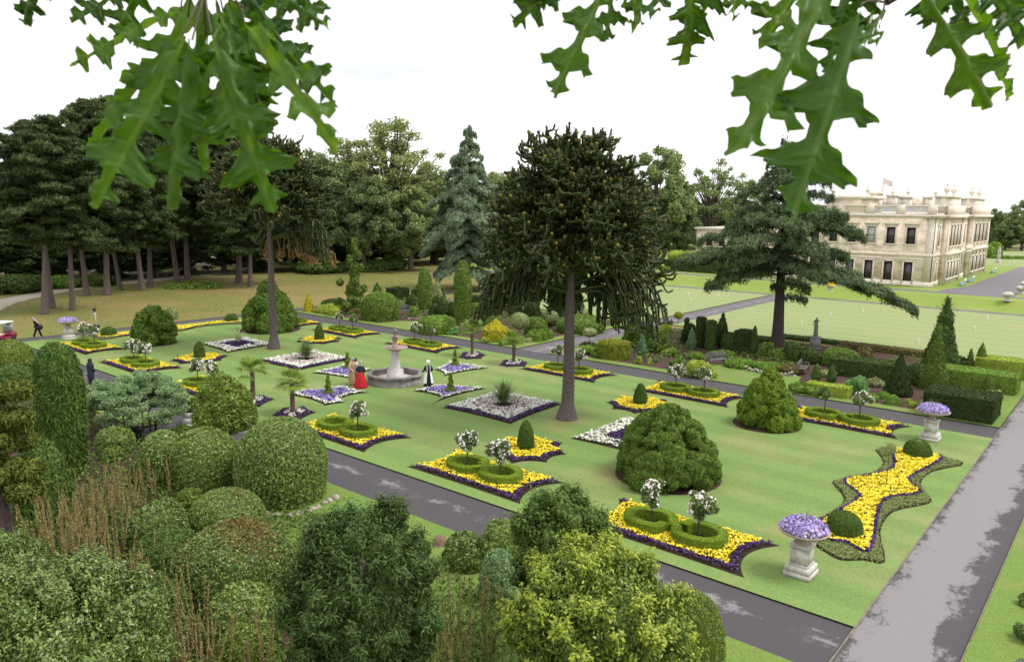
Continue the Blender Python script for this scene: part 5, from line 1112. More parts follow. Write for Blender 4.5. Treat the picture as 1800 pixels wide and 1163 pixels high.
# large loose bushes
def sprigs(mb, P, N, ln, L, W, r, mat=0, per=9):
    d = norm(N + np.array([0, 0, .9]) + r.normal(size=P.shape) * .3); k = np.repeat(np.arange(len(P)), per); t = np.tile(np.arange(per) / per, len(P)); l = ln * r.uniform(.5, 1.2, len(P))[k]
    Q = P[k] + d[k] * (l * t)[:, None]; s = norm(np.cross(d[k], r.normal(size=(len(k), 3)))); mb.add(*leaves(Q, d[k] + s * .2, L, W, .3, s + d[k] * .7, .2, r=r, base=0), mat=mat)
def lbush(x, y_c, D, rx, rz, zc, col, label, n, L, W, spray=0, cov=1.5, name='large_shrub', cat='shrub', seed=1, shell=.22, rad=(.10, .20), stems=True, ry=None, mats=None, hull=.7, nsp=0, tips=None):
    d = ray(x, y_c); k = D / np.dot(d, FW); P = CAM + d * k; u, v = P[0], P[1]; r = np.random.default_rng(seed); root = thing(name, label, cat, (u, v, .0))
    q = sphpts(n, r); rr = rx * r.uniform(*rad, n); ry = ry or rx; C = q * [rx, ry, rz] * r.uniform(.68, .86, (n, 1)) + [0, 0, zc]; C[:, 2] = np.maximum(C[:, 2], rr)
    C = np.r_[C, [[0, 0, zc]], [[0, 0, zc * .45]]]; rc = np.r_[np.c_[rr, rr, rr * .9], [[rx * .82, ry * .82, rz * .84]], [[rx * .7, ry * .7, zc * .45]]]
    mb = lumps(C, rc, L, W, cov, .85, seed, hull=hull, reject=.72, shell=shell, spray=spray, up=.15, pit=(.16, .42))
    if nsp:
        V = mb.V[0].reshape(-1, 4, 3)[:, 0]; Nn = norm((V - [0, 0, zc]) / [rx, ry, rz]); o_ = np.linalg.norm((V - [0, 0, zc]) / [rx, ry, rz], axis=1); pr = np.clip(o_ - .75, 0, 1) * np.clip(Nn[:, 2] + .45, .02, 2); pick = r.choice(len(V), nsp, False, pr / pr.sum()); sprigs(mb, V[pick], Nn[pick], .34, L, W, r, 1 if tips else 0)
    mb.build('crown', [K[col], K[tips]] if tips else K[col], root)
    if stems:
        for k in range(3): MB().add(*tube([(.15 * k - .15, .1 * (k % 2), 0), (.2 * k - .2, .1, zc * .6), tuple(C[k])], [.09, .06, .02], 6)).build('trunk', M_stem, root)
    return root
lbush(85, 1095, 14.5, 2.35, 1.9, 3.35, 'f_lau', 'large loose laurel shrub filling the bottom left corner', 150, .088, .042, .7, 1.3, seed=11, shell=.35, ry=2.2, nsp=900)
lbush(-40, 1000, 17, 1.6, 2.2, 3.0, 'f_lau', 'leafy laurel shrub at the left edge under the brown conifer', 70, .088, .042, .6, 1.4, seed=12, shell=.35, nsp=300)
lbush(268, 1165, 15.0, 1.0, 1.0, 2.1, 'f_lau', 'lower leafy laurel bush left of the leafy dome', 50, .088, .042, .6, 1.4, seed=13, shell=.35, nsp=200)
lbush(636, 1060, 16.0, 1.85, 2.5, 3.7, 'f_yew', 'dark feathery yew with sawn off branches at the bottom centre', 170, .125, .028, -.2, 1.6, 'feathery_yew', 'conifer', 21, .4, rad=(.09, .17), nsp=900)
lbush(987, 985, 19.5, 1.50, 1.9, 3.25, 'f_drk', 'dark round dense tree in front of the near path', 110, .085, .042, .3, 1.5, 'round_tree', 'tree', 22, .3, rad=(.13, .22), nsp=500)
lbush(1055, 1085, 16.6, 2.35, 2.2, 2.75, 'f_gol', 'large golden leaved laurel at the bottom centre right', 170, .10, .046, .55, 1.4, 'golden_laurel', 'shrub', 23, .35, rad=(.09, .16), nsp=1000, tips='f_tip')
# sawn branches of the yew
p = CAM + ray(640, 1000) * (15.1 / np.dot(ray(640, 985), FW)); tr_ = thing('sawn_branch', 'sawn off dark branch stub standing out of the feathery yew', 'branch', (p[0], p[1], 0))
MB().add(*tube([(.35, .35, .3), (.1, .1, p[2] - .5), (0, 0, p[2] + .15)], [.2, .15, .13], 10)).add(*tube([(.1, .1, p[2] - .45), (.05, .3, p[2] + .1), (.0, .38, p[2] + .35)], [.09, .08, .07], 8)).build('branch', bark('dark_bark', (.07, .05, .045), (.03, .022, .02)), tr_)
# tall feathery juniper and the conifers at the left edge
def feather(x, yb, yt, w, label, seed, col, prof='column', L=.32, W_=.06, cov=3.0, spray=-.55, trunk=True):
    u, v, h, wm, D = spot(x, yb, yt, w, .45); root = thing('feathery_conifer', label, 'conifer', (u, v, .02)); R = wm / 2
    n = int((2 * PI * R * h * .9) * cov / (.5 * L * W_)); revolve(wm, h, prof, n, L, W_, .6, .10, 3.2, seed, hull=.80, depthj=.13, spray=spray).build('crown', K[col], root)
    MB().add(*tube([(0, 0, 0), (0, 0, h * .8)], [.14, .04], 6)).build('trunk', M_stem, root); return root
feather(117, 842, 600, 80, 'tall dense feathery juniper column at the left', 31, 'f_jun', 'pillar', .30, .045, 2.6)
feather(78, 925, 772, 92, 'soft feathery conifer at the foot of the tall juniper', 32, 'f_jun', 'dome', .22, .05, 2.6, 1)
feather(258, 860, 800, 60, 'wispy dark green pine seedling among the seedheads', 33, 'f_jun', 'flame', .26, .03, 1.4, 1)
d0 = ray(-8, 800); p = CAM + d0 * (22 / np.dot(d0, FW)); root = thing('brown_conifer', 'dark drooping conifer with reddish trunk cut by the left edge', 'conifer', (p[0], p[1], 0))
r = np.random.default_rng(9); n = 50; C = np.c_[r.normal(size=(n, 2)) * .62, r.uniform(3.6, 6.7, n)]; lumps(C, np.c_[np.full((n, 2), .45), np.full(n, .32)], .20, .05, 1.7, .7, 9, hull=.6, spray=-.3).build('crown', leafmat('brownish_needles', (.03, .045, .012), (.06, .078, .02), (.10, .115, .032), .1), root)
MB().add(*tube([(0, 0, 0), (.08, 0, 2), (0, 0, 6.2)], [.22, .18, .07], 9)).build('trunk', bark('reddish_bark', (.13, .08, .075), (.06, .04, .038)), root)
# spreading acer
u, v, h, wm, D = spot(245, 775, 652, 165, .3); root = thing('acer_tree', 'blue green spreading acer with slender stems, left of the golden bush', 'tree', (u, v, .02))
r = np.random.default_rng(14); n = 130; q = np.c_[r.uniform(-1, 1, (n, 2)) * [wm * .42, wm * .46], r.uniform(.5, .95, n) * h]; q[:, 2] -= .25 * h * (np.hypot(q[:, 0], q[:, 1]) / (wm * .5)) ** 2
lumps(q, np.c_[np.full((n, 2), .42), np.full(n, .24)], .13, .055, 1.2, .8, 15, hull=.0, reject=.5, shell=.4, inside=.2).build('crown', F_['ace'], root)
for i in range(5):
    c = q[i * 7]; MB().add(*tube([(.3 * (i - 2), .2 * (i % 2), 0), (.35 * (i - 2), .2, h * .4), tuple(c)], [.06, .045, .015], 6)).build('trunk', M_stem, root)
# brown seedhead clumps
def spikes(x, yb, n, sx, hmin, hmax, col, label, seed, D=None, name='seedhead_clump'):
    b = G(x, yb); r = np.random.default_rng(seed); mb = MB()
    for i in range(int(n * 1.7)):
        p = np.array([*(r.normal(size=2) * sx * 1.15), 0]); h = r.uniform(hmin, hmax); l = r.normal(size=2) * .12; tpz = p + [l[0] * h, l[1] * h, h]; md = (p + tpz) / 2 + [*(r.normal(size=2) * .03), 0]
        mb.add(*tube([p, md, tpz], [.010, .008, .005], 4), mat=0); m = int(55 * h); t = r.uniform(.35, 1, m); P = p + (tpz - p) * t[:, None]; d = sphpts(m, r); d[:, 2] = np.abs(d[:, 2]); P = P + d * (.042 * (1.08 - t))[:, None] * [1, 1, .3]
        mb.add(*leaves(P, d, .075, .035, .5, np.repeat([[0, 0, 1.]], m, 0), r=r), mat=0)
    m = n * 14; P = np.c_[r.normal(size=(m, 2)) * sx * 1.2, r.uniform(.1, hmin * .7, m)]; mb.add(*leaves(P, sphpts(m, r) + [0, 0, .8], .2, .06, .6, r=r), mat=1)
    o = mb.build(name, [K[col], F_['cov']], loc=(b[0], b[1], .02)); return tag(o, label, 'seedheads', 'clumps of tall seedheads')
for i, (x, yb, n, sx, h0, h1, c, lab) in enumerate([(95, 1000, 22, .55, 1.3, 2.1, 'f_bud', 'brown seedhead spikes at far left below the reddish trunk'), (150, 1015, 26, .55, 1.4, 2.3, 'f_bud', 'dense brown seedhead spikes left of centre in the fern bed'), (180, 945, 24, .7, 1.2, 2.1, 'f_bud', 'tall brown spikes behind the pale topped bush, left part'),
        (225, 905, 22, .8, 1.1, 1.9, 'f_bud', 'brown spikes below the wispy pine seedling'), (255, 870, 16, .8, 1.0, 1.7, 'f_bud', 'farthest brown spikes near the golden balls'), (235, 1060, 14, .4, 1.2, 1.9, 'f_bud', 'leaning brown spikes above the laurel shrub'), (125, 935, 22, .7, 1.2, 2.0, 'f_bud', 'brown spikes in front of the soft feathery conifer'),
        (310, 1170, 9, .35, 1.9, 2.8, 'f_bud', 'few brown spikes beside the dull green dome'), (360, 1245, 12, .35, 1.7, 2.6, 'f_bud', 'brown spikes at the bottom edge left of the golden dome'), (455, 1245, 9, .3, 1.6, 2.5, 'f_bud', 'brown spikes at the bottom edge right of the golden dome'),
        (830, 1190, 18, .5, 1.2, 2.2, 'f_stw', 'greenish yellow spikes right of the feathery yew'), (795, 1230, 16, .4, 1.5, 2.5, 'f_stw', 'pale spikes at the bottom edge beside the yew'), (850, 1110, 10, .4, 1.0, 1.9, 'f_stw', 'thin spikes below the blue green dome')]): spikes(x, yb, n, sx, h0, h1, c, lab, 70 + i)
# low cover under all of it
r = np.random.default_rng(77); n = 52000; P = np.c_[r.uniform(-31, -17.2, n), r.uniform(-26.5, 16, n)]; hh = .28 + .32 * np.clip(Wob(4, .9)(np.c_[P, 0 * P[:, 0]]) + .4, 0, 1.5); k = (np.abs(P[:, 1] - .3) > 1.8); P, hh = P[k], hh[k]
mb = MB(); mb.add(*leaves(np.c_[P, hh * r.uniform(.3, 1, len(P))], np.repeat([[0, 0, 1.]], len(P), 0), .17, .075, .8, r=r)); tag(mb.build('ground_cover', F_['cov']), 'low leafy ground cover among the foreground shrubs', 'ground cover', None, 'stuff')
r = np.random.default_rng(78); n = 26000; P = np.c_[r.uniform(17.5, 34.5, n), r.uniform(-31, 33, n)]; q = Wob(6, .7)(np.c_[P, 0 * P[:, 0]]) + .8 * Wob(9, .25)(np.c_[P, 0 * P[:, 0]])
k = (q > -.1) & (np.abs(P[:, 1] - .25) > 3) & ~((P[:, 0] < 22.5) & (P[:, 1] > -22) & (P[:, 1] < -12.5)) & ~((P[:, 0] < 21) & (P[:, 1] > 13) & (P[:, 1] < 21.5)) & ~((P[:, 0] < 24) & (P[:, 1] < -22.5)); P, q = P[k], q[k]
mb = MB(); mb.add(*leaves(np.c_[P, .05 + np.clip(q + .1, 0, 1) * .55 * r.uniform(.3, 1, len(P))], np.repeat([[0, 0, 1.]], len(P), 0), .24, .1, .8, r=r)); tag(mb.build('border_plants', leafmat('perennial_leaves', (.03, .055, .018), (.065, .10, .035), (.13, .165, .07), .15, .5)), 'mixed low perennials filling the far border', 'perennials', None, 'stuff')
# corner plants right bottom
for x, yb, yt, w, c, lab in ((1800, 1135, 1070, 44, 'f_lau', 'leafy plants on bare soil at the right edge'), (1830, 1240, 1135, 90, 'f_ace', 'pale leafy clump in the bottom right corner'), (1812, 1075, 1035, 40, 'f_lau2', 'small green plant at the right edge above the leafy plants')): S('loose', x, yb, yt, w, c, lab, n=10)
# ------------------------------------------------------------------ monkey puzzle trees
M_mpt = bark('monkey_puzzle_bark', (.135, .11, .10), (.065, .052, .05))
_m, _nt, _b, _o = M_mpt, M_mpt.node_tree, None, None
M_mp = leafmat('monkey_puzzle_scales', (.009, .015, .006), (.019, .028, .010), (.046, .055, .020), .03, 1.2, .5, .25)
M_mpc = leafmat('monkey_puzzle_cones', (.05, .036, .015), (.08, .065, .02), (.13, .12, .03), .05)
M_mpd = leafmat('dead_scales', (.10, .055, .035), (.15, .085, .055), (.20, .13, .09), .05)
def monkey(label, x, yb, H, zlo, R0, tw, seed, low_cut=0.0, dead=False, nb=185, zc=8.2):
    r = np.random.default_rng(seed); p = G(x, yb); root = thing('monkey_puzzle', label, 'tree', (p[0], p[1], LZ), 0, 'monkey puzzle trees on the lawn')
    zz = np.linspace(0, H - 1.6, 16); rad = tw / 2 * (1 - .72 * zz / H) + tw * .38 * np.exp(-zz / .30); P = np.c_[.05 * np.sin(zz), .04 * np.cos(zz * .8), zz]
    mb = MB(); V, F = tube(P, rad, 14); mb.add(V, F)
    for k in range(24):
        z = .8 + k * (zlo - .5) / 24; rr = tw / 2 * (1 - .72 * z / H) * 1.025; mb.add(*lathe([(rr * .9, z - .035), (rr * 1.07, z - .02), (rr * 1.07, z + .02), (rr * .9, z + .035)], 14, .05 * math.sin(z), .04 * math.cos(z * .8)))
    mb.build('trunk', M_mpt, root, True)
    mb = MB(); cn = MB(); dd_ = MB(); rope_tips = []
    def rope(P, r0, r1, tgt, bris=16):
        P = catmull(P, 3); k = len(P); rd = np.linspace(r0, r1, k); rd[-1] *= .5; tgt.add(*tube(P, rd, 5))
        if bris:
            t = r.uniform(0, k - 1.01, bris); i = t.astype(int); q = P[i] + (P[i + 1] - P[i]) * (t - i)[:, None]; d = norm(P[i + 1] - P[i]); s = norm(np.cross(d, r.normal(size=(bris, 3))))
            tgt.add(*leaves(q + s * r0 * .9, np.cross(d, s), .13, .05, .3, s + d * .9, r=r, base=.2))
    Rz = H - zc
    for b in range(nb):
        sp_ = -.20 + 1.19 * (b + .5) / nb; az = b * 2.399 + r.uniform(-.3, .3); ca, sa = math.cos(az), math.sin(az); rad_ = np.array([ca, sa, 0]); cp = max(0, 1 - sp_ * sp_) ** .5; q = r.uniform(.86, 1.05)
        low = np.clip(1 - (sp_ + .2) / .55, 0, 1); f = (sp_ + .2) / 1.19
        E1 = rad_ * R0 * cp * q + np.array([0, 0, zc + Rz * sp_ * q - 1.1 * low * (1 if low_cut else 1.0 + .45 * math.cos(az + .87))]); zs = zc - .6 + Rz * max(sp_, -.08) * .76 + .2 * f
        if f < .24 and math.cos(az - toCam) > .45: continue
        if low_cut and f < .30 and math.cos(az - low_cut) > .2: continue
        S0 = np.array([0, 0, min(zs, H - 2.2)]); L = np.linalg.norm(E1 - S0); n = 8; pts = []
        for k in range(n + 1):
            t = k / n; p_ = S0 + (E1 - S0) * t + np.array([0, 0, 1.]) * L * (.16 * math.sin(PI * t) * (1 - .3 * f)) + np.array([0, 0, 1.]) * .10 * L * max(0, t - .8) ** 1.0 * 2
            pts.append(p_)
        pts = np.array(pts); tg = dd_ if (dead and f < .05) else mb
        rope(pts, .085, .06, tg, 20)
        nr = int(9 + 17 * L / R0); hang = np.interp(low, [0, .35, 1], [.12, .45, 1.0])
        for s in range(nr):
            t = np.interp(s / (nr - 1), [0, 1], [.34, .99]) * n; i = min(int(t), n - 1); q = pts[i] + (pts[i + 1] - pts[i]) * (t - i); d = norm(pts[i + 1] - pts[i]); sd = 1 if s % 2 else -1
            l = (1.0 + (1.15 if low_cut else .9 + .45 * math.cos(az + .87)) * hang) * r.uniform(.65, 1.15) * (1 - .25 * s / nr); dn = np.array([0, 0, -1.]); side = np.array([-sa, ca, 0]) * sd
            on = norm((q - np.array([0, 0, zc])) / np.array([R0, R0, Rz]) ** 1.5)
            if hang < .6 and r.uniform() < .8:
                d1 = norm(on * .75 + side * r.uniform(.1, .9) + r.normal(size=3) * .45); a1 = q + d1 * l * .3; u_ = .35 + .5 * f
                a2 = a1 + norm(d1 + dn * .45) * l * .28; a3 = a2 + norm(d1 * .9 + on * .3 + np.array([0, 0, u_ * .3])) * l * .24; a4 = a3 + norm(d1 * .5 + np.array([0, 0, u_ + .35])) * l * .22
            else:
                d1 = norm(side * r.uniform(.55, 1.1) + d * r.uniform(.35, .9) + np.array([0, 0, .35 - .95 * hang + r.uniform(-.2, .2)])); g = hang + .22
                a1 = q + d1 * l * .30; a2 = a1 + norm(d1 * (1 - .55 * hang) + dn * g * 1.0) * l * .33; a3 = a2 + norm(d1 * (.75 - .4 * hang) + dn * g * .75 + d * .2) * l * .24; a4 = a3 + norm(d1 * .75 + d * .35 + np.array([0, 0, .75])) * l * .22
            rope([q, a1, a2, a3, a4], .066, .055, tg, 14)
            if f > .10 and r.uniform() < (.16 if f > .4 else .10):
                c = a4; rr_ = r.uniform(.07, .11); cn.add(c + ICO1[0] * rr_, ICO1[1]); cn.add(*leaves(np.repeat(c[None], 8, 0) + sphpts(8, r) * rr_, sphpts(8, r), .1, .03, .4, r=r))
    mb.build('branches', M_mp, root); cn.build('cones', M_mpc, root)
    if dd_.n: dd_.build('dead_branches', M_mpd, root)
    return root
monkey('tall dark monkey puzzle tree standing right of centre on the lawn', 997, 737, 15.7, 7.2, 5.1, .74, 2, 0)
monkey('dark monkey puzzle tree on the left with a browned lowest whorl', 482, 614, 17.2, 8.6, 4.9, .66, 5, 2.6, True, 165, 10.0)

# ------------------------------------------------------------------ cedars
M_ctr = bark('cedar_bark', (.075, .055, .045), (.032, .024, .022))
M_ced = leafmat('cedar_needles', (.022, .040, .026), (.048, .078, .046), (.10, .14, .085), .08, .7)
M_cedb = leafmat('blue_cedar_needles', (.06, .095, .085), (.10, .145, .125), (.165, .215, .185), .08, .6)
def cedar(label, x, yb, H, tiers, tw, seed, mat, Ln, trunk_lean=(0, 0), skew=None, name='cedar_tree', dens=1.0, droopk=1.0, group=None, extra=()):
    """tiers: (height, length, branches)"""
    r = np.random.default_rng(seed); p = G(x, yb); root = thing(name, label, 'tree', (p[0], p[1], .0), 0, group)
    zz = np.linspace(0, H * .97, 14); P = np.c_[trunk_lean[0] * zz / H, trunk_lean[1] * zz / H, zz]; MB().add(*tube(P, tw / 2 * (1 - .9 * zz / H) + tw * .18 * np.exp(-zz / .6), 12)).build('trunk', M_ctr, root, True)
    mb = MB(); lm = MB()
    jobs = [(z, L0, nb, b, None) for (z, L0, nb) in tiers for b in range(nb)] + [(e[0], e[2], 5, 0, e) for e in extra]
    for (z, L0, nb, b, ex) in jobs:
        if 1:
            az = r.uniform(0, 2 * PI) if nb < 3 else b * 2 * PI / nb + r.uniform(-.35, .35) + z; L = L0 * r.uniform(.58, 1.15)
            if skew: L *= 1 + skew[1] * math.cos(az - skew[0])
            el = np.interp(z / H, [.25, .6, 1], [.12, .30, .75]) + r.uniform(-.1, .1); dk = .30 * droopk
            if ex: az, L, el, dk = ex[1], ex[2], ex[3], ex[4]
            pts = []; q = np.array([trunk_lean[0] * z / H, trunk_lean[1] * z / H, z + r.uniform(-.7, .7)]); e = el; n = 9
            for k in range(n + 1): pts.append(q.copy()); q = q + np.array([math.cos(az) * math.cos(e), math.sin(az) * math.cos(e), math.sin(e)]) * L / n; e -= (el + dk) / n * 1.35; az += r.uniform(-.06, .06)
            pts = np.array(pts); lm.add(*tube(pts, np.linspace(.13, .025, n + 1) * (L / 6) ** .5, 5))
            m = int(L * L * 120 * dens + 110); t = (r.uniform(.10, 1, m) ** .75) * n; i = np.minimum(t.astype(int), n - 1); q = pts[i] + (pts[i + 1] - pts[i]) * (t - i)[:, None]; d = norm(pts[np.minimum(i + 1, n)] - pts[i])
            side = np.stack([-np.sin(np.full(m, az)), np.cos(np.full(m, az)), 0 * t], -1); wdt = L * .24 * np.sin(PI * np.clip(t / n * .86 + .10, 0, 1)) ** .8; o = r.uniform(-1, 1, m)
            o = np.sign(o) * np.abs(o) ** .8; fing = np.sin(o * 11 + t * 2.7 + b) * .16 + np.sin(t * 3.1 + z) * .12
            q = q + side * (o * wdt)[:, None]; q[:, 2] += .16 - .35 * (np.abs(o) * wdt) ** 1.3 * .32 + fing + r.normal(size=m) * .15
            N = np.array([0, 0, 1.]) + d * .15 + side * (o * .35)[:, None]; tdir = d * .8 + side * (np.sign(o) * .8)[:, None]
            mb.add(*leaves(q, N, Ln, Ln * .2, .6, tdir, .25, r=r))
    mb.build('foliage', mat, root); lm.build('limbs', M_ctr, root); return root
cedar('broad dark cedar with layered branches in front of the house', 1366, 611, 17.2, [(4.9, 4.0, 2), (5.9, 6.6, 3), (6.9, 7.6, 4), (8.0, 7.8, 5), (9.1, 7.4, 5), (10.2, 6.8, 6), (11.3, 6.0, 6), (12.4, 5.0, 6), (13.5, 4.1, 6), (14.5, 3.2, 5), (15.4, 2.4, 5), (16.2, 1.7, 5), (16.9, 1.0, 4)], 1.05, 3, M_ced, .36, (.6, .5), (math.radians(-50), .04), dens=.52, extra=[(7.0, math.radians(-56), 12.0, .02, .52), (6.6, math.radians(-40), 9.0, .0, .5), (8.2, math.radians(128), 9.5, .12, .3), (6.2, math.radians(140), 7.5, .0, .4)])
cedar('blue grey cedar with drooping layered sprays behind the tall column', 822, 508, 22.5, [(3.2, 5.5, 6), (4.8, 6.3, 7), (6.4, 6.8, 8), (8, 7.0, 8), (9.6, 6.8, 8), (11.2, 6.4, 8), (12.8, 5.8, 8), (14.3, 5.2, 8), (15.8, 4.4, 7), (17.2, 3.6, 7), (18.6, 2.8, 6), (19.8, 2.0, 5), (21, 1.3, 4), (22, .8, 4)], .9, 8, M_cedb, .62, dens=.42, droopk=2.0)

# ------------------------------------------------------------------ woodland trees
M_bk = bark('grey_brown_bark', (.115, .09, .08), (.052, .04, .036)); M_pbk = bark('pine_bark', (.17, .125, .115), (.075, .055, .052))
B_ = [leafmat('broad_leaves_mid', (.066, .096, .052), (.115, .158, .083), (.175, .225, .12), .2, .35), leafmat('broad_leaves_dark', (.045, .07, .042), (.08, .115, .066), (.125, .17, .095), .2, .35), leafmat('broad_leaves_light', (.095, .12, .06), (.15, .185, .098), (.215, .255, .14), .25, .35)]
M_pine = leafmat('pine_needles', (.018, .031, .018), (.038, .058, .030), (.078, .105, .048), .08, .4)
M_wood = leafmat('woodland_leaves', (.016, .028, .014), (.030, .048, .022), (.055, .08, .036), .15, .3)
def broadleaf(name, seed, H, R, mat, nl=120, L=.46, airy=False, base=.14):
    r = np.random.default_rng(seed); root = thing(name, 'x', 'tree'); q = sphpts(nl, r); k = r.uniform(.45, .93, nl)[:, None]; C = q * k * [R, R, H * (1 - base) / 2] + [0, 0, H * (base + (1 - base) / 2) * .985]
    C[:, :2] *= np.interp(C[:, 2] / H, [base, .5, .8, 1], [.95, 1.05, .85, .55])[:, None]; Rd = R * r.uniform(.12, .25, nl) * (1.0 if not airy else .9); Rd = np.c_[Rd, Rd, Rd * .8]
    lumps(C, Rd, L, L * .6, 1.0 if not airy else .5, .9, seed, hull=0 if airy else .5, reject=.6, shell=.42, inside=.2, pit=(.7, 1.7)).build('crown', mat, root)
    mb = MB(); mb.add(*tube([(0, 0, 0), (.1, .1, H * .25), (0, .2, H * .5), (.1, 0, H * .85)], [R * .075, R * .055, R * .04, R * .01], 8))
    for c in C[:: (1 if airy else 2)]:
        s = np.array([0, .1, np.clip(c[2] * .55, H * .18, H * .7)]); mb.add(*tube([s, (s + c) / 2 + [0, 0, .3], c, c + (c - s) * .12], [R * .024, R * .015, R * .008, R * .003], 4))
    mb.build('trunk', M_bk, root); return root
def pine(name, seed, H, R, crown0, mat, L=.5):
    r = np.random.default_rng(seed); root = thing(name, 'x', 'tree'); lx = r.uniform(-.6, .6, 2)
    ax = lambda z: np.array([lx[0] * math.sin(z / H * 2.5), lx[1] * math.sin(z / H * 2), z]); C, Rd = [], []; mb = MB(); mb.add(*tube([ax(z) for z in np.linspace(0, H * .97, 10)], np.linspace(R * .062, R * .014, 10) + np.r_[R * .018, np.zeros(9)], 9))
    nw = 17
    for w in range(nw):
        f = (w + .3) / nw; z = H * (crown0 + (1 - crown0) * f); l = R * np.interp(f, [0, .3, .65, 1], [.75, 1.0, .8, .18])
        for b in range(6 if f < .85 else 4):
            if f < .25 and r.uniform() < .45: continue
            a = b * 1.257 + w * 1.9 + r.uniform(-.3, .3); ll = l * r.uniform(.5, 1.25); e = ax(z) + np.array([math.cos(a) * ll, math.sin(a) * ll, ll * np.interp(f, [0, 1], [-.08, .45])]); mb.add(*tube([ax(z), (ax(z) + e) / 2 + [0, 0, .25], e], [.10, .07, .02], 4))
            for t in (.4, .62, .82, 1.0):
                C.append(ax(z) * (1 - t) + e * t + r.normal(size=3) * [.5, .5, .35]); rr = R * r.uniform(.10, .21); Rd.append([rr * 1.15, rr * 1.15, rr * .55])
    lumps(C, Rd, L * 1.15, L * .2, 1.25, .95, seed, hull=.35, reject=.6, shell=.45, spray=.6, up=.25, pit=(.5, 1.5)).build('crown', mat, root); mb.build('trunk', M_pbk, root); return root
TP = {}
def tree(kind, x, yb, yt, w, label, name, group, rz=0.0, mirror=1):
    p = G(x, yb); u, v = p[0], p[1]; H = zat(u, v, yt); Wm = w * depth(p) / FPX
    protos = dict(b0=(lambda: broadleaf(name, 1, 22, 8, B_[0]), 22, 16), b1=(lambda: broadleaf(name, 2, 22, 8, B_[1], 130), 22, 16), b2=(lambda: broadleaf(name, 3, 24, 8, B_[2], 95, .42, True, .2), 24, 16),
                  p0=(lambda: pine(name, 4, 24, 6.0, .38, M_pine), 24, 12), p1=(lambda: pine(name, 5, 25, 5.5, .44, M_pine), 25, 11), p2=(lambda: pine(name, 6, 22, 6.5, .30, M_pine), 22, 13),
                  w0=(lambda: broadleaf(name, 7, 22, 8, M_wood, 95, .6, False, .0), 22, 16), w1=(lambda: broadleaf(name, 8, 22, 7, M_wood, 90, .6, False, .0), 22, 14), a0=(lambda: broadleaf(name, 9, 24, 7.5, B_[0], 70, .40, True, .25), 24, 15))
    f, ph, pw = protos[kind]
    if kind not in TP: TP[kind] = o = f(); o.location = (u, v, 0); o.rotation_euler = (0, 0, rz); tag(o, label, 'tree', group)
    else: o = dup(TP[kind], (u, v, 0), rz, label, group); o.name = name
    if kind[0] == 'p': o.rotation_euler = (.035 * math.sin(rz * 5), .035 * math.cos(rz * 3), rz)
    o.scale = (Wm / pw, Wm / pw, H / ph); return o
gp = 'pines on the dry meadow'; gw = 'woodland trees behind the meadow'
for i, (k, x, yb, yt, w, lab) in enumerate([
    ('p0', 78, 551, 214, 190, 'leftmost tall dark pine with leaning trunk, nearest of the pines'), ('p1', 92, 541, 240, 160, 'dark pine right behind the leaning pine'), ('p1', 128, 545, 245, 150, 'pine with a straight pale trunk, third from the left'),
    ('p2', 153, 519, 232, 150, 'pine with a crooked trunk behind the straight one'), ('p0', 188, 518, 180, 170, 'tallest pine rising behind the hanging oak leaves'), ('p1', 212, 509, 250, 120, 'slim pine right of the tallest pine'),
    ('p2', 250, 510, 236, 150, 'left one of a close pair of pines'), ('p0', 264, 504, 250, 140, 'right one of a close pair of pines'), ('p1', 312, 496, 205, 150, 'pine behind the low green bed of ground cover'), ('p2', 330, 491, 215, 150, 'pine touching the one by the ground cover bed'),
    ('p0', 420, 496, 230, 170, 'dark pine left of the left monkey puzzle'), ('p2', 440, 503, 300, 130, 'shorter pine with a pale trunk beside the left monkey puzzle')]): tree(k, x, yb, yt, w, lab, 'pine_tree', gp, i * 1.7)
for i, (k, x, yb, yt, w, nm, lab) in enumerate([
    ('b1', 585, 474, 262, 150, 'broadleaf_tree', 'dense green tree between left monkey puzzle and loose conifer'), ('b1', 640, 478, 300, 130, 'broadleaf_tree', 'dark rounded tree behind the loose conifer'), ('b2', 622, 472, 236, 190, 'airy_tree', 'pale loose tree left of the tallest airy tree'), ('b2', 692, 470, 203, 235, 'airy_tree', 'tall airy pale green tree with sky showing through its crown'),
    ('b0', 722, 476, 320, 140, 'broadleaf_tree', 'leafy tree with a dark visible trunk on the meadow'), ('b0', 545, 468, 245, 150, 'broadleaf_tree', 'pale leafy tree just right of the left monkey puzzle crown'), ('b1', 760, 462, 290, 120, 'broadleaf_tree', 'green tree left of the blue cedar'),
    ('b0', 880, 462, 288, 130, 'broadleaf_tree', 'green tree between blue cedar and right monkey puzzle'), ('b1', 1010, 452, 300, 200, 'broadleaf_tree', 'dark green tree mostly hidden behind the right monkey puzzle'), ('b0', 1150, 466, 244, 150, 'broadleaf_tree', 'tall green tree right behind the right monkey puzzle'),
    ('b1', 1185, 468, 330, 90, 'broadleaf_tree', 'dark green tree left of the house wing'), ('a0', 1248, 446, 276, 120, 'airy_tree', 'thin airy tree with bare limbs behind the house wing'), ('a0', 1300, 440, 300, 100, 'airy_tree', 'thin tree behind the left side of the cedar'),
    ('b1', 1745, 440, 362, 44, 'broadleaf_tree', 'dark tree right beside the house end'), ('b0', 1795, 446, 345, 74, 'broadleaf_tree', 'tall tree at the right edge beyond the house'), ('b1', 1765, 446, 386, 56, 'broadleaf_tree', 'lower green tree beyond the house forecourt')]): tree(k, x, yb, yt, w, lab, nm, gw, i * 2.3)
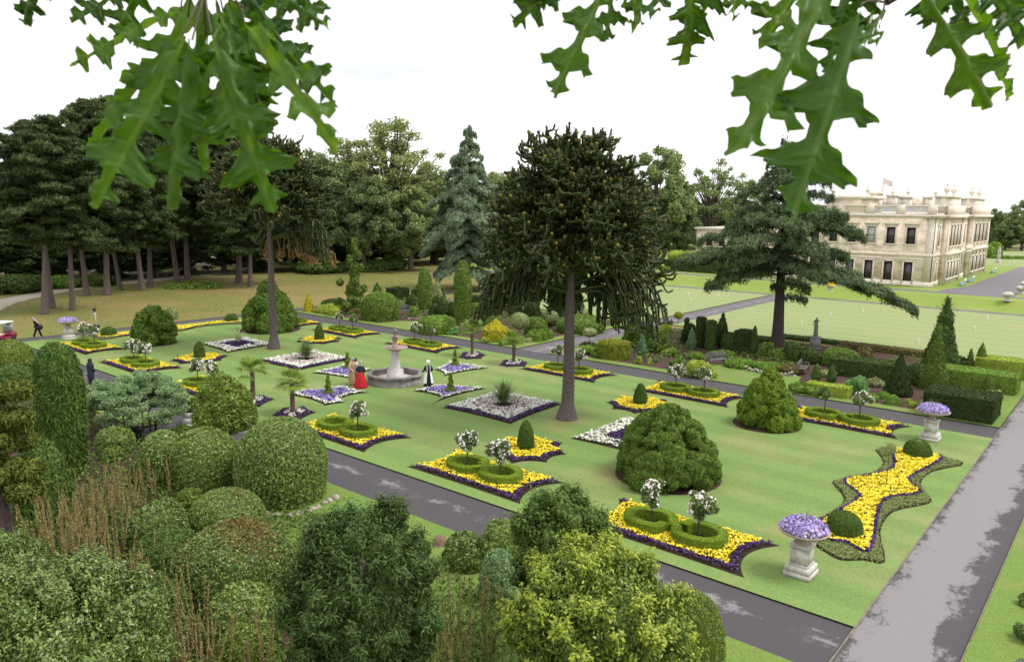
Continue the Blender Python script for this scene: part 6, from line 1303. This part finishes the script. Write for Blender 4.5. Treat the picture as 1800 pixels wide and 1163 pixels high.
# darker wood behind
gd = 'dark wood closing the view'
for i, (x, yb, yt, w) in enumerate([(-30, 492, 300, 190), (40, 486, 290, 180), (110, 482, 300, 180), (180, 478, 280, 190), (250, 474, 285, 180), (320, 470, 270, 180), (390, 466, 260, 190), (460, 462, 262, 180), (520, 458, 285, 170), (580, 454, 280, 170), (640, 450, 285, 170), (700, 446, 300, 170),
                                   (770, 442, 300, 170), (840, 438, 305, 170), (910, 434, 300, 170), (980, 430, 290, 170), (1050, 430, 305, 170), (1120, 430, 300, 150), (1180, 430, 318, 120), (1240, 428, 345, 120), (1300, 426, 340, 120), (1725, 436, 385, 60), (1760, 436, 376, 70), (1810, 436, 370, 80)]):
    tree('w0' if i % 2 else 'w1', x, yb, yt, w, ['dark woodland tree behind the pines', 'dark woodland tree behind the meadow trees', 'dark woodland tree beyond the house'][0 if i < 8 else 1 if i < 21 else 2], 'woodland_tree', gd + [' behind the pines', ' behind the meadow', ' beyond the house'][0 if i < 8 else 1 if i < 21 else 2], i * 1.1)
for i, (x, yb, yt, w) in enumerate([(x, 500 - (x + 40) * .047, 395 - (x % 3) * 12, 150) for x in range(-40, 1240, 62)]):
    tree('w1' if i % 2 else 'w0', x, min(yb, 505), yt, w, 'dark low woodland thicket behind ' + ('the pines' if x < 420 else 'the meadow trees'), 'woodland_thicket', 'dark thickets behind ' + ('the pines' if x < 420 else 'the meadow trees'), i * .9 + .4)
# undergrowth along the sandy track and bed round the pines
M_und = leafmat('undergrowth_leaves', (.025, .045, .016), (.05, .082, .028), (.09, .13, .045), .15, .5)
K['und'] = M_und
for x, yb, yt, w, c, lab in ((20, 518, 478, 110, 'und', 'dark undergrowth left of the leaning pine'), (35, 512, 488, 60, 'grn', 'bright undergrowth beyond the sandy track at far left'), (108, 508, 480, 60, 'grn', 'light green bush between the first two pines'), (165, 504, 482, 70, 'und', 'dark bushes beyond the sandy track behind the crooked pine'),
                          (340, 509, 492, 105, 'mid', 'low green ground cover bed around two pines'), (560, 482, 455, 80, 'und', 'dark undergrowth at the foot of the dense green tree'), (650, 478, 452, 90, 'und', 'dark undergrowth behind the loose conifer'), (690, 476, 440, 60, 'und', 'dark low branches under the airy tree')):
    S('loose', x, yb, yt, w, c, lab, n=22, k=2.2)
# hedge, shrubs and small trees in front of the house wing
p0, p1 = G(1185, 478, TZ), G(1330, 482, TZ)
o = hedgebox(2.0, 17, 1.9, .3, .16, 2.2, 5).build('clipped_hedge', K['drk'], loc=(88.5, 19, TZ)); tag(o, 'long dark clipped hedge in front of the low house wing', 'hedge')
S('standard', 1254, 483, 438, 24, 'gld', 'bright yellow leaved small tree against the house wing', 'golden_tree', 'tree', stem=.5, z=TZ)
S('standard', 1188, 480, 440, 34, 'lim', 'lime green small tree left of the house wing', 'lime_tree', 'tree', stem=.4, z=TZ)
for x, yb, yt, w, c, lab in ((1225, 482, 466, 16, 'grn', 'round green bush below the house wing hedge'), (1213, 484, 473, 10, 'gld', 'small yellow shrub left of the round green bush'), (1240, 485, 472, 14, 'gld', 'small yellow shrub right of the round green bush'), (1253, 484, 474, 10, 'lim', 'little pale shrub below the golden tree'), (1203, 480, 466, 10, 'blu', 'small blue green conifer below the house wing hedge'), (1165, 486, 466, 26, 'olv', 'olive shrub at the left end of the house wing hedge')): S('loose', x, yb, yt, w, c, lab, n=8, z=TZ)
for x, yb, yt, w, lab in ((1733, 461, 428, 26, 'big clipped dome left one by the house end'), (1746, 460, 424, 26, 'big clipped dome right one by the house end'), (1768, 463, 449, 22, 'low green bush left of the small white statue'), (1790, 463, 450, 22, 'low green bush right of the small white statue'), (1748, 462, 448, 20, 'low bright bush at the foot of the clipped domes')): S('bigdome', x, yb, yt, w, 'grn', lab, z=TZ)
p = G(1754.5, 462, TZ); o = MB().add(*lathe([(.5, 0), (.5, .5), (.35, .6), (.35, 1.2), (.45, 1.3), (.3, 1.5), (.32, 2.3), (.38, 2.8), (.16, 3.1), (.2, 3.35), (.02, 3.6)], 10)).build('white_statue', M_stone, loc=(p[0], p[1], TZ)); tag(o, 'small white statue between bushes on the far lawn', 'statue')
for x, y, lab in ((1770, 529, 'white stone urn of the grass bank right of the house'), (1794, 517, 'white stone urn group at the right edge by the forecourt'), (1459, 512, 'white urn with yellow flowers behind the cedar branches'), (1800, 508, 'pale stone urn at the right edge, rearmost')):
    p = G(x, y, TZ); root = thing('stone_urn', lab, 'urn', (p[0], p[1], TZ), 0, 'stone urns on the terrace'); MB().add(*lathe([(.4, 0), (.4, .12), (.25, .2), (.22, .35), (.35, .5), (.5, .65), (.62, .75), (.66, .82), (.6, .82), (.02, .75)], 14)).build('bowl', M_stone, root)
    d = sphpts(160, rng); d[:, 2] = np.abs(d[:, 2]); MB().add(*blooms(d * [.55, .55, .3] + [0, 0, .82], d, .22, .5)).build('flowers', C_yel if x == 1459 else C_wht, root)
M_bench2 = plain('pale_turquoise_paint', (.42, .58, .52), .5, .1)
for x, y, n in ((1691, 502, 'nearest'), (1706, 496, 'middle'), (1746, 480, 'farthest')):
    p = G(x, y, TZ); b = thing('painted_bench', f'pale turquoise bench beside the house forecourt, {n} of three', 'bench', (p[0], p[1], TZ + .02), PI, 'turquoise benches by the forecourt'); MB().add(*box(-1.0, 1.0, -.3, .3, .42, .5)).build('seat', M_bench2, b); MB().add(*box(-1.0, 1.0, .3, .36, .55, 1.0)).build('backrest', M_bench2, b)
    for sx in (-.9, .9): MB().add(*box(sx - .06, sx + .06, -.3, .36, 0, .42)).build('leg', M_bench2, b)

# ------------------------------------------------------------------ the house
def wallmat():
    m, nt, b, out = newmat('limestone_ashlar'); tc = nd(nt, 'ShaderNodeTexCoord'); br = nd(nt, 'ShaderNodeTexBrick'); br.inputs['Scale'].default_value = 1; br.inputs['Brick Width'].default_value = 1.1; br.inputs['Row Height'].default_value = .36; br.inputs['Mortar Size'].default_value = .012
    g = nd(nt, 'ShaderNodeNewGeometry'); sp = nd(nt, 'ShaderNodeSeparateXYZ'); nt.links.new(g.outputs['Position'], sp.inputs[0]); ad = nd(nt, 'ShaderNodeMath', operation='ADD'); nt.links.new(sp.outputs[0], ad.inputs[0]); nt.links.new(sp.outputs[1], ad.inputs[1])
    cb = nd(nt, 'ShaderNodeCombineXYZ'); nt.links.new(ad.outputs[0], cb.inputs[0]); nt.links.new(sp.outputs[2], cb.inputs[1]); nt.links.new(cb.outputs[0], br.inputs['Vector'])
    br.inputs['Color1'].default_value = (.78, .69, .565, 1); br.inputs['Color2'].default_value = (.70, .61, .49, 1); br.inputs['Mortar'].default_value = (.56, .48, .385, 1)
    n = noise(nt, .5, 6, .65, None, (1, 1, 2.5)); st = ramp(nt, n, [(.35, (.72, .68, .64)), (.6, (1.12, 1.1, 1.08))]); nt.links.new(mix(nt, 1, br.outputs[0], st, 'MULTIPLY'), b.inputs['Base Color']); b.inputs['Roughness'].default_value = .9; b.inputs['Specular IOR Level'].default_value = .15; return m
M_wall = wallmat(); M_trim = plain('pale_limestone_trim', (.78, .70, .59), .9, scale=1.5, col2=(.62, .545, .45)); M_slate = plain('slate_roof', (.20, .21, .24), .6, scale=3, col2=(.14, .145, .165)); M_pane = plain('dark_window_glass', (.028, .026, .03), .08, .3, spec=.6); M_blind = plain('window_blind', (.42, .42, .40), .5); M_sash = plain('dark_red_sash', (.10, .05, .045), .5)
cnr = G(1633, 505, TZ); U0, V0 = cnr[0], cnr[1]; ZC = zat(U0, V0, 379.5); ZB = zat(U0, V0, 361.0); ZS = zat(U0, V0, 449.0)
hs = thing('country_house', 'large pale limestone country house with balustraded roof and stone urn finials', 'house', (0, 0, 0))
VL = V0 + 23.0; UR = PV(1722, 475, V0)[0] ; UR = max(UR, U0 + 40)
BH = 1.15
def hb(name, m, *boxes):
    mb = MB(); [mb.add(*box(*b)) for b in boxes]; return mb.build(name, m, hs)
hb('wall', M_wall, (U0, UR, V0, VL, TZ - .3, ZC)); hb('plinth', M_trim, (U0 - .12, UR + .12, V0 - .12, VL + .12, TZ - .3, TZ + .7))
hb('string_course', M_trim, (U0 - .16, UR + .16, V0 - .16, VL + .1, ZS - .25, ZS + .15), (U0 - .08, UR + .08, V0 - .08, VL + .05, ZS - .75, ZS - .6))
hb('cornice', M_trim, (U0 - .25, UR + .25, V0 - .25, VL + .1, ZC - .35, ZC - .15), (U0 - .55, UR + .55, V0 - .55, VL + .1, ZC - .15, ZC + .12), *[(U0 - .46, U0 - .26, v, v + .22, ZC - .34, ZC - .16) for v in np.arange(V0, VL, .55)], *[(u, u + .22, V0 - .46, V0 - .26, ZC - .34, ZC - .16) for u in np.arange(U0, UR, .55)])
# balustrade
bb = [(U0 - .1, U0 + .25, V0 - .1, VL, ZC + .12, ZC + .36), (U0 - .14, U0 + .29, V0 - .14, VL, ZB - .22, ZB), (U0 + .4, UR, V0 - .1, V0 + .25, ZC + .12, ZC + .36), (U0 + .4, UR, V0 - .14, V0 + .29, ZB - .222, ZB - .002)]
for v in np.arange(V0 + .1, VL, 4.2): bb.append((U0 - .18, U0 + .33, v - .18, v + 1.0, ZC + .125, ZB + .06))
hb('balustrade', M_trim, *bb)
mb = MB()
for v in np.arange(V0 + 1.3, VL, .33): mb.add(*lathe([(.07, ZC + .36), (.11, ZC + .55), (.06, ZC + .8), (.08, ZB - .22)], 6, U0 + .07, v))
mb.build('baluster_row', M_trim, hs, kind=None) if False else mb.build('baluster_row', M_trim, hs)
def window(u, v, z0, z1, w, axis, pane=None, arch=False, hood=True, bars=True):
    """axis 'u': on the face looking towards -X; axis 'v': on the face looking towards -Y"""
    def bx(a0, a1, d0, d1, zz0, zz1): return box(u - d1, u - d0, v + a0, v + a1, zz0, zz1) if axis == 'u' else box(u + a0, u + a1, v - d1, v - d0, zz0, zz1)
    h = w / 2; s = .22; mb = MB()
    for b in ((-h - s, -h, .003, .16, z0, z1), (h, h + s, .003, .16, z0, z1), (-h - s, h + s, .003, .162, z1, z1 + .26), (-h - s - .1, h + s + .1, .003, .24, z0 - .2, z0)): mb.add(*bx(*b))
    if hood: mb.add(*bx(-h - s - .25, h + s + .25, .003, .34, z1 + .42, z1 + .62)); mb.add(*bx(-h - s - .05, h + s + .05, .003, .12, z1 + .26, z1 + .42))
    wd = mb.build('window', M_trim, hs); m2 = MB().add(*bx(-h, h, .004, .03, z0, z1)); m2.build('pane', pane or M_pane, wd)
    if bars:
        m3 = MB()
        for b in ((-h, -h + .07, .03, .07, z0, z1), (h - .07, h, .03, .07, z0, z1), (-h + .07, h - .07, .03, .071, (z0 + z1) / 2 - .04, (z0 + z1) / 2 + .04), (-h + .07, h - .07, .03, .072, z1 - .07, z1)): m3.add(*bx(*b))
        m3.build('sash', M_sash, wd)
zu0, zu1 = zat(U0, V0, 430.5), zat(U0, V0, 401.0); zl0, zl1 = TZ + .25, zat(U0, V0, 462.5)
vs_ = [PU(1601.5, 415, U0)[0], PU(1566, 415, U0)[0], PU(1531.5, 412, U0)[0]]; dv = (vs_[2] - vs_[0]) / 2; ww = abs(PU(1610, 415, U0)[0] - PU(1593, 415, U0)[0]) - .1
for i in range(6):
    v = vs_[0] + dv * i
    if v > VL - 1.5: break
    window(U0, v, zu0, zu1, ww, 'u', M_blind if i == 2 else None); window(U0, v, zl0, zl1, ww, 'u', hood=False)
# east front: two projecting bays with rows of slim windows
ua, ub = PV(1655, 420, V0)[0], PV(1682, 420, V0)[0]; uc, ud = PV(1699, 415, V0)[0], UR
for (a, b) in ((ua, ub), (uc, ud)):
    hb('bay', M_wall, (a, b, V0 - .7, V0 - .002, TZ - .3, ZC - .36)); hb('bay_trim', M_trim, *[(x - .35, x + .35, V0 - .86, V0 - .702, TZ + .1, ZC - .36) for x in (a + .4, b - .4)], (a - .1, b + .1, V0 - .95, V0 - .56, ZS - .25, ZS + .15), (a - .2, b + .2, V0 - 1.25, V0 - .55, ZC - .35, ZC + .14), (a - .1, b + .1, V0 - .80, V0 - .45, ZC + .14, ZB + .05))
    hb('parapet_block', M_trim, (a + .6, a + (b - a) * .55, V0 - .72, V0 + 1.5, ZC + .15, ZB + 1.2), (a + .3, a + (b - a) * .58, V0 - .9, V0 + 1.7, ZB + 1.2, ZB + 1.45))
    n = 4; st = (b - a - 2.2) / n
    for k in range(n):
        u = a + 1.1 + st * (k + .5); window(u, V0 - .7, zu0 - .4, zu1 + .3, st * .55, 'v', hood=False, bars=False); window(u, V0 - .7, zl0 + .6, zl1 - .2, st * .55, 'v', hood=False, bars=False)
        V, F = lathe([(st * .275, 0), (st * .275, .03)], 16); i = 16; mbw = MB(); aa = np.linspace(0, PI, 9); rr = st * .275; P = np.array([[u + rr * math.cos(t), V0 - .735, zl1 - .2 + rr * math.sin(t)] for t in aa] ); mbw.add(P, np.arange(9)[None, ::-1]); mbw.build('arch_pane', M_pane, hs)
for u in (U0 + (ua - U0) * .55, (ub + uc) / 2 - 1.2, (ub + uc) / 2 + 1.2): window(u, V0, zu0 - .3, zu1 + .2, .9, 'v', hood=False, bars=False); window(u, V0, zl0 + .3, zl1 - .1, .9, 'v', hood=False, bars=False)
hb('balcony', M_trim, ((ub + uc) / 2 - 2.5, (ub + uc) / 2 + 2.5, V0 - 1.3, V0 - .02, ZS - .2, ZS + .05), ((ub + uc) / 2 - 2.5, (ub + uc) / 2 + 2.5, V0 - 1.3, V0 - 1.1, ZS + .05, ZS + .9))
hb('pilaster', M_trim, (U0 - .1, U0 - .002, V0 - .1, V0 + .9, TZ + .7, ZC - .35), (U0 - .1, U0 + .9, V0 - .1, V0 - .002, TZ + .701, ZC - .351))
# roof, upper block, chimneys, finials
mb = MB(); rv = np.array([[U0 + 1.5, V0 + 1.5, ZC + .5], [UR - 1.5, V0 + 1.5, ZC + .5], [UR - 1.5, VL - 1, ZC + .5], [U0 + 1.5, VL - 1, ZC + .5], [U0 + 9, V0 + 8, ZB + .3], [UR - 9, V0 + 8, ZB + .3], [UR - 9, VL - 7, ZB + .3], [U0 + 9, VL - 7, ZB + .3]])
mb.add(rv, np.array([[0, 1, 5, 4], [1, 2, 6, 5], [2, 3, 7, 6], [3, 0, 4, 7], [4, 5, 6, 7]])); mb.build('roof', M_slate, hs)
v_a, z_a = PU(1530, 344, U0); v_b = PU(1462, 344, U0)[0]
hb('upper_block', M_wall, (U0 + .02, U0 + 6, v_a, v_b + .0, ZC + .13, z_a - .5)); hb('upper_cornice', M_trim, (U0 - .35, U0 + 6.3, v_a - .35, v_b + .3, z_a - .5, z_a))
def chimney(x, yt, w, du, ztop=None):
    v, z = PU(x, yt, U0 + du); mb = MB(); mb.add(*box(U0 + du - w / 2, U0 + du + w / 2, v - w / 2, v + w / 2, ZC + .5, z - .35)); mb.add(*box(U0 + du - w / 2 - .15, U0 + du + w / 2 + .15, v - w / 2 - .15, v + w / 2 + .15, z - .35, z)); o = mb.build('chimney', M_trim, hs); return v, z
for x, yt, w, du in ((1541, 338, 1.5, 5), (1569, 342, 1.3, 9), (1583, 344, 1.1, 12), (1595, 345, 1.2, 12), (1631, 345, 1.2, 20), (1655, 343, 1.4, 26)): chimney(x, yt, w, du)
hb('attic_wall', M_wall, (U0 + 14, UR - 6, V0 + 6, VL - 3, ZC + .6, ZB + 1.3))
def finial(u, v, z, s=1.0):
    o = MB().add(*lathe([(r_ * s, z + h_ * s) for r_, h_ in ((.34, 0), (.34, .12), (.16, .25), (.13, .4), (.3, .6), (.46, .9), (.48, 1.05), (.36, 1.25), (.14, 1.4), (.1, 1.55), (.16, 1.65), (.1, 1.85), (.01, 2.0))], 12, u, v)).build('urn_finial', M_trim, hs, True)
for x, y, du in ((1465, 344, .4), (1525, 343, .4), (1569, 346, 9), (1596, 346, 12), (1644, 346, 22)): v, z = PU(x, y, U0 + du); finial(U0 + du, v, z, .72)
for (a, b) in ((ua, ub), (uc, ud)):
    w = b - a
    for f in (.08, .52): finial(a + .6 + w * f, V0 + .2, ZB + 1.40, .98)
v, z = PU(1551, 342, U0 + 8); fp = MB().add(*tube([(U0 + 8, v, ZC), (U0 + 8, v, zat(U0 + 8, v, 309))], .07, 6)).build('flagpole', M_stone, hs); zf = zat(U0 + 8, v, 313)
fu = np.linspace(0, 1.6, 6); P = np.array([[U0 + 8 + .1 * math.sin(x * 4), v - x * .8 - .08, zf - x * .35 - h_] for h_ in (0, .9) for x in fu]); i = np.arange(5); MB().add(P, np.stack([i, i + 1, i + 7, i + 6], -1)).build('flag', plain('flag_cloth', (.72, .5, .48), .8, col2=(.8, .78, .77), scale=.8), fp)
# low service wing
UW, VW = G(1221.5, 472, TZ)[:2]; zt = zat(UW, VW, 403)
hb('wing_wall', M_wall, (UW, UW + 12, VL - .0, VW, TZ - .3, zt)); hb('wing_cornice', M_trim, (UW - .3, UW + 12.3, VL, VW + .3, zt, zt + .4), (UW - .1, UW + 12, VL, VW + .08, TZ + (zt - TZ) * .52, TZ + (zt - TZ) * .52 + .25))
for x in (1246, 1268, 1289, 1309, 1330):
    v = PU(x, 450, UW)[0]
    if v > VL + .8: window(UW, v, TZ + .8, TZ + 3.6, 1.15, 'u', hood=False); window(UW, v, TZ + (zt - TZ) * .6, TZ + (zt - TZ) * .6 + 2.0, 1.15, 'u', hood=False)
# ------------------------------------------------------------------ oak leaves hanging close to the camera
def oakmat(name, base, vein, trans, gloss):
    m, nt, b, out = newmat(name)
    at = nd(nt, 'ShaderNodeAttribute', attribute_name='luv'); sp = nd(nt, 'ShaderNodeSeparateXYZ'); nt.links.new(at.outputs['Vector'], sp.inputs[0])
    def mt(op, *a):
        q = nd(nt, 'ShaderNodeMath', operation=op)
        for i, v in enumerate(a):
            if isinstance(v, (int, float)): q.inputs[i].default_value = v
            else: nt.links.new(v, q.inputs[i])
        return q.outputs[0]
    ax = mt('ABSOLUTE', sp.outputs[0]); mid = mt('LESS_THAN', ax, .012)
    sv = mt('ABSOLUTE', mt('SUBTRACT', mt('FRACT', mt('ADD', mt('MULTIPLY', sp.outputs[1], 5.6), .0)), .5)); side = mt('MULTIPLY', mt('LESS_THAN', sv, .035), .5)
    vn = mt('MAXIMUM', mid, side); n = noise(nt, 16, 4, .6); c = mix(nt, n, tuple(x * .82 for x in base), tuple(min(1, x * 1.2) for x in base)); c = mix(nt, vn, c, vein)
    g = nd(nt, 'ShaderNodeNewGeometry'); rr = ramp(nt, g.outputs['Random Per Island'], [(0, (.58, .66, .7)), (.5, (1, 1, 1)), (1, (1.45, 1.28, 1.0))]); c = mix(nt, 1, c, rr, 'MULTIPLY')
    nt.links.new(c, b.inputs['Base Color']); b.inputs['Roughness'].default_value = gloss; b.inputs['Specular IOR Level'].default_value = .45
    t = nd(nt, 'ShaderNodeBsdfTranslucent'); c2 = mix(nt, 1, c, (1.15, 1.2, .55), 'MULTIPLY'); nt.links.new(c2, t.inputs[0]); ms = nd(nt, 'ShaderNodeMixShader'); ms.inputs[0].default_value = trans
    nt.links.new(b.outputs[0], ms.inputs[1]); nt.links.new(t.outputs[0], ms.inputs[2]); nt.links.new(ms.outputs[0], out.inputs[0]); return m
M_oak = oakmat('oak_leaf', (.072, .165, .012), (.11, .20, .03), .55, .45)
M_twig = bark('oak_twig_bark', (.10, .075, .05), (.05, .035, .025))
def oakw(t):
    ks = [(0, .010), (.06, .013), (.11, .09), (.165, .19), (.19, .205), (.21, .10), (.245, .06), (.31, .058), (.345, .11), (.405, .32), (.43, .38), (.45, .30), (.472, .315), (.49, .13), (.52, .066), (.585, .062), (.615, .12), (.675, .35), (.70, .41), (.72, .31), (.742, .325), (.76, .12), (.785, .06), (.83, .055), (.858, .12), (.892, .20), (.91, .10), (.94, .055), (.968, .07), (1, .0)]
    x = np.array([k[0] for k in ks]); y = np.array([k[1] for k in ks]); return np.interp(t, x, y)
def oakleaf(B, T, width, Nrm, bend, r, wav=.06):
    """leaf from stalk end B to tip T"""
    L = np.linalg.norm(T - B); y = (T - B) / L; n = norm(Nrm - y * (Nrm @ y)); x = np.cross(y, n); m = 110; t = np.linspace(0, 1, m); fr = np.array([-1, -.66, -.33, -.04, .04, .33, .66, 1]); asym = r.uniform(.85, 1.15, 2)
    ph = r.uniform(0, 6, 2); V = []; A = []
    for ti in t:
        for f in fr:
            tt = ti if f < 0 else min(1, ti + .02 * math.sin(ti * 9 + ph[0])); w = float(oakw(np.array([tt]))[0]) * width / .40 * .5 * (asym[0] if f < 0 else asym[1]); X = f * w; yy = ti + .34 * abs(X) / L * (1 - ti * .35)
            zc = -bend * L * (yy - .15) ** 2 + wav * L * math.sin(yy * 7 + ph[0] + f * 1.1) * abs(f) * .5 - .16 * abs(X) ** 1.3 + .012 * math.sin(X * 60 / L + ph[1])
            V.append(B + y * yy * L + x * X + n * zc); A.append((X / L, ti, 0))
    k = len(fr); i, j = np.meshgrid(np.arange(m - 1), np.arange(k - 1), indexing='ij'); F = np.stack([i * k + j, i * k + j + 1, (i + 1) * k + j + 1, (i + 1) * k + j], -1).reshape(-1, 4); return np.array(V), F, np.array(A)
def at(px, py, d):
    q = ray(px, py); return CAM + q * (d / np.dot(q, FW))
def oakbranch(label, node, nd_, lvs, arm, seed):
    r = np.random.default_rng(seed); N0 = at(*node, nd_); root = thing('oak_branch', label, 'branch', tuple(N0)); mb = MB(); tw = MB()
    tw.add(*tube(catmull([at(*a, d) - N0 for a, d in arm] + [N0 * 0], 6), np.linspace(.02, .006, len(arm) * 6 + 1), 7))
    for (bx_, by_, tx, ty, w, d, tilt) in lvs:
        B = at(bx_, by_, d) - N0; T = at(tx, ty, d + r.uniform(-.12, .10)) - N0; W_ = w * .98 * d / FPX; Nn = -FW + RT * tilt + UP * r.uniform(.1, .6); V, F, A = oakleaf(B, T, W_, Nn, r.uniform(-.05, .22), r); mb.add(V, F, 0, A)
        P = catmull([N0 * 0, B * .5 + r.normal(size=3) * .012 + [0, 0, .01], B], 5); tw.add(*tube(P, .0022, 5))
    mb.build('leaves', M_oak, root, True, att=True); tw.build('twig', M_twig, root, True); return root
oakbranch('cluster of large lobed oak leaves hanging at the top left', (365, -25), 1.75, [
    (322, 60, 165, 366, 165, 1.55, .1), (338, 70, 296, 371, 135, 1.5, -.1), (372, 60, 480, 374, 135, 1.5, .2), (318, 20, 112, 98, 80, 1.7, -.2), (330, 30, 150, 258, 110, 1.8, -.7), (392, 20, 478, 286, 110, 1.7, 1.1), (430, 40, 592, 242, 95, 1.75, .3), (440, 20, 590, 176, 85, 1.85, .2), (455, -30, 575, 47, 85, 1.7, .1),
    (250, -45, 126, 42, 80, 1.8, 0), (72, -60, 40, 40, 62, 1.7, .1), (340, -20, 232, 205, 150, 1.9, .0), (360, -10, 330, 250, 160, 1.95, .1), (378, 0, 415, 235, 150, 1.9, .1), (400, -10, 470, 190, 140, 1.95, .3), (420, -20, 540, 130, 110, 2.0, .2), (362, 60, 345, 300, 110, 1.9, -.3),
    (385, 40, 440, 300, 110, 1.85, .1), (270, -60, 195, 62, 110, 1.9, .2), (440, -70, 470, 90, 120, 2.0, .1), (500, -80, 545, 20, 80, 1.9, 0)], [((300, -420), 2.1), ((340, -200), 1.9)], 1)
oakbranch('few narrow oak leaves hanging at the top centre', (1100, -90), 1.9, [
    (1075, -50, 980, 160, 105, 1.8, .3), (1010, -60, 902, 42, 85, 1.9, .1), (1085, -70, 1062, 62, 70, 1.9, -.2), (1130, -70, 1120, 42, 60, 2.0, .1), (1215, -60, 1213, 115, 95, 1.8, .3), (1290, -60, 1196, 72, 85, 1.85, -.2), (1305, -70, 1290, 26, 60, 1.9, 0), (960, -70, 955, 12, 60, 1.9, .0), (1170, -80, 1150, 14, 60, 1.9, .2)], [((1500, -420), 2.2), ((1250, -220), 2.0)], 2)
oakbranch('large glossy oak leaves hanging at the top right', (1560, 6), 1.7, [
    (1462, -40, 1312, 250, 165, 1.5, .2), (1512, 10, 1396, 384, 190, 1.45, .1), (1552, 20, 1508, 82, 60, 1.7, .3), (1612, -30, 1748, 186, 120, 1.6, -.4), (1690, -30, 1806, 160, 80, 1.7, .9), (1700, -80, 1815, 70, 100, 1.6, .2), (1440, -80, 1345, 66, 110, 1.7, .1), (1500, -50, 1452, 130, 120, 1.8, 0), (1620, -70, 1640, 40, 90, 1.8, .1), (1540, -60, 1478, 60, 110, 1.85, .1), (1660, -60, 1700, 60, 90, 1.8, .2), (1750, -70, 1790, 40, 90, 1.8, -.2)], [((1950, -380), 2.1), ((1740, -120), 1.9)], 3)
# tufts of dry meadow grass
r = np.random.default_rng(90); n = 15000; P = np.c_[r.uniform(-14, 62, n), r.uniform(37.2, 92, n)]; k = (Wob(3, .3)(np.c_[P, 0 * P[:, 0]]) + r.normal(size=n) * .6 > -.1) & ~((np.abs(P[:, 1] - np.interp(P[:, 0], tp[:, 0][np.argsort(tp[:, 0])], tp[:, 1][np.argsort(tp[:, 0])])) < 3)); P = P[k]; n = len(P)
mb = MB(); dn = np.repeat([[0, 0, 1.]], n, 0) + r.normal(size=(n, 3)) * .35; mb.add(*leaves(np.c_[P, np.full(n, .12)], r.normal(size=(n, 3)) * [.5, .5, .1] + [0, 0, .9],   .26, .07, .2, dn, r=r)); tag(mb.build('meadow_tufts', leafmat('meadow_blades', (.10, .095, .025), (.125, .112, .036), (.15, .12, .05), .35, .12)), 'tufts of dry golden meadow grass', 'meadow grass', None, 'stuff')
